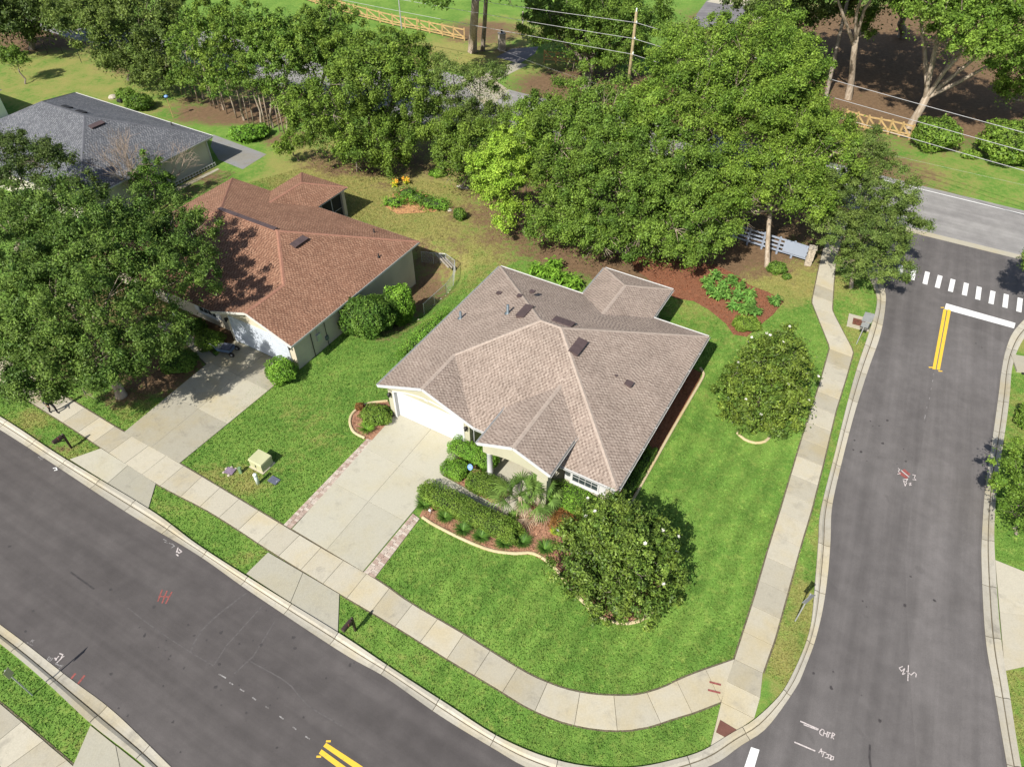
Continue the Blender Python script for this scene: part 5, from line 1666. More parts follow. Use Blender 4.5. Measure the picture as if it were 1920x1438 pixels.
def grass_field(name, label, polys, holes, per_m2, seed, hgt=.055, wid=.045):
    rng = np.random.default_rng(seed)
    Xs, Ys = [], []
    for P in polys:
        P = np.asarray(P)[:, :2]
        lo, hi = P.min(0), P.max(0)
        n = int((hi[0] - lo[0]) * (hi[1] - lo[1]) * per_m2)
        X = rng.uniform(lo[0], hi[0], n); Y = rng.uniform(lo[1], hi[1], n)
        k = inside(P, X, Y)
        for h in holes: k &= ~inside(h, X, Y)
        Xs.append(X[k]); Ys.append(Y[k])
    X = np.concatenate(Xs); Y = np.concatenate(Ys)
    bare = cover(X, Y, BARE)
    k = rng.uniform(0, 1, len(X)) > bare * 1.1
    X, Y = X[k], Y[k]; n = len(X)
    Z = land_z(X, Y)
    a = rng.uniform(0, 6.283, n); w = wid * rng.uniform(.5, 1.2, n); h = hgt * rng.uniform(.5, 1.5, n)
    lx = rng.normal(0, .03, n); ly = rng.normal(0, .03, n)
    V = np.empty((n, 3, 3))
    V[:, 0] = np.stack([X - np.cos(a) * w, Y - np.sin(a) * w, Z], 1)
    V[:, 1] = np.stack([X + np.cos(a) * w, Y + np.sin(a) * w, Z], 1)
    V[:, 2] = np.stack([X + lx, Y + ly, Z + h], 1)
    me = np_mesh(name, V.reshape(-1, 3), None, np.arange(n * 3).reshape(-1, 3),
                 attrs={'dry': np.repeat(cover(X, Y, DRY), 3), 'bare': np.repeat(cover(X, Y, BARE), 3), 'stripe': np.repeat(stripe(X, Y), 3)})
    return tag(link(name, me, M['blade']), label, 'grass', kind='stuff')

kin = [tuple(p) for p in resample(k_far_in, n=160)]
n_f = int(np.argmin([p[1] for p in kin]))
lot = [tuple(p) for p in w_up[int(len(w_up) * .12):]] + [tuple(p) for p in w2l] + [(25.48, 49.69), (10.30, 48.52), (-2.88, 57.96), (-17.46, 64.11), (-29.62, 56.08), (-37.92, 42.18)]
strip_front = [tuple(p) for p in w_lo[int(len(w_lo) * .12):]] + [(8.38, 10.92)] + [p for p in kin if p[1] < 30][::-1][30:]
Hhole = [hl(*p) for p in ((.5, .6), (15.04, .6), (15.04, 13.7), (11.25, 13.7), (11.25, 17.3), (7.1, 17.3), (7.1, 13.7), (.5, 13.7))]
Nhole = [tuple(NEIGH + EX * x + EY * y) for x, y in ((-.45, .6), (-.45, 13.4), (-19, 13.4), (-19, .6))]
d1hole = [(-12.34, 22.19), (-8.65, 28.39), hl(.6, .62), hl(6.1, .62), (-5.00, 22.57), (-6.92, 18.91)]
d2hole = [(-23.48, 28.86), (-19.31, 26.44), (-16.00, 34.62), (-20.25, 35.78)]
BED1 = [(-5.04, 22.74), (-4.24, 22.16), (-3.11, 21.48), (-1.96, 20.89), (-0.97, 20.50), (0.14, 20.34), (1.11, 20.34), (2.05, 19.65), (2.68, 18.73), (3.30, 17.91), (4.02, 17.06), (4.87, 16.56), (5.90, 16.56), (6.79, 17.06), (7.38, 17.85), (7.41, 18.94), (7.25, 20.66), hl(15.9, -.4), hl(15.2, .7), hl(12.2, .7), hl(12.1, -1.1), hl(8.0, -1.1), hl(6.3, .5), (-4.04, 26.56), (-4.09, 25.54)]
BED2 = [(-10.00, 29.78), (-9.62, 28.82), (-8.63, 28.22), (-8.05, 28.22), (-7.10, 29.34), hl(.4, .5), (-7.86, 31.53), (-9.08, 31.30), (-9.84, 30.60)]
BED3 = [(9.55, 45.93), (12.05, 42.18), (13.37, 41.85), (14.33, 40.78), (15.17, 39.25), (15.46, 38.02), (16.33, 37.79), (17.58, 39.07), (18.85, 40.28), (20.05, 41.85), (19.16, 42.96), (17.97, 43.84), (16.95, 45.57), (15.90, 46.51), (13.87, 46.87), (11.48, 47.76), (9.37, 47.92)]
BED4 = [hl(15.04, .8), hl(15.9, .4), hl(15.9, 12.9), hl(15.75, 13.6), hl(15.04, 13.7)]
BED5 = [(-11.09, 55.35), (-10.75, 57.48), (-9.69, 58.73), (-8.16, 57.96), (-5.85, 55.62), (-6.69, 54.45), (-8.29, 54.28), (-9.88, 54.10)]
ENTRY = [(-4.09, 25.62), (-0.88, 23.45), (1.07, 25.62), (2.12, 25.23), (0.88, 23.56), (-0.43, 22.16), (-4.80, 24.66)]
holes = [Hhole, Nhole, d1hole, d2hole, BED1, BED2, BED3, BED4, BED5, ENTRY, [(-12.69, 20.47), (-8.55, 18.08), (-8.27, 16.02), (-13.49, 19.22)], [(-24.34, 27.59), (-20.14, 24.97), (-19.93, 23.24), (-25.82, 26.73)],
         [tuple(p) for p in w2l] + [tuple(p) for p in w2r[::-1]], [(10.29, 14.77), (11.44, 14.12), (10.53, 12.12), (8.38, 10.92), (9.26, 12.83)]]
strip_side = [tuple(p) for p in w2r] + [tuple(p) for p in kin if p[1] > 13 and p[0] > 12][::-1]
grass_field('lawn_grass', 'mown green grass around the two nearer houses', [lot], holes, 240, 1)
grass_field('verge_grass', 'rough grass of the verges beside the kerbs', [strip_front, strip_side, [(-24.07, 15.49), (-18.19, 11.87), (-18.28, 10.19), (-22.66, 12.78)], [(27.49, 25.23), (32.85, 34.10), (35.13, 34.10), (26.86, 18.79), (25.04, 20.12)], [(22.48, 14.12), (23.49, 14.37), (22.19, 10.16), (21.22, 10.16)]], holes, 240, 2, .05)


def bed(name, label, P, mat, chip, per, seed, size=.10, z=.02):
    o = sheet(name, P, z, M[mat], label)
    rng = np.random.default_rng(seed); A = np.array(P); lo, hi = A.min(0), A.max(0)
    n = int((hi - lo).prod() * per)
    X = rng.uniform(lo[0], hi[0], n); Y = rng.uniform(lo[1], hi[1], n); k = inside(P, X, Y)
    for h in (ENTRY, d1hole): k &= ~inside(h, X, Y)
    X, Y = X[k], Y[k]; n = len(X)
    N = unit(rng.normal(size=(n, 3)) * .6 + [0, 0, 1]); C = np.stack([X, Y, z + rng.uniform(.0, .05, n)], 1)
    s = size * rng.uniform(.5, 1.4, n)
    c = link('mulch_chips', leaf_mesh('mulch_chips', [leaf_quads(C, N, s * 1.4, s * .45, rng, rng.uniform(0, 1, n))]), M[chip], o)
    tag(c, kind='stuff')
    return o
bed('mulch_bed', 'pinkish bark mulch bed before the porch and magnolia', BED1, 'mulch2', 'chip', 130, 1)
bed('mulch_bed', 'small mulch bed left of the garage door', BED2, 'mulch2', 'chip', 130, 2)
bed('mulch_bed', 'dark red brown mulch bed in the rear garden', BED3, 'mulch', 'chip_d', 70, 3)
bed('mulch_bed', 'shaded mulch strip along the right wall', BED4, 'mulch', 'chip_d', 70, 4)
bed('mulch_bed', 'pine straw island bed on the neighbour back lawn', BED5, 'straw', 'chip', 40, 5, .14)


def edging(label, P, w=.16, h=.10):
    P = catmull(P, .3); n = len(P)
    T = np.gradient(P, axis=0); T /= np.linalg.norm(T, axis=1)[:, None]; S = np.stack([-T[:, 1], T[:, 0]], 1)
    b = MB(); prof = ((-.5, -.02), (-.5, h * .6), (-.2, h), (.3, h), (.5, h * .7), (.5, -.02)); k = len(prof)
    for i in range(n):
        b.v += [(P[i][0] + S[i][0] * w * x, P[i][1] + S[i][1] * w * x, z) for x, z in prof]
    for i in range(n - 1):
        for j in range(k - 1): b.f.append((i * k + j, (i + 1) * k + j, (i + 1) * k + j + 1, i * k + j + 1)[::-1])
    b.f.append(tuple(range(k))); b.f.append(tuple((n - 1) * k + j for j in range(k))[::-1])
    return tag(b.build('bed_edging', M['edging']), label, 'edging')
edging('long curved tan concrete edging of the front bed', [(-4.86, 22.67), (-4.25, 22.22), (-3.12, 21.55), (-1.96, 20.95), (-0.97, 20.56), (0.14, 20.40), (1.11, 20.40), (2.05, 19.71), (2.69, 18.79), (3.30, 17.91), (4.02, 17.06), (4.88, 16.59), (5.90, 16.59), (6.79, 17.06), (7.40, 17.97)])
edging('curved tan edging round the bed left of the garage', [(-7.86, 31.53), (-9.08, 31.30), (-9.84, 30.60), (-9.97, 29.78), (-9.60, 28.90), (-8.84, 28.39)])
edging('straight tan edging along the right wall bed', [hl(15.55, 14.0), hl(15.9, 13.6), hl(16.0, 12.9), hl(15.95, 8), hl(15.95, 4), hl(15.95, .6)])
edging('short curved edging under the roadside magnolia', [(13.62, 28.82), (13.92, 28.30), (14.49, 28.00), (15.15, 28.13), (15.55, 28.56)])


# ------------------------------------------------------------------ trees, by where they stand
tree('shade_tree', 'big broad shade tree in front of the brown roofed house', (-24.89, 32.01),
     [(-23.93, 32.97, 6.60) + (3.6, 2.8), (-21.54, 35.75, 6.50) + (3.0, 2.4), (-26.55, 31.74, 6.40) + (3.4, 2.7), (-21.02, 31.51, 5.40) + (2.2, 1.6), (-22.95, 29.65, 5.60) + (2.3, 1.6), (-26.06, 28.99, 5.60) + (2.2, 1.5), (-29.14, 36.15, 7.40) + (3.2, 2.4), (-25.15, 37.27, 8.00) + (3.2, 2.4), (-21.93, 40.40, 6.60) + (2.6, 2.0), (-24.17, 41.05, 7.40) + (2.4, 1.8), (-28.52, 40.03, 8.40) + (2.6, 2.0), (-32.33, 40.07, 7.60) + (2.8, 2.2), (-24.20, 28.34, 4.80) + (1.2, .8), (-26.36, 28.41, 3.90) + (1.0, .6), (-28.60, 30.80, 5.60) + (2.4, 1.8), (-27.58, 28.12, 4.60) + (1.2, .8), (-21.95, 28.98, 4.80) + (1.2, .8)],
     .19, 'shade', .30, .35, 1.9, .75, 'bark2', droop=.15)
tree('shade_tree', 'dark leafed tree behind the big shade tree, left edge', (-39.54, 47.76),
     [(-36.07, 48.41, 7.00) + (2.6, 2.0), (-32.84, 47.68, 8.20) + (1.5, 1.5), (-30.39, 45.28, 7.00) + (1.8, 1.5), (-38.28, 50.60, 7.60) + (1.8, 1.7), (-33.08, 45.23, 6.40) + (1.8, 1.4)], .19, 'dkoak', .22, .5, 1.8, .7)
tree('conifer_shrub', 'dark narrow evergreen beside the slate roofed house wall', (-30.84, 54.28), [(-30.14, 55.18, 3.60) + (1.1, 1.5), (-31.12, 55.70, 2.00) + (1.4, 1.4), (-30.54, 56.16, 1.50) + (1.2, 1.1)], .17, 'dkbush', .12, .4, 2.2, .5)
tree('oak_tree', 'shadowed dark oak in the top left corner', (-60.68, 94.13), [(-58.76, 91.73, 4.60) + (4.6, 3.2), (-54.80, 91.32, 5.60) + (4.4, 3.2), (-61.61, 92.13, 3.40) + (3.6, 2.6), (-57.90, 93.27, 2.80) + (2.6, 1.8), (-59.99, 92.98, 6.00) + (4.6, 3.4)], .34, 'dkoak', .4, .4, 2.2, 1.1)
tree('oak_tree', 'tall olive green oak left of the slender trunks', (-44.40, 84.00), [(-43.32, 82.30, 5.80) + (4.2, 3.4), (-39.55, 81.91, 7.00) + (4.4, 3.4), (-46.25, 83.02, 7.20) + (3.8, 3.0), (-40.58, 80.82, 3.80) + (3.6, 2.6), (-37.75, 81.38, 5.00) + (3.6, 2.8), (-43.98, 82.53, 2.80) + (2.6, 1.8), (-36.78, 78.14, 2.80) + (2.6, 2.0), (-39.04, 78.23, 2.20) + (2.4, 1.7)], .30, 'olive', .35, .4, 2.2, 1.0)
# the row of slender trees with bare stems
row = [((-34.18, 78.51), ((-33.34, 76.02, 6.00) + (2.0, 2.0), (-30.87, 73.78, 9.00) + (1.9, 1.9), (-34.38, 76.00, 3.60) + (1.6, 1.4)), 'first'),
       ((-31.10, 75.67), ((-30.19, 73.78, 6.00) + (2.0, 2.0), (-28.52, 73.27, 9.40) + (2.2, 2.0), (-31.74, 74.03, 3.80) + (1.5, 1.4)), 'second'),
       ((-28.18, 72.98), ((-27.70, 71.78, 6.20) + (2.1, 2.0), (-26.04, 71.21, 9.80) + (2.2, 2.0), (-29.00, 71.60, 4.20) + (1.5, 1.2)), 'third'),
       ((-26.19, 72.20), ((-25.18, 70.76, 7.80) + (2.1, 2.2), (-24.50, 71.85, 9.60) + (1.8, 1.8), (-26.70, 71.18, 5.40) + (1.5, 1.4)), 'fourth'),
       ((-24.72, 71.18), ((-23.45, 70.37, 7.20) + (2.1, 2.1), (-23.03, 71.62, 9.20) + (1.8, 1.7), (-24.91, 70.57, 4.60) + (1.4, 1.2)), 'fifth'),
       ((-22.89, 69.93), ((-21.35, 69.00, 7.20) + (2.1, 2.2), (-20.65, 70.25, 9.40) + (2.0, 1.9), (-22.42, 69.61, 4.20) + (1.6, 1.4)), 'sixth')]
rowtrees = []
for i, (bp, lob, nm) in enumerate(row):
    rowtrees.append(tree('slender_tree', nm + ' from the left in the row of slender bare stemmed trees', bp, list(lob), .26, 'laurel', .12, .55, 2.0, .7, 'bark2', group='row of slender trees', extra=2, twigs=1, low=-.5))
# more stems at the foot of the row, each part of the nearest tree
rng = np.random.default_rng(77)
for p in ((-36.93, 79.68), (-36.36, 79.39), (-35.36, 78.51), (-34.49, 77.64), (-32.74, 76.51), (-32.11, 75.95), (-31.43, 75.40), (-30.44, 74.58), (-29.12, 73.51), (-27.47, 72.20), (-26.90, 71.94), (-25.50, 71.43), (-24.95, 70.80), (-23.79, 70.30), (-23.27, 69.93)):
    h = rng.uniform(4.2, 6.0); r = rng.uniform(.045, .085); a = rng.uniform(-.5, .3)
    o = min(rowtrees, key=lambda q: (q.location.x - p[0]) ** 2 + (q.location.y - p[1]) ** 2)
    x, y = p[0] - o.location.x, p[1] - o.location.y
    MB().tube([(x, y, -.1), (x + a * .3, y + .2, h * .45), (x + a, y + .8, h)], [r * 1.2, r, r * .6], 7).build('stem', M['bark2'], o, True)
tree('laurel_tree', 'yellow green rounded tree right of the slender row', (-20.50, 74.45), [(-19.00, 72.30, 8.50) + (2.6, 2.4), (-17.14, 72.94, 9.50) + (2.6, 2.2), (-19.63, 70.94, 6.50) + (2.6, 2.4), (-16.41, 71.34, 7.60) + (2.6, 2.2), (-20.15, 70.41, 8.40) + (2.0, 2.0)], .27, 'laurel', .2, .4, 2.0, .8)
tree('oak_tree', 'wide deep green oak behind the brown roofed house', (-13.86, 64.11),
     [(-12.47, 62.48, 8.20) + (3.6, 3.0), (-15.87, 61.86, 6.60) + (3.2, 2.6), (-9.38, 62.60, 7.00) + (3.2, 2.6), (-12.81, 61.69, 5.00) + (3.2, 2.4), (-16.82, 61.52, 3.60) + (2.6, 2.2), (-13.92, 60.44, 2.60) + (2.2, 1.8), (-10.27, 60.98, 3.60) + (2.4, 2.0), (-11.33, 65.34, 9.20) + (3.0, 2.3), (-9.07, 65.74, 8.60) + (2.4, 2.0), (-8.06, 61.69, 5.00) + (2.0, 1.7), (-18.10, 62.45, 5.40) + (2.2, 2.0), (-11.21, 61.02, 1.80) + (1.8, 1.4)],
     .24, 'oak', .38, .35, 2.0, .9, droop=.35)
tree('small_tree', 'small leafy tree on the neighbour back lawn edge', (-20.49, 63.89), [(-20.39, 62.88, 2.30) + (1.2, 1.0), (-21.54, 63.24, 1.50) + (.9, .7)], .2, 'oak2', .09, .5, 1.8, .5)
tree('thin_oak', 'thin greyish oak letting the far road show through', (-4.11, 64.11), [(-5.08, 62.48, 8.20) + (2.4, 2.0), (-2.78, 62.26, 7.60) + (2.6, 2.0), (-4.70, 61.42, 5.60) + (2.6, 2.2), (-2.12, 61.23, 5.20) + (2.6, 2.1), (-5.69, 60.55, 3.80) + (2.0, 1.8)], .2, 'olive', .2, .45, 1.0, .8, sparse=.35)
tree('oak_tree', 'shaded green oak left of the lime green tree', (-4.36, 58.73), [(-3.67, 58.23, 4.40) + (2.6, 2.2), (-4.86, 57.51, 2.80) + (2.2, 2.0), (-3.23, 56.93, 2.60) + (2.2, 2.0), (-1.36, 57.97, 5.00) + (2.4, 2.0), (-5.08, 59.61, 5.20) + (2.0, 1.6)], .23, 'oak', .22, .4, 2.0, .8)
tree('lime_tree', 'bright lime green tree at the lawn edge', (1.11, 50.89), [(0.75, 53.06, 7.20) + (1.7, 1.6), (-0.82, 51.29, 6.40) + (1.8, 1.6), (-2.01, 51.68, 5.40) + (1.5, 1.3), (-0.21, 50.60, 5.20) + (1.9, 1.6), (-1.68, 50.71, 4.00) + (1.5, 1.3), (0.00, 50.00, 3.00) + (1.4, 1.1), (1.66, 52.22, 6.60) + (1.4, 1.2), (-0.64, 49.92, 1.60) + (1.0, .8)], .21, 'lime', .14, .4, 2.2, .6)
OAKS = [
    ('live oak just right of the lime green tree', (3.54, 50.89), [(3.24, 51.48, 7.60) + (3.0, 2.4), (4.06, 55.83, 8.00) + (2.8, 2.1), (1.73, 55.96, 7.20) + (2.2, 1.8), (3.54, 50.98, 5.00) + (2.5, 2.1), (5.04, 48.98, 5.40) + (2.9, 2.4), (4.10, 48.06, 3.20) + (2.6, 2.2), (5.68, 46.81, 2.80) + (2.4, 2.0), (2.91, 48.16, 2.20) + (1.7, 1.4)], 'oak'),
    ('live oak with its crown behind the breakfast nook roof', (8.59, 48.52), [(7.19, 50.14, 7.40) + (3.2, 2.6), (7.05, 54.49, 9.00) + (2.9, 2.2), (7.62, 48.10, 5.00) + (3.2, 2.6), (6.41, 46.12, 3.00) + (2.4, 2.0), (9.24, 46.54, 3.20) + (2.8, 2.2), (9.94, 48.24, 5.80) + (2.9, 2.3), (5.72, 52.45, 8.00) + (2.6, 2.0)], 'oak'),
    ('huge live oak crown at the middle of the tree belt', (16.38, 60.93), [(12.29, 53.58, 11.00) + (3.0, 2.4), (14.99, 55.64, 12.00) + (3.8, 2.8), (18.91, 56.75, 12.00) + (3.6, 2.6), (13.24, 52.59, 9.60) + (3.8, 3.0), (16.76, 52.60, 10.00) + (3.6, 2.8), (20.30, 54.34, 10.50) + (3.2, 2.6), (9.68, 52.05, 8.60) + (3.0, 2.4), (21.21, 61.25, 12.50) + (2.6, 2.0), (14.22, 61.16, 11.50) + (2.4, 1.8), (22.97, 58.42, 11.00) + (2.4, 1.9), (8.74, 53.86, 8.00) + (2.2, 1.7)], 'oak2'),
    ('live oak in the shade belt, lower middle', (13.18, 47.76), [(11.35, 48.88, 7.60) + (3.2, 2.6), (13.33, 47.03, 5.60) + (3.2, 2.6), (11.53, 46.31, 3.80) + (2.8, 2.4), (13.21, 45.65, 2.60) + (2.4, 1.9), (14.76, 46.22, 3.40) + (2.4, 2.0), (10.64, 45.55, 2.20) + (1.9, 1.5)], 'oak'),
    ('spreading live oak above the white board fence', (19.94, 46.29), [(17.62, 51.10, 8.20) + (3.4, 2.8), (20.82, 51.10, 8.20) + (3.2, 2.6), (16.41, 49.12, 6.20) + (3.2, 2.6), (19.35, 48.34, 6.40) + (3.2, 2.4), (22.50, 49.28, 7.40) + (3.0, 2.3), (16.34, 47.32, 5.00) + (2.2, 1.6), (21.01, 46.67, 5.80) + (2.5, 1.7), (15.45, 47.58, 4.40) + (2.4, 2.0), (24.72, 53.32, 7.60) + (2.2, 1.7), (22.58, 54.96, 8.80) + (2.6, 2.0)], 'oak2'),
]
for lab, bp, lob, mt in OAKS:
    slim = 'fence' in lab
    tree('live_oak', lab, bp, lob, .22, mt, .19 if slim else .34, .6 if slim else .4, 1.9, .85, group='live oaks in the belt behind the house', extra=6, twigs=4, bark='bark2')
# pale bare limbs breaking the belt's crowns
tree('sidewalk_tree', 'grey green tree over the sidewalk at the street corner', (25.53, 43.50), [(26.05, 49.28, 7.40) + (2.0, 1.7), (26.72, 46.73, 6.20) + (2.5, 2.0), (24.51, 46.67, 5.80) + (2.6, 2.0), (27.22, 44.67, 4.80) + (2.3, 1.9), (25.35, 44.21, 4.20) + (2.6, 2.0), (23.66, 44.93, 4.20) + (2.0, 1.7), (26.42, 42.76, 2.90) + (2.0, 1.5), (24.91, 42.53, 2.60) + (1.7, 1.3), (27.03, 50.23, 8.40) + (1.0, 1.0)], .17, 'olive', .13, .5, 1.7, .6, 'bark2')
# across the far road
tree('oak_tree', 'rounded oak above the far driveway', (8.33, 81.65), [(7.85, 85.44, 4.80) + (4.4, 3.2), (11.76, 84.91, 4.40) + (4.2, 3.0), (9.13, 84.26, 2.60) + (3.4, 2.0), (4.87, 86.34, 4.80) + (3.6, 2.6), (12.61, 83.11, 3.00) + (2.8, 2.0), (10.67, 85.78, 7.20) + (4.4, 3.0), (5.98, 86.48, 7.00) + (4.2, 2.8), (15.49, 86.83, 5.50) + (3.4, 2.4)], .30, 'oak', .55, .4, 1.9, 1.0)
tree('tall_tree', 'tall tree with thick furrowed trunk at the wooden fence', (-4.96, 93.00), [(-6.01, 82.23, 12.50) + (4.6, 3.0), (-2.14, 80.23, 12.50) + (4.4, 3.0), (-8.08, 81.38, 9.50) + (2.2, 1.2), (1.63, 80.44, 11.00) + (3.0, 2.2)], .36, 'oak', .50, .85, 1.6, 1.0, 'bark2', wob=.1)
tree('tall_tree', 'slim straight trunked tree beside the furrowed one', (-3.69, 93.37), [(-2.89, 79.82, 14.00) + (3.4, 2.6), (-1.65, 84.08, 14.00) + (3.0, 2.4)], .36, 'oak', .26, .9, 1.6, 1.0, wob=.05)
tree('pine_tree', 'tall bare leaning pine trunk at the upper right', (34.86, 78.80), [(36.23, 84.11, 17.00) + (2.6, 2.0), (35.85, 85.83, 16.00) + (2.4, 1.6)], .34, 'dkoak', .20, .97, 1.4, .9, wob=.03, extra=2)
tree('tall_tree', 'pale trunked tree with leafy shoots at the upper right', (37.25, 78.51), [(36.05, 78.67, 8.50) + (1.5, 1.6), (36.90, 78.53, 7.00) + (1.2, 1.0), (32.62, 74.06, 14.00) + (4.6, 2.6), (29.97, 76.12, 13.50) + (4.0, 2.4), (35.16, 74.72, 14.50) + (4.4, 2.6)], .30, 'oak', .34, .6, 1.8, .8, 'bark2')
tree('tall_tree', 'great forked tree with three pale limbs at the upper right', (40.23, 69.68), [(38.41, 68.43, 12.00) + (4.0, 2.6), (41.52, 67.53, 10.50) + (4.0, 2.6), (43.42, 69.95, 12.00) + (4.6, 3.0), (46.09, 68.02, 8.50) + (3.4, 2.4), (37.29, 73.02, 13.60) + (4.4, 2.4), (41.02, 74.06, 14.00) + (4.4, 2.6), (45.50, 68.81, 11.00) + (3.8, 2.6)], .30, 'oak2', .42, .33, 1.7, .95, 'bark2', wob=.15)
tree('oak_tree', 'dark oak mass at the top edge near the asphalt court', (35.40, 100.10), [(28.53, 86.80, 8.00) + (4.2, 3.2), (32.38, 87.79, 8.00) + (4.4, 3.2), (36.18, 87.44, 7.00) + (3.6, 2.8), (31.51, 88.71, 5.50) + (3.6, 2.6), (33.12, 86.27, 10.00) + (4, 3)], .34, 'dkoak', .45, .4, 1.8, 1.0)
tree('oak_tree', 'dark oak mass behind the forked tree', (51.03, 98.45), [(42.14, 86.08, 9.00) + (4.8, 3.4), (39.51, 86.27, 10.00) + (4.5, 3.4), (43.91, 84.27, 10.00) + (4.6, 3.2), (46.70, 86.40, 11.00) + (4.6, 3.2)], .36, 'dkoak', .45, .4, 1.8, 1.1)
tree('oak_tree', 'leafy tree at the right edge above the clipped shrubs', (54.94, 74.45), [(50.75, 72.25, 5.00) + (2.6, 2.2), (51.10, 72.36, 6.50) + (3, 2.4), (49.79, 71.12, 3.60) + (1.6, 1.4)], .28, 'oak2', .25, .4, 1.8, .8)
bush('round_shrub', 'rounded shrub at the end of the far wooden fence', (41.46, 66.58), 2.1, 1.9, 3.0, .24, 'hedge')
bush('round_shrub', 'big dense shrub at the right edge across the road', (48.01, 64.11), 3.4, 2.8, 3.8, .26, 'hedge')
bush('low_shrub', 'low green shrub between the two roadside shrubs', (44.26, 64.55), .9, .6, .7, .2, 'hedge')
# magnolias on the near lot
def ring(c, r, z, n, rr, rz, ph=.3):
    q = random.Random(int(z * 100) + n)
    return [(c[0] + r * q.uniform(.8, 1.15) * math.cos(ph + 6.283 * i / n), c[1] + r * q.uniform(.8, 1.15) * math.sin(ph + 6.283 * i / n), z * q.uniform(.88, 1.15), rr * q.uniform(.72, 1.1), rz * q.uniform(.8, 1.15)) for i in range(n)]
mc = (5.39, 19.46)
tree('magnolia_tree', 'bushy magnolia with white blooms at the front corner bed', mc, ring(mc, 2.05, 1.0, 8, 1.4, 1.1) + ring(mc, 1.6, 2.1, 6, 1.4, 1.1, .7) + ring(mc, .75, 3.1, 4, 1.2, 1.0), .20, 'magnolia', .14, .3, 2.1, .55, flowers=12, low=-.9, gap=0)
mc = (15.54, 30.92)
tree('magnolia_tree', 'rounded magnolia with white blooms beside the side street walk', mc, ring(mc, 1.8, 1.1, 7, 1.35, 1.15) + ring(mc, 1.55, 2.5, 6, 1.35, 1.25, .7) + ring(mc, 1.0, 3.9, 4, 1.25, 1.2) + [(mc[0] + .3, mc[1] + .5, 4.9, 1.15, 1.0)], .20, 'magnolia', .14, .3, 2.1, .55, flowers=16, low=-.9, gap=0)
tree('street_tree', 'light green tree at the right edge across the side street', (26.84, 21.65), [(26.90, 23.90, 2.60) + (1.5, 1.3), (26.90, 22.60, 2.00) + (1.5, 1.2), (26.44, 21.68, 1.40) + (1.2, .9), (27.45, 23.18, 2.60) + (1.6, 1.4)], .17, 'oak2', .09, .4, 1.8, .5, sparse=.2)
tree('street_tree', 'slim young tree top left on the pale lawn', (-56.01, 82.74), [(-56.35, 83.38, 2.50) + (1.5, 1.3), (-56.64, 83.40, 2.90) + (1.0, .9)], .26, 'oak', .09, .6, 2.2, .6)
tree('street_tree', 'tree leaning in at the right edge of the intersection', (40.68, 42.18), [(36.37, 40.41, 4.50) + (1.8, 1.5), (36.85, 40.64, 5.20) + (1.9, 1.5)], .2, 'oak', .14, .5, 1.8, .6)


def bare(label, c, h, seed, name='bare_shrub'):
    rng = np.random.default_rng(seed); b = MB()
    def grow(p, d, L, r, dep):
        q = p + d * L * .5 + rng.normal(size=3) * L * .06; e = p + d * L
        b.tube([p, q, e], [r, r * .8, r * .55], 4, False)
        if dep:
            for _ in range(3): grow(e, unit(d + rng.normal(size=3) * .45 + [0, 0, .15]), L * rng.uniform(.62, .9), r * .6, dep - 1)
    for _ in range(6): grow(np.zeros(3), unit(rng.normal(size=3) * .35 + [0, 0, 1]), h * .36, .06, 4)
    root = thing(name, label, 'shrub', c)
    b.build('branches', M['twig'], root)
bare('leafless twiggy crape myrtle against the slate roof', (-31.80, 56.26), 5.4, 5)
# ------------------------------------------------------------------ shrubs and beds of the two gardens
for args in (
    ('big glossy shrub beside the brown roofed house wall', (-10.11, 38.36), 1.75, 1.5, 2.9, .14, 'dkbush'),
    ('second glossy shrub joined to the wall side clump', (-9.08, 39.67), 1.3, 1.2, 2.5, .14, 'dkbush'),
    ('taller bright topped shrub by the rear wall corner', (-8.02, 40.40), 1.05, 1.0, 3.3, .14, 'hedge2'),
    ('ball clipped bright green shrub at the neighbour driveway end', (-14.86, 33.49), .98, .95, 1.65, .10, 'hedge2'),
    ('dark clipped shrub by the neighbour garage', (-20.55, 36.77), .95, .85, 1.2, .12, 'hedge'),
    ('shaded shrub under the big tree by the path', (-21.95, 34.62), 1.15, 1.0, 1.2, .12, 'dkbush'),
    ('dark shrub at the neighbour front window', (-22.16, 38.36), .8, .7, 1.0, .12, 'dkbush'),
    ('small dark shrub alone on the neighbour back lawn', (-4.46, 53.23), .55, .5, 1.1, .12, 'dkbush'),
    ('small bush at the far lawn edge under the trees', (-6.95, 60.93), .8, .6, .6, .13, 'hedge2'),
    ('low dark bush near the board fence', (20.46, 45.57), .75, .6, .8, .12, 'dkbush'),
    ('tiny bush beside the low dark one', (21.01, 44.73), .35, .3, .4, .11, 'dkbush'),
    ('flat topped round bush in the rear mulch bed', (16.51, 38.83), .95, .75, .75, .08, 'hedge'),
    ('leafy shrub behind the slate roofed house', (-40.08, 75.81), 1.4, 1.1, 1.6, .22, 'dkbush'),
    ('lighter shrub by the clutter behind the slate roof', (-42.46, 78.22), 1.0, .9, 1.3, .22, 'hedge'),
    ('broad leaved shrub beside the grey patio', (-26.58, 68.47), 1.8, 1.2, 1.3, .24, 'hedge2'),
    ('small shrub right of the grey patio', (-25.35, 69.31), .9, .8, 1.2, .22, 'hedge2'),
    ('shrub at the right edge below the street inlet', (31.74, 29.34), 1.0, 1.2, 1.2, .14, 'hedge'),
):
    bush('shrub', *args)
bush('clipped_hedge', 'long clipped hedge between the entry path and the lawn', (-2.32, 22.74), 3.05, .62, .95, .075, 'hedge', HA, .75, 2.8, 'hedge', rough=.03)
bush('clipped_hedge', 'clipped hedge left of the porch below the garage corner', (-2.25, 26.81), 1.5, .55, .95, .075, 'hedge2', HA, .7, 2.8, 'hedge', rough=.03)
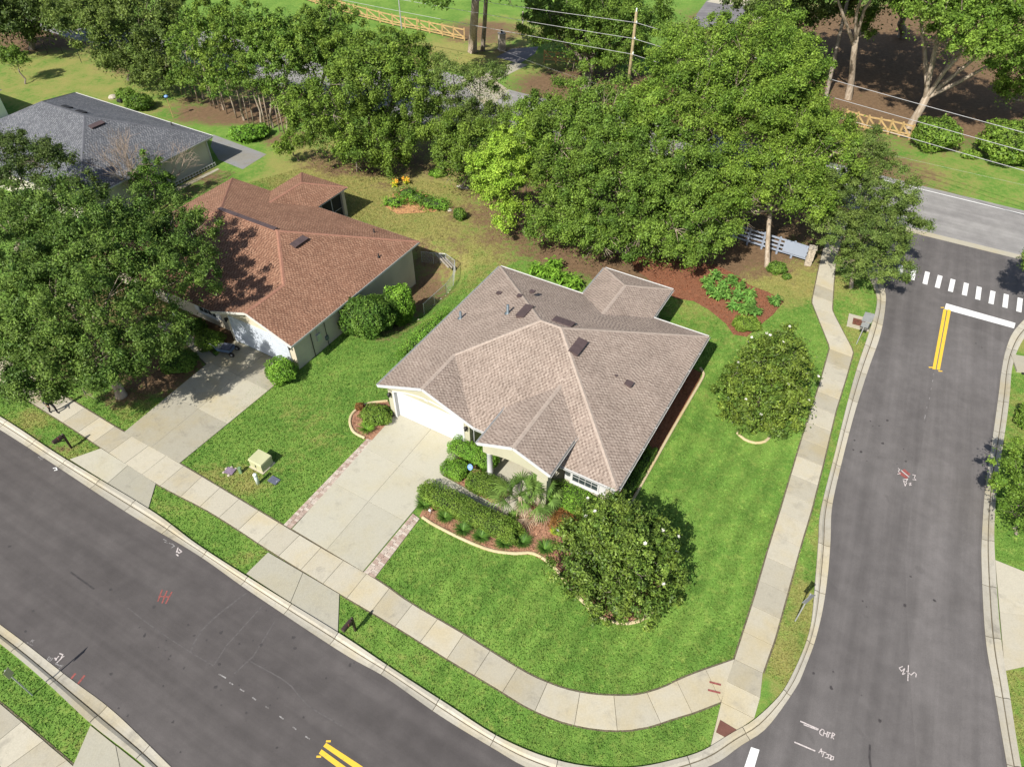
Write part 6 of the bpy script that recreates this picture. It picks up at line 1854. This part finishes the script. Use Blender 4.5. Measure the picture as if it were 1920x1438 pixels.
bush('clipped_shrub', 'square clipped shrub at the driveway side of the entry bed', (-3.27, 25.70), .72, .55, .85, .07, 'hedge2', HA, .6, 2.8, rough=.03)
bush('clipped_shrub', 'rounded clipped shrub along the entry path', (-1.56, 24.59), .98, .62, .90, .07, 'hedge', HA + .1, .6, 2.8, rough=.03)
bush('clipped_hedge', 'low hedge under the front window', (3.38, 23.56), 1.9, .8, .75, .08, 'hedge2', HA, .5, 2.6, 'hedge', rough=.06)
bush('clipped_hedge', 'hedge along the left wall of the near house', (-5.89, 37.22), .55, 2.6, 1.2, .09, 'hedge2', HA, .5, 2.4, 'hedge', rough=.08)
bush('shrub', 'dense green shrub left of the white garage door', (-8.28, 29.87), .95, .8, 1.0, .09, 'hedge')
bush('shrub', 'dark shrubs along the right wall of the near house', hl(15.5, 3.2), .36, 2.2, .7, .1, 'dkbush', HA, .4)
palm('fan palm with brown hanging fronds by the porch', (0.44, 23.20), 1.2, 1.45, 20, 8, 31)
palm('second fan palm nearer the front window', (1.41, 23.56), 1.0, 1.25, 14, 9, 32)
for i, (p, t) in enumerate((((-4.84, 23.38), 'first'), ((-3.64, 22.57), 'second'), ((-2.62, 21.75), 'third'), ((-1.64, 21.31), 'fourth'), ((-0.42, 20.92), 'fifth'), ((0.56, 20.99), 'sixth'), ((1.70, 20.60), 'seventh'))):
    tuft('liriope_clump', t + ' clump of strap leaves from the driveway along the bed edging', p, 300, .70, .032, 'lily', group='strap leaf clumps along the bed edging', z0=.03)
tuft('lily_clump', 'spreading bright strap leaf clump left of the driveway', (-8.80, 28.99), 160, .75, .04, 'hedge2', z0=.03, hues=(.3, 1))
tuft('gold_plant', 'bright yellow green plant in the front mulch', (2.27, 21.65), 160, .32, .05, 'yellowleaf', z0=.03)
tuft('dark_plant', 'dark spiky plant in the front mulch', (1.58, 22.40), 60, .45, .04, 'dkbush', z0=.03)
tuft('dark_plant', 'dark spiky plant at the hedge end', (0.00, 22.60), 120, .55, .05, 'dkbush', z0=.03)
bush('copper_shrub', 'copper leaved ground shrub below the front window hedge', (3.10, 22.16), .95, .7, .4, .06, 'redleaf', HA, .2, 3.4, rough=.1)
bush('copper_shrub', 'small red leaved plant beside the driveway bed edge', (-9.47, 30.79), .3, .25, .55, .07, 'redleaf')
ORD = 'first second third fourth fifth sixth seventh eighth ninth tenth eleventh twelfth thirteenth fourteenth'.split()
for i, p in enumerate(sorted(((14.62, 43.84), (15.49, 44.52), (15.69, 43.16), (16.53, 44.04), (15.72, 42.18), (17.01, 43.16), (17.49, 42.31), (15.99, 40.90), (16.65, 40.40), (17.39, 40.28), (16.64, 42.05), (17.34, 41.22), (14.72, 42.70), (15.18, 42.05)))):
    broadleaf('ginger_plant', ORD[i] + ' leafy ginger plant from the left in the rear mulch bed', p, 22, .42, 'ginger', .55, 'plant', 'ginger plants in the rear bed', .65, .03)
broadleaf('ginger_plant', 'separate ginger clump at the right end of the rear bed', (19.15, 41.41), 26, .42, 'ginger', .6, 'plant', None, .7, .03)
for i, p in enumerate(sorted(((1.85, 45.22), (2.78, 44.87), (3.66, 44.31), (4.62, 43.50), (3.32, 45.93)))):
    broadleaf('leafy_plant', ORD[i] + ' bright leafy plant from the left behind the near house roof', p, 40, .42, 'hedge2', .8, 'plant', 'leafy plants behind the near house', .9)
for i, (p, t) in enumerate((((-10.29, 55.62), 'left'), ((-9.28, 57.19), 'upper'), ((-8.24, 56.26), 'middle'), ((-7.25, 55.62), 'right'), ((-6.51, 55.17), 'far right'))):
    bush('garden_plant', t + ' leafy clump in the neighbour island flower bed', p, .85, .65, .7, .12, ('hedge2', 'lily', 'hedge2', 'dkbush', 'hedge2')[i], group='island bed plants', rough=.3)
for i, p in enumerate(((-10.63, 58.93), (-9.65, 59.32))):
    fc = broadleaf('flower_clump', ('left', 'right')[i] + ' orange flowering clump at the edge of the island bed', p, 14, .3, 'yellowleaf', .35, 'plant', 'orange flowers in the island bed', .5)
    b = MB(); rg = random.Random(i)
    for _ in range(24):
        x, y, z = rg.uniform(-.4, .4), rg.uniform(-.3, .3), rg.uniform(.4, .62)
        b.poly([(x - .07, y, z), (x, y - .07, z + .03), (x + .07, y, z), (x, y + .07, z + .04)])
    tag(b.build('petals', M['orange'], fc), kind='stuff')


# ------------------------------------------------------------------ street furniture and small things


def mailbox(label, c, heading, mat='bronze', arm=True):
    r = thing('mailbox', label, 'mailbox', c, heading)
    po = MB().box((0, 0, .55), (.11, .11, 1.15)).build('post', M[mat], r)
    MB().lathe((0, 0, 1.12), ((.075, 0), (.075, .03), (.05, .05), (.06, .11), (.0, .16)), 10).build('finial', M[mat], po)
    MB().bar((0, .06, .98), (0, -.55, .98), .08, .08).build('arm', M[mat], r)
    MB().bar((0, .0, .70), (0, -.38, .95), .05, .05).build('brace', M[mat], r)
    b = MB(); k = 9; L0, L1 = -.66, -.10                        # arched box
    prof = [(-.10, 0), (.10, 0)] + [(.10 * math.cos(a), .14 + .10 * math.sin(a)) for a in [math.pi * i / k for i in range(k + 1)]]
    n = len(prof)
    for y in (L0, L1): b.v += [(x, y, 1.02 + z) for x, z in prof]
    for i in range(n): b.f.append((i, (i + 1) % n, n + (i + 1) % n, n + i))
    b.f.append(tuple(range(n))[::-1]); b.f.append(tuple(range(n, 2 * n)))
    bx = b.build('box', M[mat], r)
    MB().box((.115, -.35, 1.22), (.015, .05, .16)).build('flag', M['sprayred'], bx)
    return r
mailbox('brown post mailbox on the verge by the near driveway', (-7.46, 16.18), HA)
mailbox('brown post mailbox on the verge left of the neighbour driveway', (-26.13, 27.63), HA)
mailbox('small black mailbox across the far road', (-9.18, 88.68), R(150), 'dark')

# ground mounted transformer and its neighbours
c = (-14.47, 26.32)
tb = thing('transformer_box', 'tan metal transformer cabinet on the neighbour lawn', 'utility box', c, HA)
MB().prism([(-.55, -.5), (.55, -.5), (.55, .5), (-.55, .5)], -.02, .06).build('pad', M['concrete'], tb)
b = MB(); b.v = [(x, y, z) for z, s, yo in ((.06, .48, 0), (.62, .48, 0)) for x, y in ((-s, -.42), (s, -.42), (s, .42), (-s, .42))]
b.f = [(0, 1, 5, 4), (1, 2, 6, 5), (2, 3, 7, 6), (3, 0, 4, 7)]
b.build('cabinet', M['box'], tb)
b = MB(); b.v = [(-.51, -.45, .60), (.51, -.45, .60), (.51, .45, .60), (-.51, .45, .60), (-.49, -.40, .70), (.49, -.40, .70), (.49, .43, .72), (-.49, .43, .72)]
b.f = [(4, 5, 6, 7), (0, 1, 5, 4), (1, 2, 6, 5), (2, 3, 7, 6), (3, 0, 4, 7), (3, 2, 1, 0)]
b.build('lid', M['box'], tb)
MB().box((0, -.43, .35), (.06, .03, .16)).build('latch', M['dark'], tb)
MB().box((0, -.4225, .33), (.012, .006, .52)).build('door_seam', M['joint'], tb)
pd = thing('utility_pedestal', 'white cylindrical utility pedestal on the lawn', 'pedestal', (-14.37, 24.97))
MB().lathe((0, 0, -.02), ((.10, 0), (.10, .72), (.085, .74)), 14).build('sleeve', M['pvc'], pd, True)
MB().lathe((0, 0, .721), ((.112, 0), (.112, .10), (.09, .14)), 14).build('cap', M['pvc'], pd, True)
pd2 = thing('utility_pedestal', 'short green utility post beside the meter boxes', 'pedestal', (-15.56, 25.77))
MB().box((0, 0, .22), (.16, .16, .46)).build('sleeve', M['hedgegreen'], pd2)
ml = thing('ground_box', 'dark slate meter box lid in the grass', 'meter box', (-13.52, 25.19), HA)
MB().box((0, 0, .03), (.62, .42, .06)).build('lid', M['slate'], ml); MB().box((.22, 0, .065), (.06, .10, .02)).build('hatch', M['galv'], ml)
wm = thing('meter_box', 'purple grey water meter box by the walk', 'meter box', (-16.20, 25.85), HA + .2)
MB().box((0, 0, .04), (.55, .42, .10)).build('lid', M['purple'], wm)
for dx, dy in ((-.32, .1), (-.1, .28), (.2, .27), (-.3, -.18), (.1, -.28)):
    MB().lathe((dx, dy, -.02), ((.08, 0), (.10, .05), (.05, .10)), 7).build('stone', M['rock'], wm)


def sign_post(label, c, heading, plates, h, name='street_sign', mat='alu'):
    r = thing(name, label, 'sign', c, heading)
    MB().tube([(0, 0, -.1), (0, 0, h)], .032, 8).build('post', M['galv'], r)
    for shape, w, hh, z, m in plates:
        b = MB(); pts = {'rect': [(-w / 2, -hh / 2), (w / 2, -hh / 2), (w / 2, hh / 2), (-w / 2, hh / 2)], 'diamond': [(0, -hh / 2), (w / 2, 0), (0, hh / 2), (-w / 2, 0)]}[shape]
        n = len(pts)
        b.v = [(x, -.045, z + y) for x, y in pts] + [(x, -.036, z + y) for x, y in pts]
        b.f = [tuple(range(n)), tuple(range(n, 2 * n))[::-1]] + [(i, n + i, n + (i + 1) % n, (i + 1) % n) for i in range(n)]
        b.build('plate', M[m], r)
    return r
sign_post('road sign seen from behind above the storm inlet', (23.72, 37.05), R(-25), (('rect', .62, .76, 2.35, 'alu'), ('rect', .46, .40, 1.72, 'alu')), 2.7)
sign_post('diamond road sign seen from behind on the side verge', (13.65, 16.67), R(28), (('diamond', .86, .86, 2.15, 'alu'),), 2.55)
sign_post('road sign seen nearly edge on at the lower left', (-21.39, 13.13), R(80), (('rect', .30, .55, 2.25, 'box'),), 2.5)

# storm inlet by the kerb
il = thing('storm_inlet', 'concrete storm inlet with rusty iron grate by the kerb', 'storm drain', (24.66, 39.31), R(-25))
b = MB()
for x0, y0, x1, y1 in ((-.75, -.75, -.42, .75), (.42, -.75, .75, .75), (-.419, .42, .419, .75), (-.419, -.75, .419, -.42)): b.bb((x0, y0, -.05), (x1, y1, .09))
b.build('apron', M['concrete'], il)
MB().bb((-.42, -.42, -.05), (.42, .42, .03)).build('pit', M['dark'], il)
for i in range(6): MB().bb((-.41, -.36 + i * .14, .031), (.41, -.31 + i * .14, .07)).build('grate_bar', M['rust'], il)
il2 = thing('storm_inlet', 'concrete kerb inlet box at the right edge', 'storm drain', (33.66, 34.93), R(-15))
MB().bb((-.2, -.8, -.1), (2.2, .9, .14)).build('top', M['concrete'], il2); MB().bb((.1, -.95, -.1), (2.0, -.81, .08)).build('throat', M['dark'], il2)

# fences


def board_fence(name, label, pts, h, rails, mat, post, diag=False, group=None, rail_h=.12, cap=False):
    """posts joined bay by bay with level boards, and a slanting board in each bay when asked"""
    P = [np.array(p[:2]) for p in pts]
    r = thing(name, label, 'fence', (P[0][0], P[0][1], 0), 0, group)
    Q = [p - P[0] for p in P]
    for q in Q: MB().box((q[0], q[1], h / 2), (post, post, h + .1)).build('post', M[mat], r)
    for a, b_ in zip(Q[:-1], Q[1:]):
        for z in rails: MB().bar((a[0], a[1], z), (b_[0], b_[1], z), .045, rail_h).build('rail', M[mat], r)
        if diag: MB().bar((a[0], a[1], rails[-1] - .05), (b_[0], b_[1], rails[0] + .05), .07, rail_h).build('diagonal', M[mat], r)
    return r
board_fence('timber_fence', 'new golden timber fence with slanting boards at the top', [(-33.46, 116.52), (-30.87, 114.44), (-28.50, 112.41), (-26.20, 110.45), (-23.89, 108.53), (-21.90, 106.90), (-19.91, 105.53), (-18.03, 104.18), (-16.12, 102.87), (-14.34, 101.79), (-12.61, 100.94), (-10.89, 99.89), (-9.12, 98.86), (-7.58, 97.84), (-6.15, 97.04)], 1.5, (.25, .55, 1.35), 'wood', .16, True, rail_h=.15)
board_fence('timber_fence', 'short new timber fence run by the forked tree', [(34.55, 72.20), (35.45, 71.43), (36.29, 70.68), (37.31, 70.18), (38.27, 69.68), (39.12, 69.07), (39.96, 68.47)], 1.5, (.25, .50, 1.35), 'wood', .15, True, rail_h=.15)
board_fence('timber_fence', 'scrap of new timber fence under the far oak', [(3.91, 89.55), (5.32, 89.20), (6.72, 88.68), (8.33, 87.65)], 1.4, (.35, .65, 1.25), 'wood', .15, True, rail_h=.15)
bf = board_fence('board_fence', 'white four board fence under the live oaks', [(16.97, 50.65), (18.03, 50.09), (19.09, 49.38), (20.10, 48.75), (21.13, 48.07), (22.11, 47.46), (23.10, 46.80)], 1.5, (.35, .70, 1.05, 1.40), 'rail_shade_tint', .13, rail_h=.14)
o_ = np.array((16.97, 50.65)); a_ = np.array((21.45, 47.84)) - o_; b_ = np.array((22.99, 46.87)) - o_; nn_ = unit(np.array([(b_ - a_)[1], -(b_ - a_)[0]]))
MB().bar((a_[0] + nn_[0] * .06, a_[1] + nn_[1] * .06, .93), (b_[0] + nn_[0] * .06, b_[1] + nn_[1] * .06, .93), .05, .95).build('sign_board', M['rail_shade_tint'], bf)


def pillar(label, c, rz, w, h):
    r = thing('stone_pillar', label, 'pillar', c, rz)
    n = int(h / .16); rg = random.Random(3)
    for i in range(n):
        z = i * h / n
        for j in range(2):
            s = w + rg.uniform(-.03, .03); x0 = -s / 2 if j == 0 else rg.uniform(-.05, .05) + .0
            m0, m1 = ((-s / 2, -.004) if j == 0 else (.004, s / 2))
            if i % 2: MB().bb((m0, -s / 2, z + .006), (m1, s / 2, z + h / n - .006)).build('stone', M['stone'], r)
            else: MB().bb((-s / 2, m0, z + .006), (s / 2, m1, z + h / n - .006)).build('stone', M['stone'], r)
    MB().bb((-w / 2 - .05, -w / 2 - .05, h + .001), (w / 2 + .05, w / 2 + .05, h + .09)).build('cap', M['rock'], r)
    return r
pillar('stone pillar at the end of the white board fence', (23.20, 46.58), R(-20), .5, 1.5)
pl = pillar('stone gate pillar beside the far dark lane', (-1.28, 93.56), R(20), .75, 2.0)
lp = thing('pillar_lamp', 'small lantern on top of the far gate pillar', 'lamp', (pl.location.x, pl.location.y, 2.09)); MB().lathe((0, 0, 0), ((.10, 0), (.12, .05), (.16, .3), (.05, .42)), 8).build('lantern', M['dark'], lp)

# wire fence behind the top left lawn: posts and two strands
wf = thing('wire_fence', 'dark wire fence across the top left lawn', 'fence', (-58.00, 92.44))
o_ = np.array((-58.00, 92.44)); pp = [np.array(p) - o_ for p in ((-58.00, 92.44), (-55.35, 91.16), (-52.46, 89.38), (-50.00, 88.16), (-47.45, 86.46), (-44.40, 84.00))]
for q in pp: MB().tube([(q[0], q[1], 0), (q[0], q[1], 1.3)], .035, 6).build('post', M['dark'], wf)
for z in (.4, .8, 1.2):
    for a_, b_ in zip(pp[:-1], pp[1:]): MB().tube([(a_[0], a_[1], z), (b_[0], b_[1], z)], .008, 4, False).build('strand', M['dark'], wf)
# retaining timbers and gravel line by the neighbour rear corner
rt = thing('retaining_timbers', 'stacked weathered timbers on the slope behind the brown roof', 'timber wall', (-5.67, 48.52))
o_ = np.array((-5.67, 48.52)); e_ = np.array((-4.48, 46.58)) - o_
for k, (off, z) in enumerate(((0, -.35), (.28, -.22), (.56, -.10))):
    n_ = unit(np.array([-e_[1], e_[0]])) * -off
    MB().bar((n_[0], n_[1], z), (e_[0] + n_[0], e_[1] + n_[1], z), .09, .12).build('timber', M['oldwood'], rt)
se = catmull([(-4.48, 46.58), (-4.53, 45.22), (-4.93, 43.84), (-5.77, 42.70), (-6.46, 41.53), (-6.76, 40.59)], .45)
be = thing('stone_border', 'line of pale stones edging the slope behind the brown roof', 'stone edging', se[0]); rg = random.Random(9)
for p in se:
    z = float(land_z(np.array(p[0]), np.array(p[1])))
    q = MB().lathe((p[0] - se[0][0] + rg.uniform(-.08, .08), p[1] - se[0][1], z - .03), ((.05 * rg.uniform(.7, 1.6), 0), (.06 * rg.uniform(.8, 1.6), .04), (.03, .07)), 7).build('stone', M['rock'], be)
cf = thing('chain_link_fence', 'low grey chain link fence closing the slope behind the brown roof', 'fence', (-4.48, 46.58))
o_ = np.array((-4.48, 46.58)); fp = [np.array(q) - o_ for q in ((-7.24, 47.92), (-6.28, 47.61), (-5.24, 47.32), (-4.48, 46.58), (-4.55, 45.01), (-5.00, 43.63), (-5.79, 42.44), (-6.48, 41.28))]
for i, q in enumerate(fp):
    z = float(land_z(np.array(q[0] + o_[0]), np.array(q[1] + o_[1])))
    MB().tube([(q[0], q[1], z), (q[0], q[1], z + 1.05)], .025, 6).build('post', M['galv'], cf)
    if i:
        a_ = fp[i - 1]; za = float(land_z(np.array(a_[0] + o_[0]), np.array(a_[1] + o_[1])))
        MB().tube([(a_[0], a_[1], za + 1.04), (q[0], q[1], z + 1.04)], .018, 5, False).build('top_rail', M['galv'], cf)
        wv = MB(); n_ = 9                                        # the woven wire, a lattice of fine strands
        for k in range(-4, n_):
            for sg in (0, 1):
                t0, t1 = k / n_, (k + 4) / n_
                z0, z1 = (0.05, 1.0) if sg == 0 else (1.0, .05)
                c0, c1 = max(t0, 0), min(t1, 1)
                if c1 <= c0: continue
                f = lambda t: z0 + (z1 - z0) * (t - t0) / (t1 - t0)
                wv.tube([tuple(a_ + (q - a_) * c0) + (za + (z - za) * c0 + f(c0),), tuple(a_ + (q - a_) * c1) + (za + (z - za) * c1 + f(c1),)], .005, 3, False)
        tag(wv.build('wire_mesh', M['galv'], cf), kind='stuff')
# ladder-like border at the slate house wall
lb = thing('white_border_fence', 'low white picket border along the slate roofed house wall', 'fence', (-28.11, 62.81))
o_ = np.array((-28.11, 62.81)); e_ = np.array((-30.76, 58.73)) - o_
for i in range(16):
    q = e_ * i / 15; MB().box((q[0], q[1], .2), (.05, .05, .42), HA).build('picket', M['white'], lb)
for z in (.12, .36): MB().bar((0, 0, z), (e_[0], e_[1], z), .03, .05).build('rail', M['white'], lb)
lm = tag(sheet('path_edge', [(-27.83, 62.39), (-27.57, 62.18), (-30.16, 57.96), (-30.66, 58.44)], .02, M['concrete']), 'narrow kerb strip by the slate house wall', kind='structure')

# power line
pb = np.array((12.12, 74.85)); ph = 10.0
pole = thing('utility_pole', 'tall timber utility pole rising from the tree belt', 'utility pole', pb)
MB().tube([(0, 0, -.3), (0, 0, ph)], [.19, .13], 10).build('shaft', M['polewood'], pole, True)
ins = MB().lathe((0, 0, ph), ((.07, 0), (.09, .06), (.05, .14), (.09, .20), (.03, .34)), 8).build('insulator', M['pvc'], pole, True)
for z in (9.1, 7.6, 6.2):
    MB().lathe((.10, -.16, z - .12), ((.05, 0), (.08, .05), (.05, .10), (.08, .16), (.03, .24)), 8).build('insulator', M['pvc'], pole, True)
wires = [('topmost power wire', 9.1, (12.12, 74.56, 9.10), (-15.43, 87.71, 9.10), (26.63, 60.00, 9.10), (37.62, 50.40, 9.10)),
         ('second power wire from the top', 7.6, (12.10, 74.61, 7.60), (-16.58, 90.07, 7.60), (27.09, 59.97, 7.60), (38.43, 50.51, 7.60)),
         ('third power wire from the top', 6.2, (12.02, 74.38, 6.20), (-18.46, 91.65, 6.20), (25.27, 61.68, 6.20), (37.30, 51.60, 6.20)),
         ('thin low cable crossing before the far road', 4.6, (9.87, 69.65, 4.60), (2.24, 76.98, 4.60), (31.09, 56.42, 4.60), (39.51, 51.30, 4.60))]
for nm, z, m_, l_, r1, r_ in wires:
    m_ = np.array(m_); l_ = np.array(l_); r_ = np.array(r_)
    le = m_ + (l_ - m_) * 1.5; re = m_ + (r_ - m_) * 1.25
    path = []
    for a, e, n in ((le, m_, 10), (m_, re, 10)):
        for i in range(n + 1):
            t = i / n; p = a + (e - a) * t; path.append((p[0], p[1], p[2] - .5 * 4 * t * (1 - t) * (1.0 if n else 0) * .35))
    rw = .022 if 'thin' not in nm else .005
    tag(MB().tube(path[:11] + path[12:], rw, 5, False).build('power_wire', M['wire']), nm + ' over the far road', 'wire', 'overhead wires')
p2 = (-14.24, 97.64)
tp = thing('light_pole', 'thin grey pole before the timber fence', 'pole', p2); MB().tube([(0, 0, 0), (0, 0, 8.5)], [.09, .07], 8).build('shaft', M['galv'], tp)
p3 = (1.39, 98.05)
tp = thing('light_pole', 'short grey post by the far oak', 'pole', p3); MB().tube([(0, 0, 0), (0, 0, 3.2)], [.10, .09], 8).build('shaft', M['oldwood'], tp)
# back of the slate house: pole ornament and garden clutter
bp = thing('garden_ornament', 'blue tipped garden stake behind the slate roof', 'ornament', (-35.88, 73.64)); MB().tube([(0, 0, 0), (0, 0, 2.1)], .035, 6).build('stake', M['wood'], bp); MB().lathe((0, 0, 2.1), ((.05, 0), (.22, .10), (.22, .2), (.04, .3)), 10).build('globe', M['blue'], bp, True)
for nm, lab, p, s, m_ in (('garden_rock', 'large pale rock behind the slate roof', (-44.35, 78.80), (.9, .5, .4), 'rock'), ('storage_crate', 'black crate behind the slate roof', (-43.00, 77.78), (.9, .5, .5), 'dark'), ('garden_rock', 'pale flat rock near the black crate', (-41.84, 77.07), (.7, .4, .3), 'rock'), ('garden_rock', 'pale rock under the shrub behind the slate roof', (-39.68, 77.07), (.6, .5, .4), 'rock')):
    r = thing(nm, lab, nm.split('_')[1], p, .3)
    MB().lathe((0, 0, -.05), ((s[0] * .5, 0), (s[0] * .55, s[2] * .4), (s[0] * .4, s[2] * .8), (s[0] * .15, s[2])), 9 if nm == 'garden_rock' else 4).build('body' if nm != 'garden_rock' else 'stone', M[m_], r)
# wheeled garden cart by the neighbour garage
gc = thing('garden_cart', 'blue grey wheeled cart beside the neighbour garage door', 'cart', (-19.32, 36.16), HA + .3)
b = MB(); b.v = [(-.55, -.28, .25), (.45, -.28, .25), (.45, .28, .25), (-.55, .28, .25), (-.65, -.34, .55), (.50, -.34, .55), (.50, .34, .55), (-.65, .34, .55)]
b.f = [(3, 2, 1, 0), (0, 1, 5, 4), (1, 2, 6, 5), (2, 3, 7, 6), (3, 0, 4, 7)]
b.build('tray', M['cartblue'], gc)
MB().box((.1, 0, .50), (.62, .5, .26)).build('load', M['slate'], gc); MB().box((-.42, 0, .48), (.3, .46, .2)).build('load', M['galv'], gc)
for y in (-.36, .36):
    w = MB(); w.tube([(.55, y - .04, .2), (.55, y + .04, .2)], .2, 16); wh = w.build('wheel', M['dark'], gc); MB().tube([(.55, y - .05, .2), (.55, y + .05, .2)], .08, 10).build('hub', M['galv'], wh)
for y in (-.26, .26): MB().tube([(-.55, y, .5), (-.95, y, .85)], .02, 6).build('handle', M['galv'], gc)
# house security sign and path light in the front bed
ys = thing('yard_sign', 'round blue yard sign in the entry bed', 'sign', (-2.35, 25.54), HA); MB().tube([(0, 0, 0), (0, 0, .7)], .015, 6).build('stake', M['galv'], ys)
b = MB(); k = 14; b.v = [(.17 * math.cos(6.283 * i / k), -.03, .8 + .17 * math.sin(6.283 * i / k)) for i in range(k)] + [(.17 * math.cos(6.283 * i / k), -.018, .8 + .17 * math.sin(6.283 * i / k)) for i in range(k)]
b.f = [tuple(range(k))[::-1], tuple(range(k, 2 * k))] + [(i, (i + 1) % k, k + (i + 1) % k, k + i) for i in range(k)]
for i, v in enumerate(b.v): b.v[i] = (v[0], v[1] + (v[2] - .8) * .5, v[2])
pl_ = b.build('plate', M['blue'], ys); MB().box((0, -.036, .8), (.20, .01, .05)).build('stripe', M['white'], pl_)
for p, lab in (((-4.45, 22.92), 'small white path light at the hedge end'), ((3.42, 18.49), 'small white path light under the magnolia')):
    r = thing('path_light', lab, 'path light', p); MB().tube([(0, 0, 0), (0, 0, .28)], .02, 6).build('stake', M['galv'], r); MB().lathe((0, 0, .28), ((.05, 0), (.09, .03), (.07, .10), (.02, .14)), 8).build('lamp_head', M['white'], r)
rk = thing('garden_rock', 'single pale stone on the neighbour back lawn', 'rock', (-5.41, 54.72)); MB().lathe((0, 0, -.03), ((.2, 0), (.22, .08), (.1, .18)), 8).build('stone', M['rock'], rk)
rk = thing('garden_rock', 'pile of pale stones under the lawn edge trees', 'rock', (-4.46, 58.73))
for dx, dy, s in ((0, 0, .3), (-.35, .1, .22), (.3, -.12, .24), (.05, .3, .2)): MB().lathe((dx, dy, -.03), ((s, 0), (s * 1.1, s * .5), (s * .4, s)), 8).build('stone', M['rock'], rk)

# ------------------------------------------------------------------ the walker under the big tree


def person(label, c, heading):
    r = thing('person', label, 'person', c, heading)
    J = {'pelvis': (0, 0, .93), 'waist': (0, -.01, 1.08), 'chest': (0, -.01, 1.30), 'neck': (0, .0, 1.48), 'jaw': (0, -.02, 1.56), 'head': (0, -.01, 1.66), 'crown': (0, .0, 1.75),
         'hipL': (.10, 0, .88), 'kneeL': (.11, -.20, .50), 'ankL': (.11, -.14, .09), 'toeL': (.12, -.32, .05), 'hipR': (-.10, 0, .88), 'kneeR': (-.10, .06, .50), 'ankR': (-.10, .28, .14), 'toeR': (-.11, .16, .04),
         'shL': (.19, 0, 1.42), 'elL': (.25, .13, 1.16), 'wrL': (.23, .02, .93), 'haL': (.22, -.05, .84), 'shR': (-.19, 0, 1.42), 'elR': (-.25, -.08, 1.16), 'wrR': (-.22, -.26, 1.02), 'haR': (-.21, -.34, .98)}
    E_ = [('pelvis', 'waist'), ('waist', 'chest'), ('chest', 'neck'), ('neck', 'jaw'), ('jaw', 'head'), ('head', 'crown')] + [(a + s, b + s) for s in 'LR' for a, b in (('hip', 'knee'), ('knee', 'ank'), ('ank', 'toe'), ('sh', 'el'), ('el', 'wr'), ('wr', 'ha'))] + [('pelvis', 'hip' + s) for s in 'LR'] + [('chest', 'sh' + s) for s in 'LR']
    rad = dict(pelvis=(.16, .12), waist=(.14, .10), chest=(.17, .115), neck=(.058, .06), jaw=(.068, .08), head=(.078, .095), crown=(.05, .06))
    for s in 'LR': rad.update({'hip' + s: (.095, .095), 'knee' + s: (.065, .065), 'ank' + s: (.05, .05), 'toe' + s: (.04, .03), 'sh' + s: (.06, .06), 'el' + s: (.042, .042), 'wr' + s: (.03, .03), 'ha' + s: (.035, .02)})
    # fingers: four and a thumb on each hand
    for s, sg in (('L', 1), ('R', -1)):
        h = Vector(J['ha' + s]); w = Vector(J['wr' + s]); d = (h - w).normalized()
        for i, (o, l) in enumerate(((-.03, .075), (-.01, .085), (.012, .08), (.032, .06))):
            J['f%d%s' % (i, s)] = tuple(h + d * l * .5 + Vector((0, o, 0))); J['g%d%s' % (i, s)] = tuple(h + d * l + Vector((-sg * .012, o, 0)))
            E_ += [('ha' + s, 'f%d%s' % (i, s)), ('f%d%s' % (i, s), 'g%d%s' % (i, s))]; rad['f%d%s' % (i, s)] = rad['g%d%s' % (i, s)] = (.009, .009)
        J['t' + s] = tuple(w + d * .05 + Vector((-sg * .015, -.05, 0))); E_.append(('wr' + s, 't' + s)); rad['t' + s] = (.010, .010)
    names = list(J); me = bpy.data.meshes.new('body')
    me.from_pydata([J[n] for n in names], [(names.index(a), names.index(b)) for a, b in E_], [])
    o = bpy.data.objects.new('body', me); COL.objects.link(o); o.parent = r
    sk = o.modifiers.new('skin', 'SKIN'); sk.use_smooth_shade = True
    ss = o.modifiers.new('sub', 'SUBSURF'); ss.levels = ss.render_levels = 1
    lay = me.skin_vertices[0] if me.skin_vertices else None
    if lay is None:
        import bmesh
        bm = bmesh.new(); bm.from_mesh(me); bm.verts.layers.skin.verify(); bm.to_mesh(me); bm.free(); lay = me.skin_vertices[0]
    for i, n in enumerate(names):
        lay.data[i].radius = rad[n]; lay.data[i].use_root = n == 'pelvis'
    dg = bpy.context.evaluated_depsgraph_get(); ev = bpy.data.meshes.new_from_object(o.evaluated_get(dg))
    o.modifiers.clear(); o.data = ev
    ev.materials.clear()
    for m_ in ('cloth', 'shirt', 'skin', 'shoe'): ev.materials.append(M[m_])
    for p in ev.polygons:
        z = p.center.z; x = abs(p.center.x); ish = x > .18 and z < 1.12
        p.material_index = 3 if z < .10 else (2 if (z > 1.49 or ish) else (0 if z < 1.0 else 1)); p.use_smooth = True
    hb = MB().lathe((0, .01, 1.60), ((.088, 0), (.10, .06), (.098, .12), (.06, .175), (.01, .19)), 14)
    hb.v = [(x, y * 1.15 + (.02 if z < 1.68 else 0), z) for x, y, z in hb.v]
    hb.build('hair', M['shoe'], r, True)
    fc = MB()
    for sx in (-.03, .03): fc.lathe((sx, -.108, 1.655), ((.004, -.006), (.009, 0), (.004, .006)), 8)
    fc.build('eyes', M['shoe'], r); MB().lathe((0, -.115, 1.615), ((.016, -.012), (.014, .0), (.006, .035)), 8).build('nose', M['skin'], r)
    return r
person('person in dark trousers walking on the sidewalk, half hidden by leaves', (-28.42, 30.46), HA + R(90))
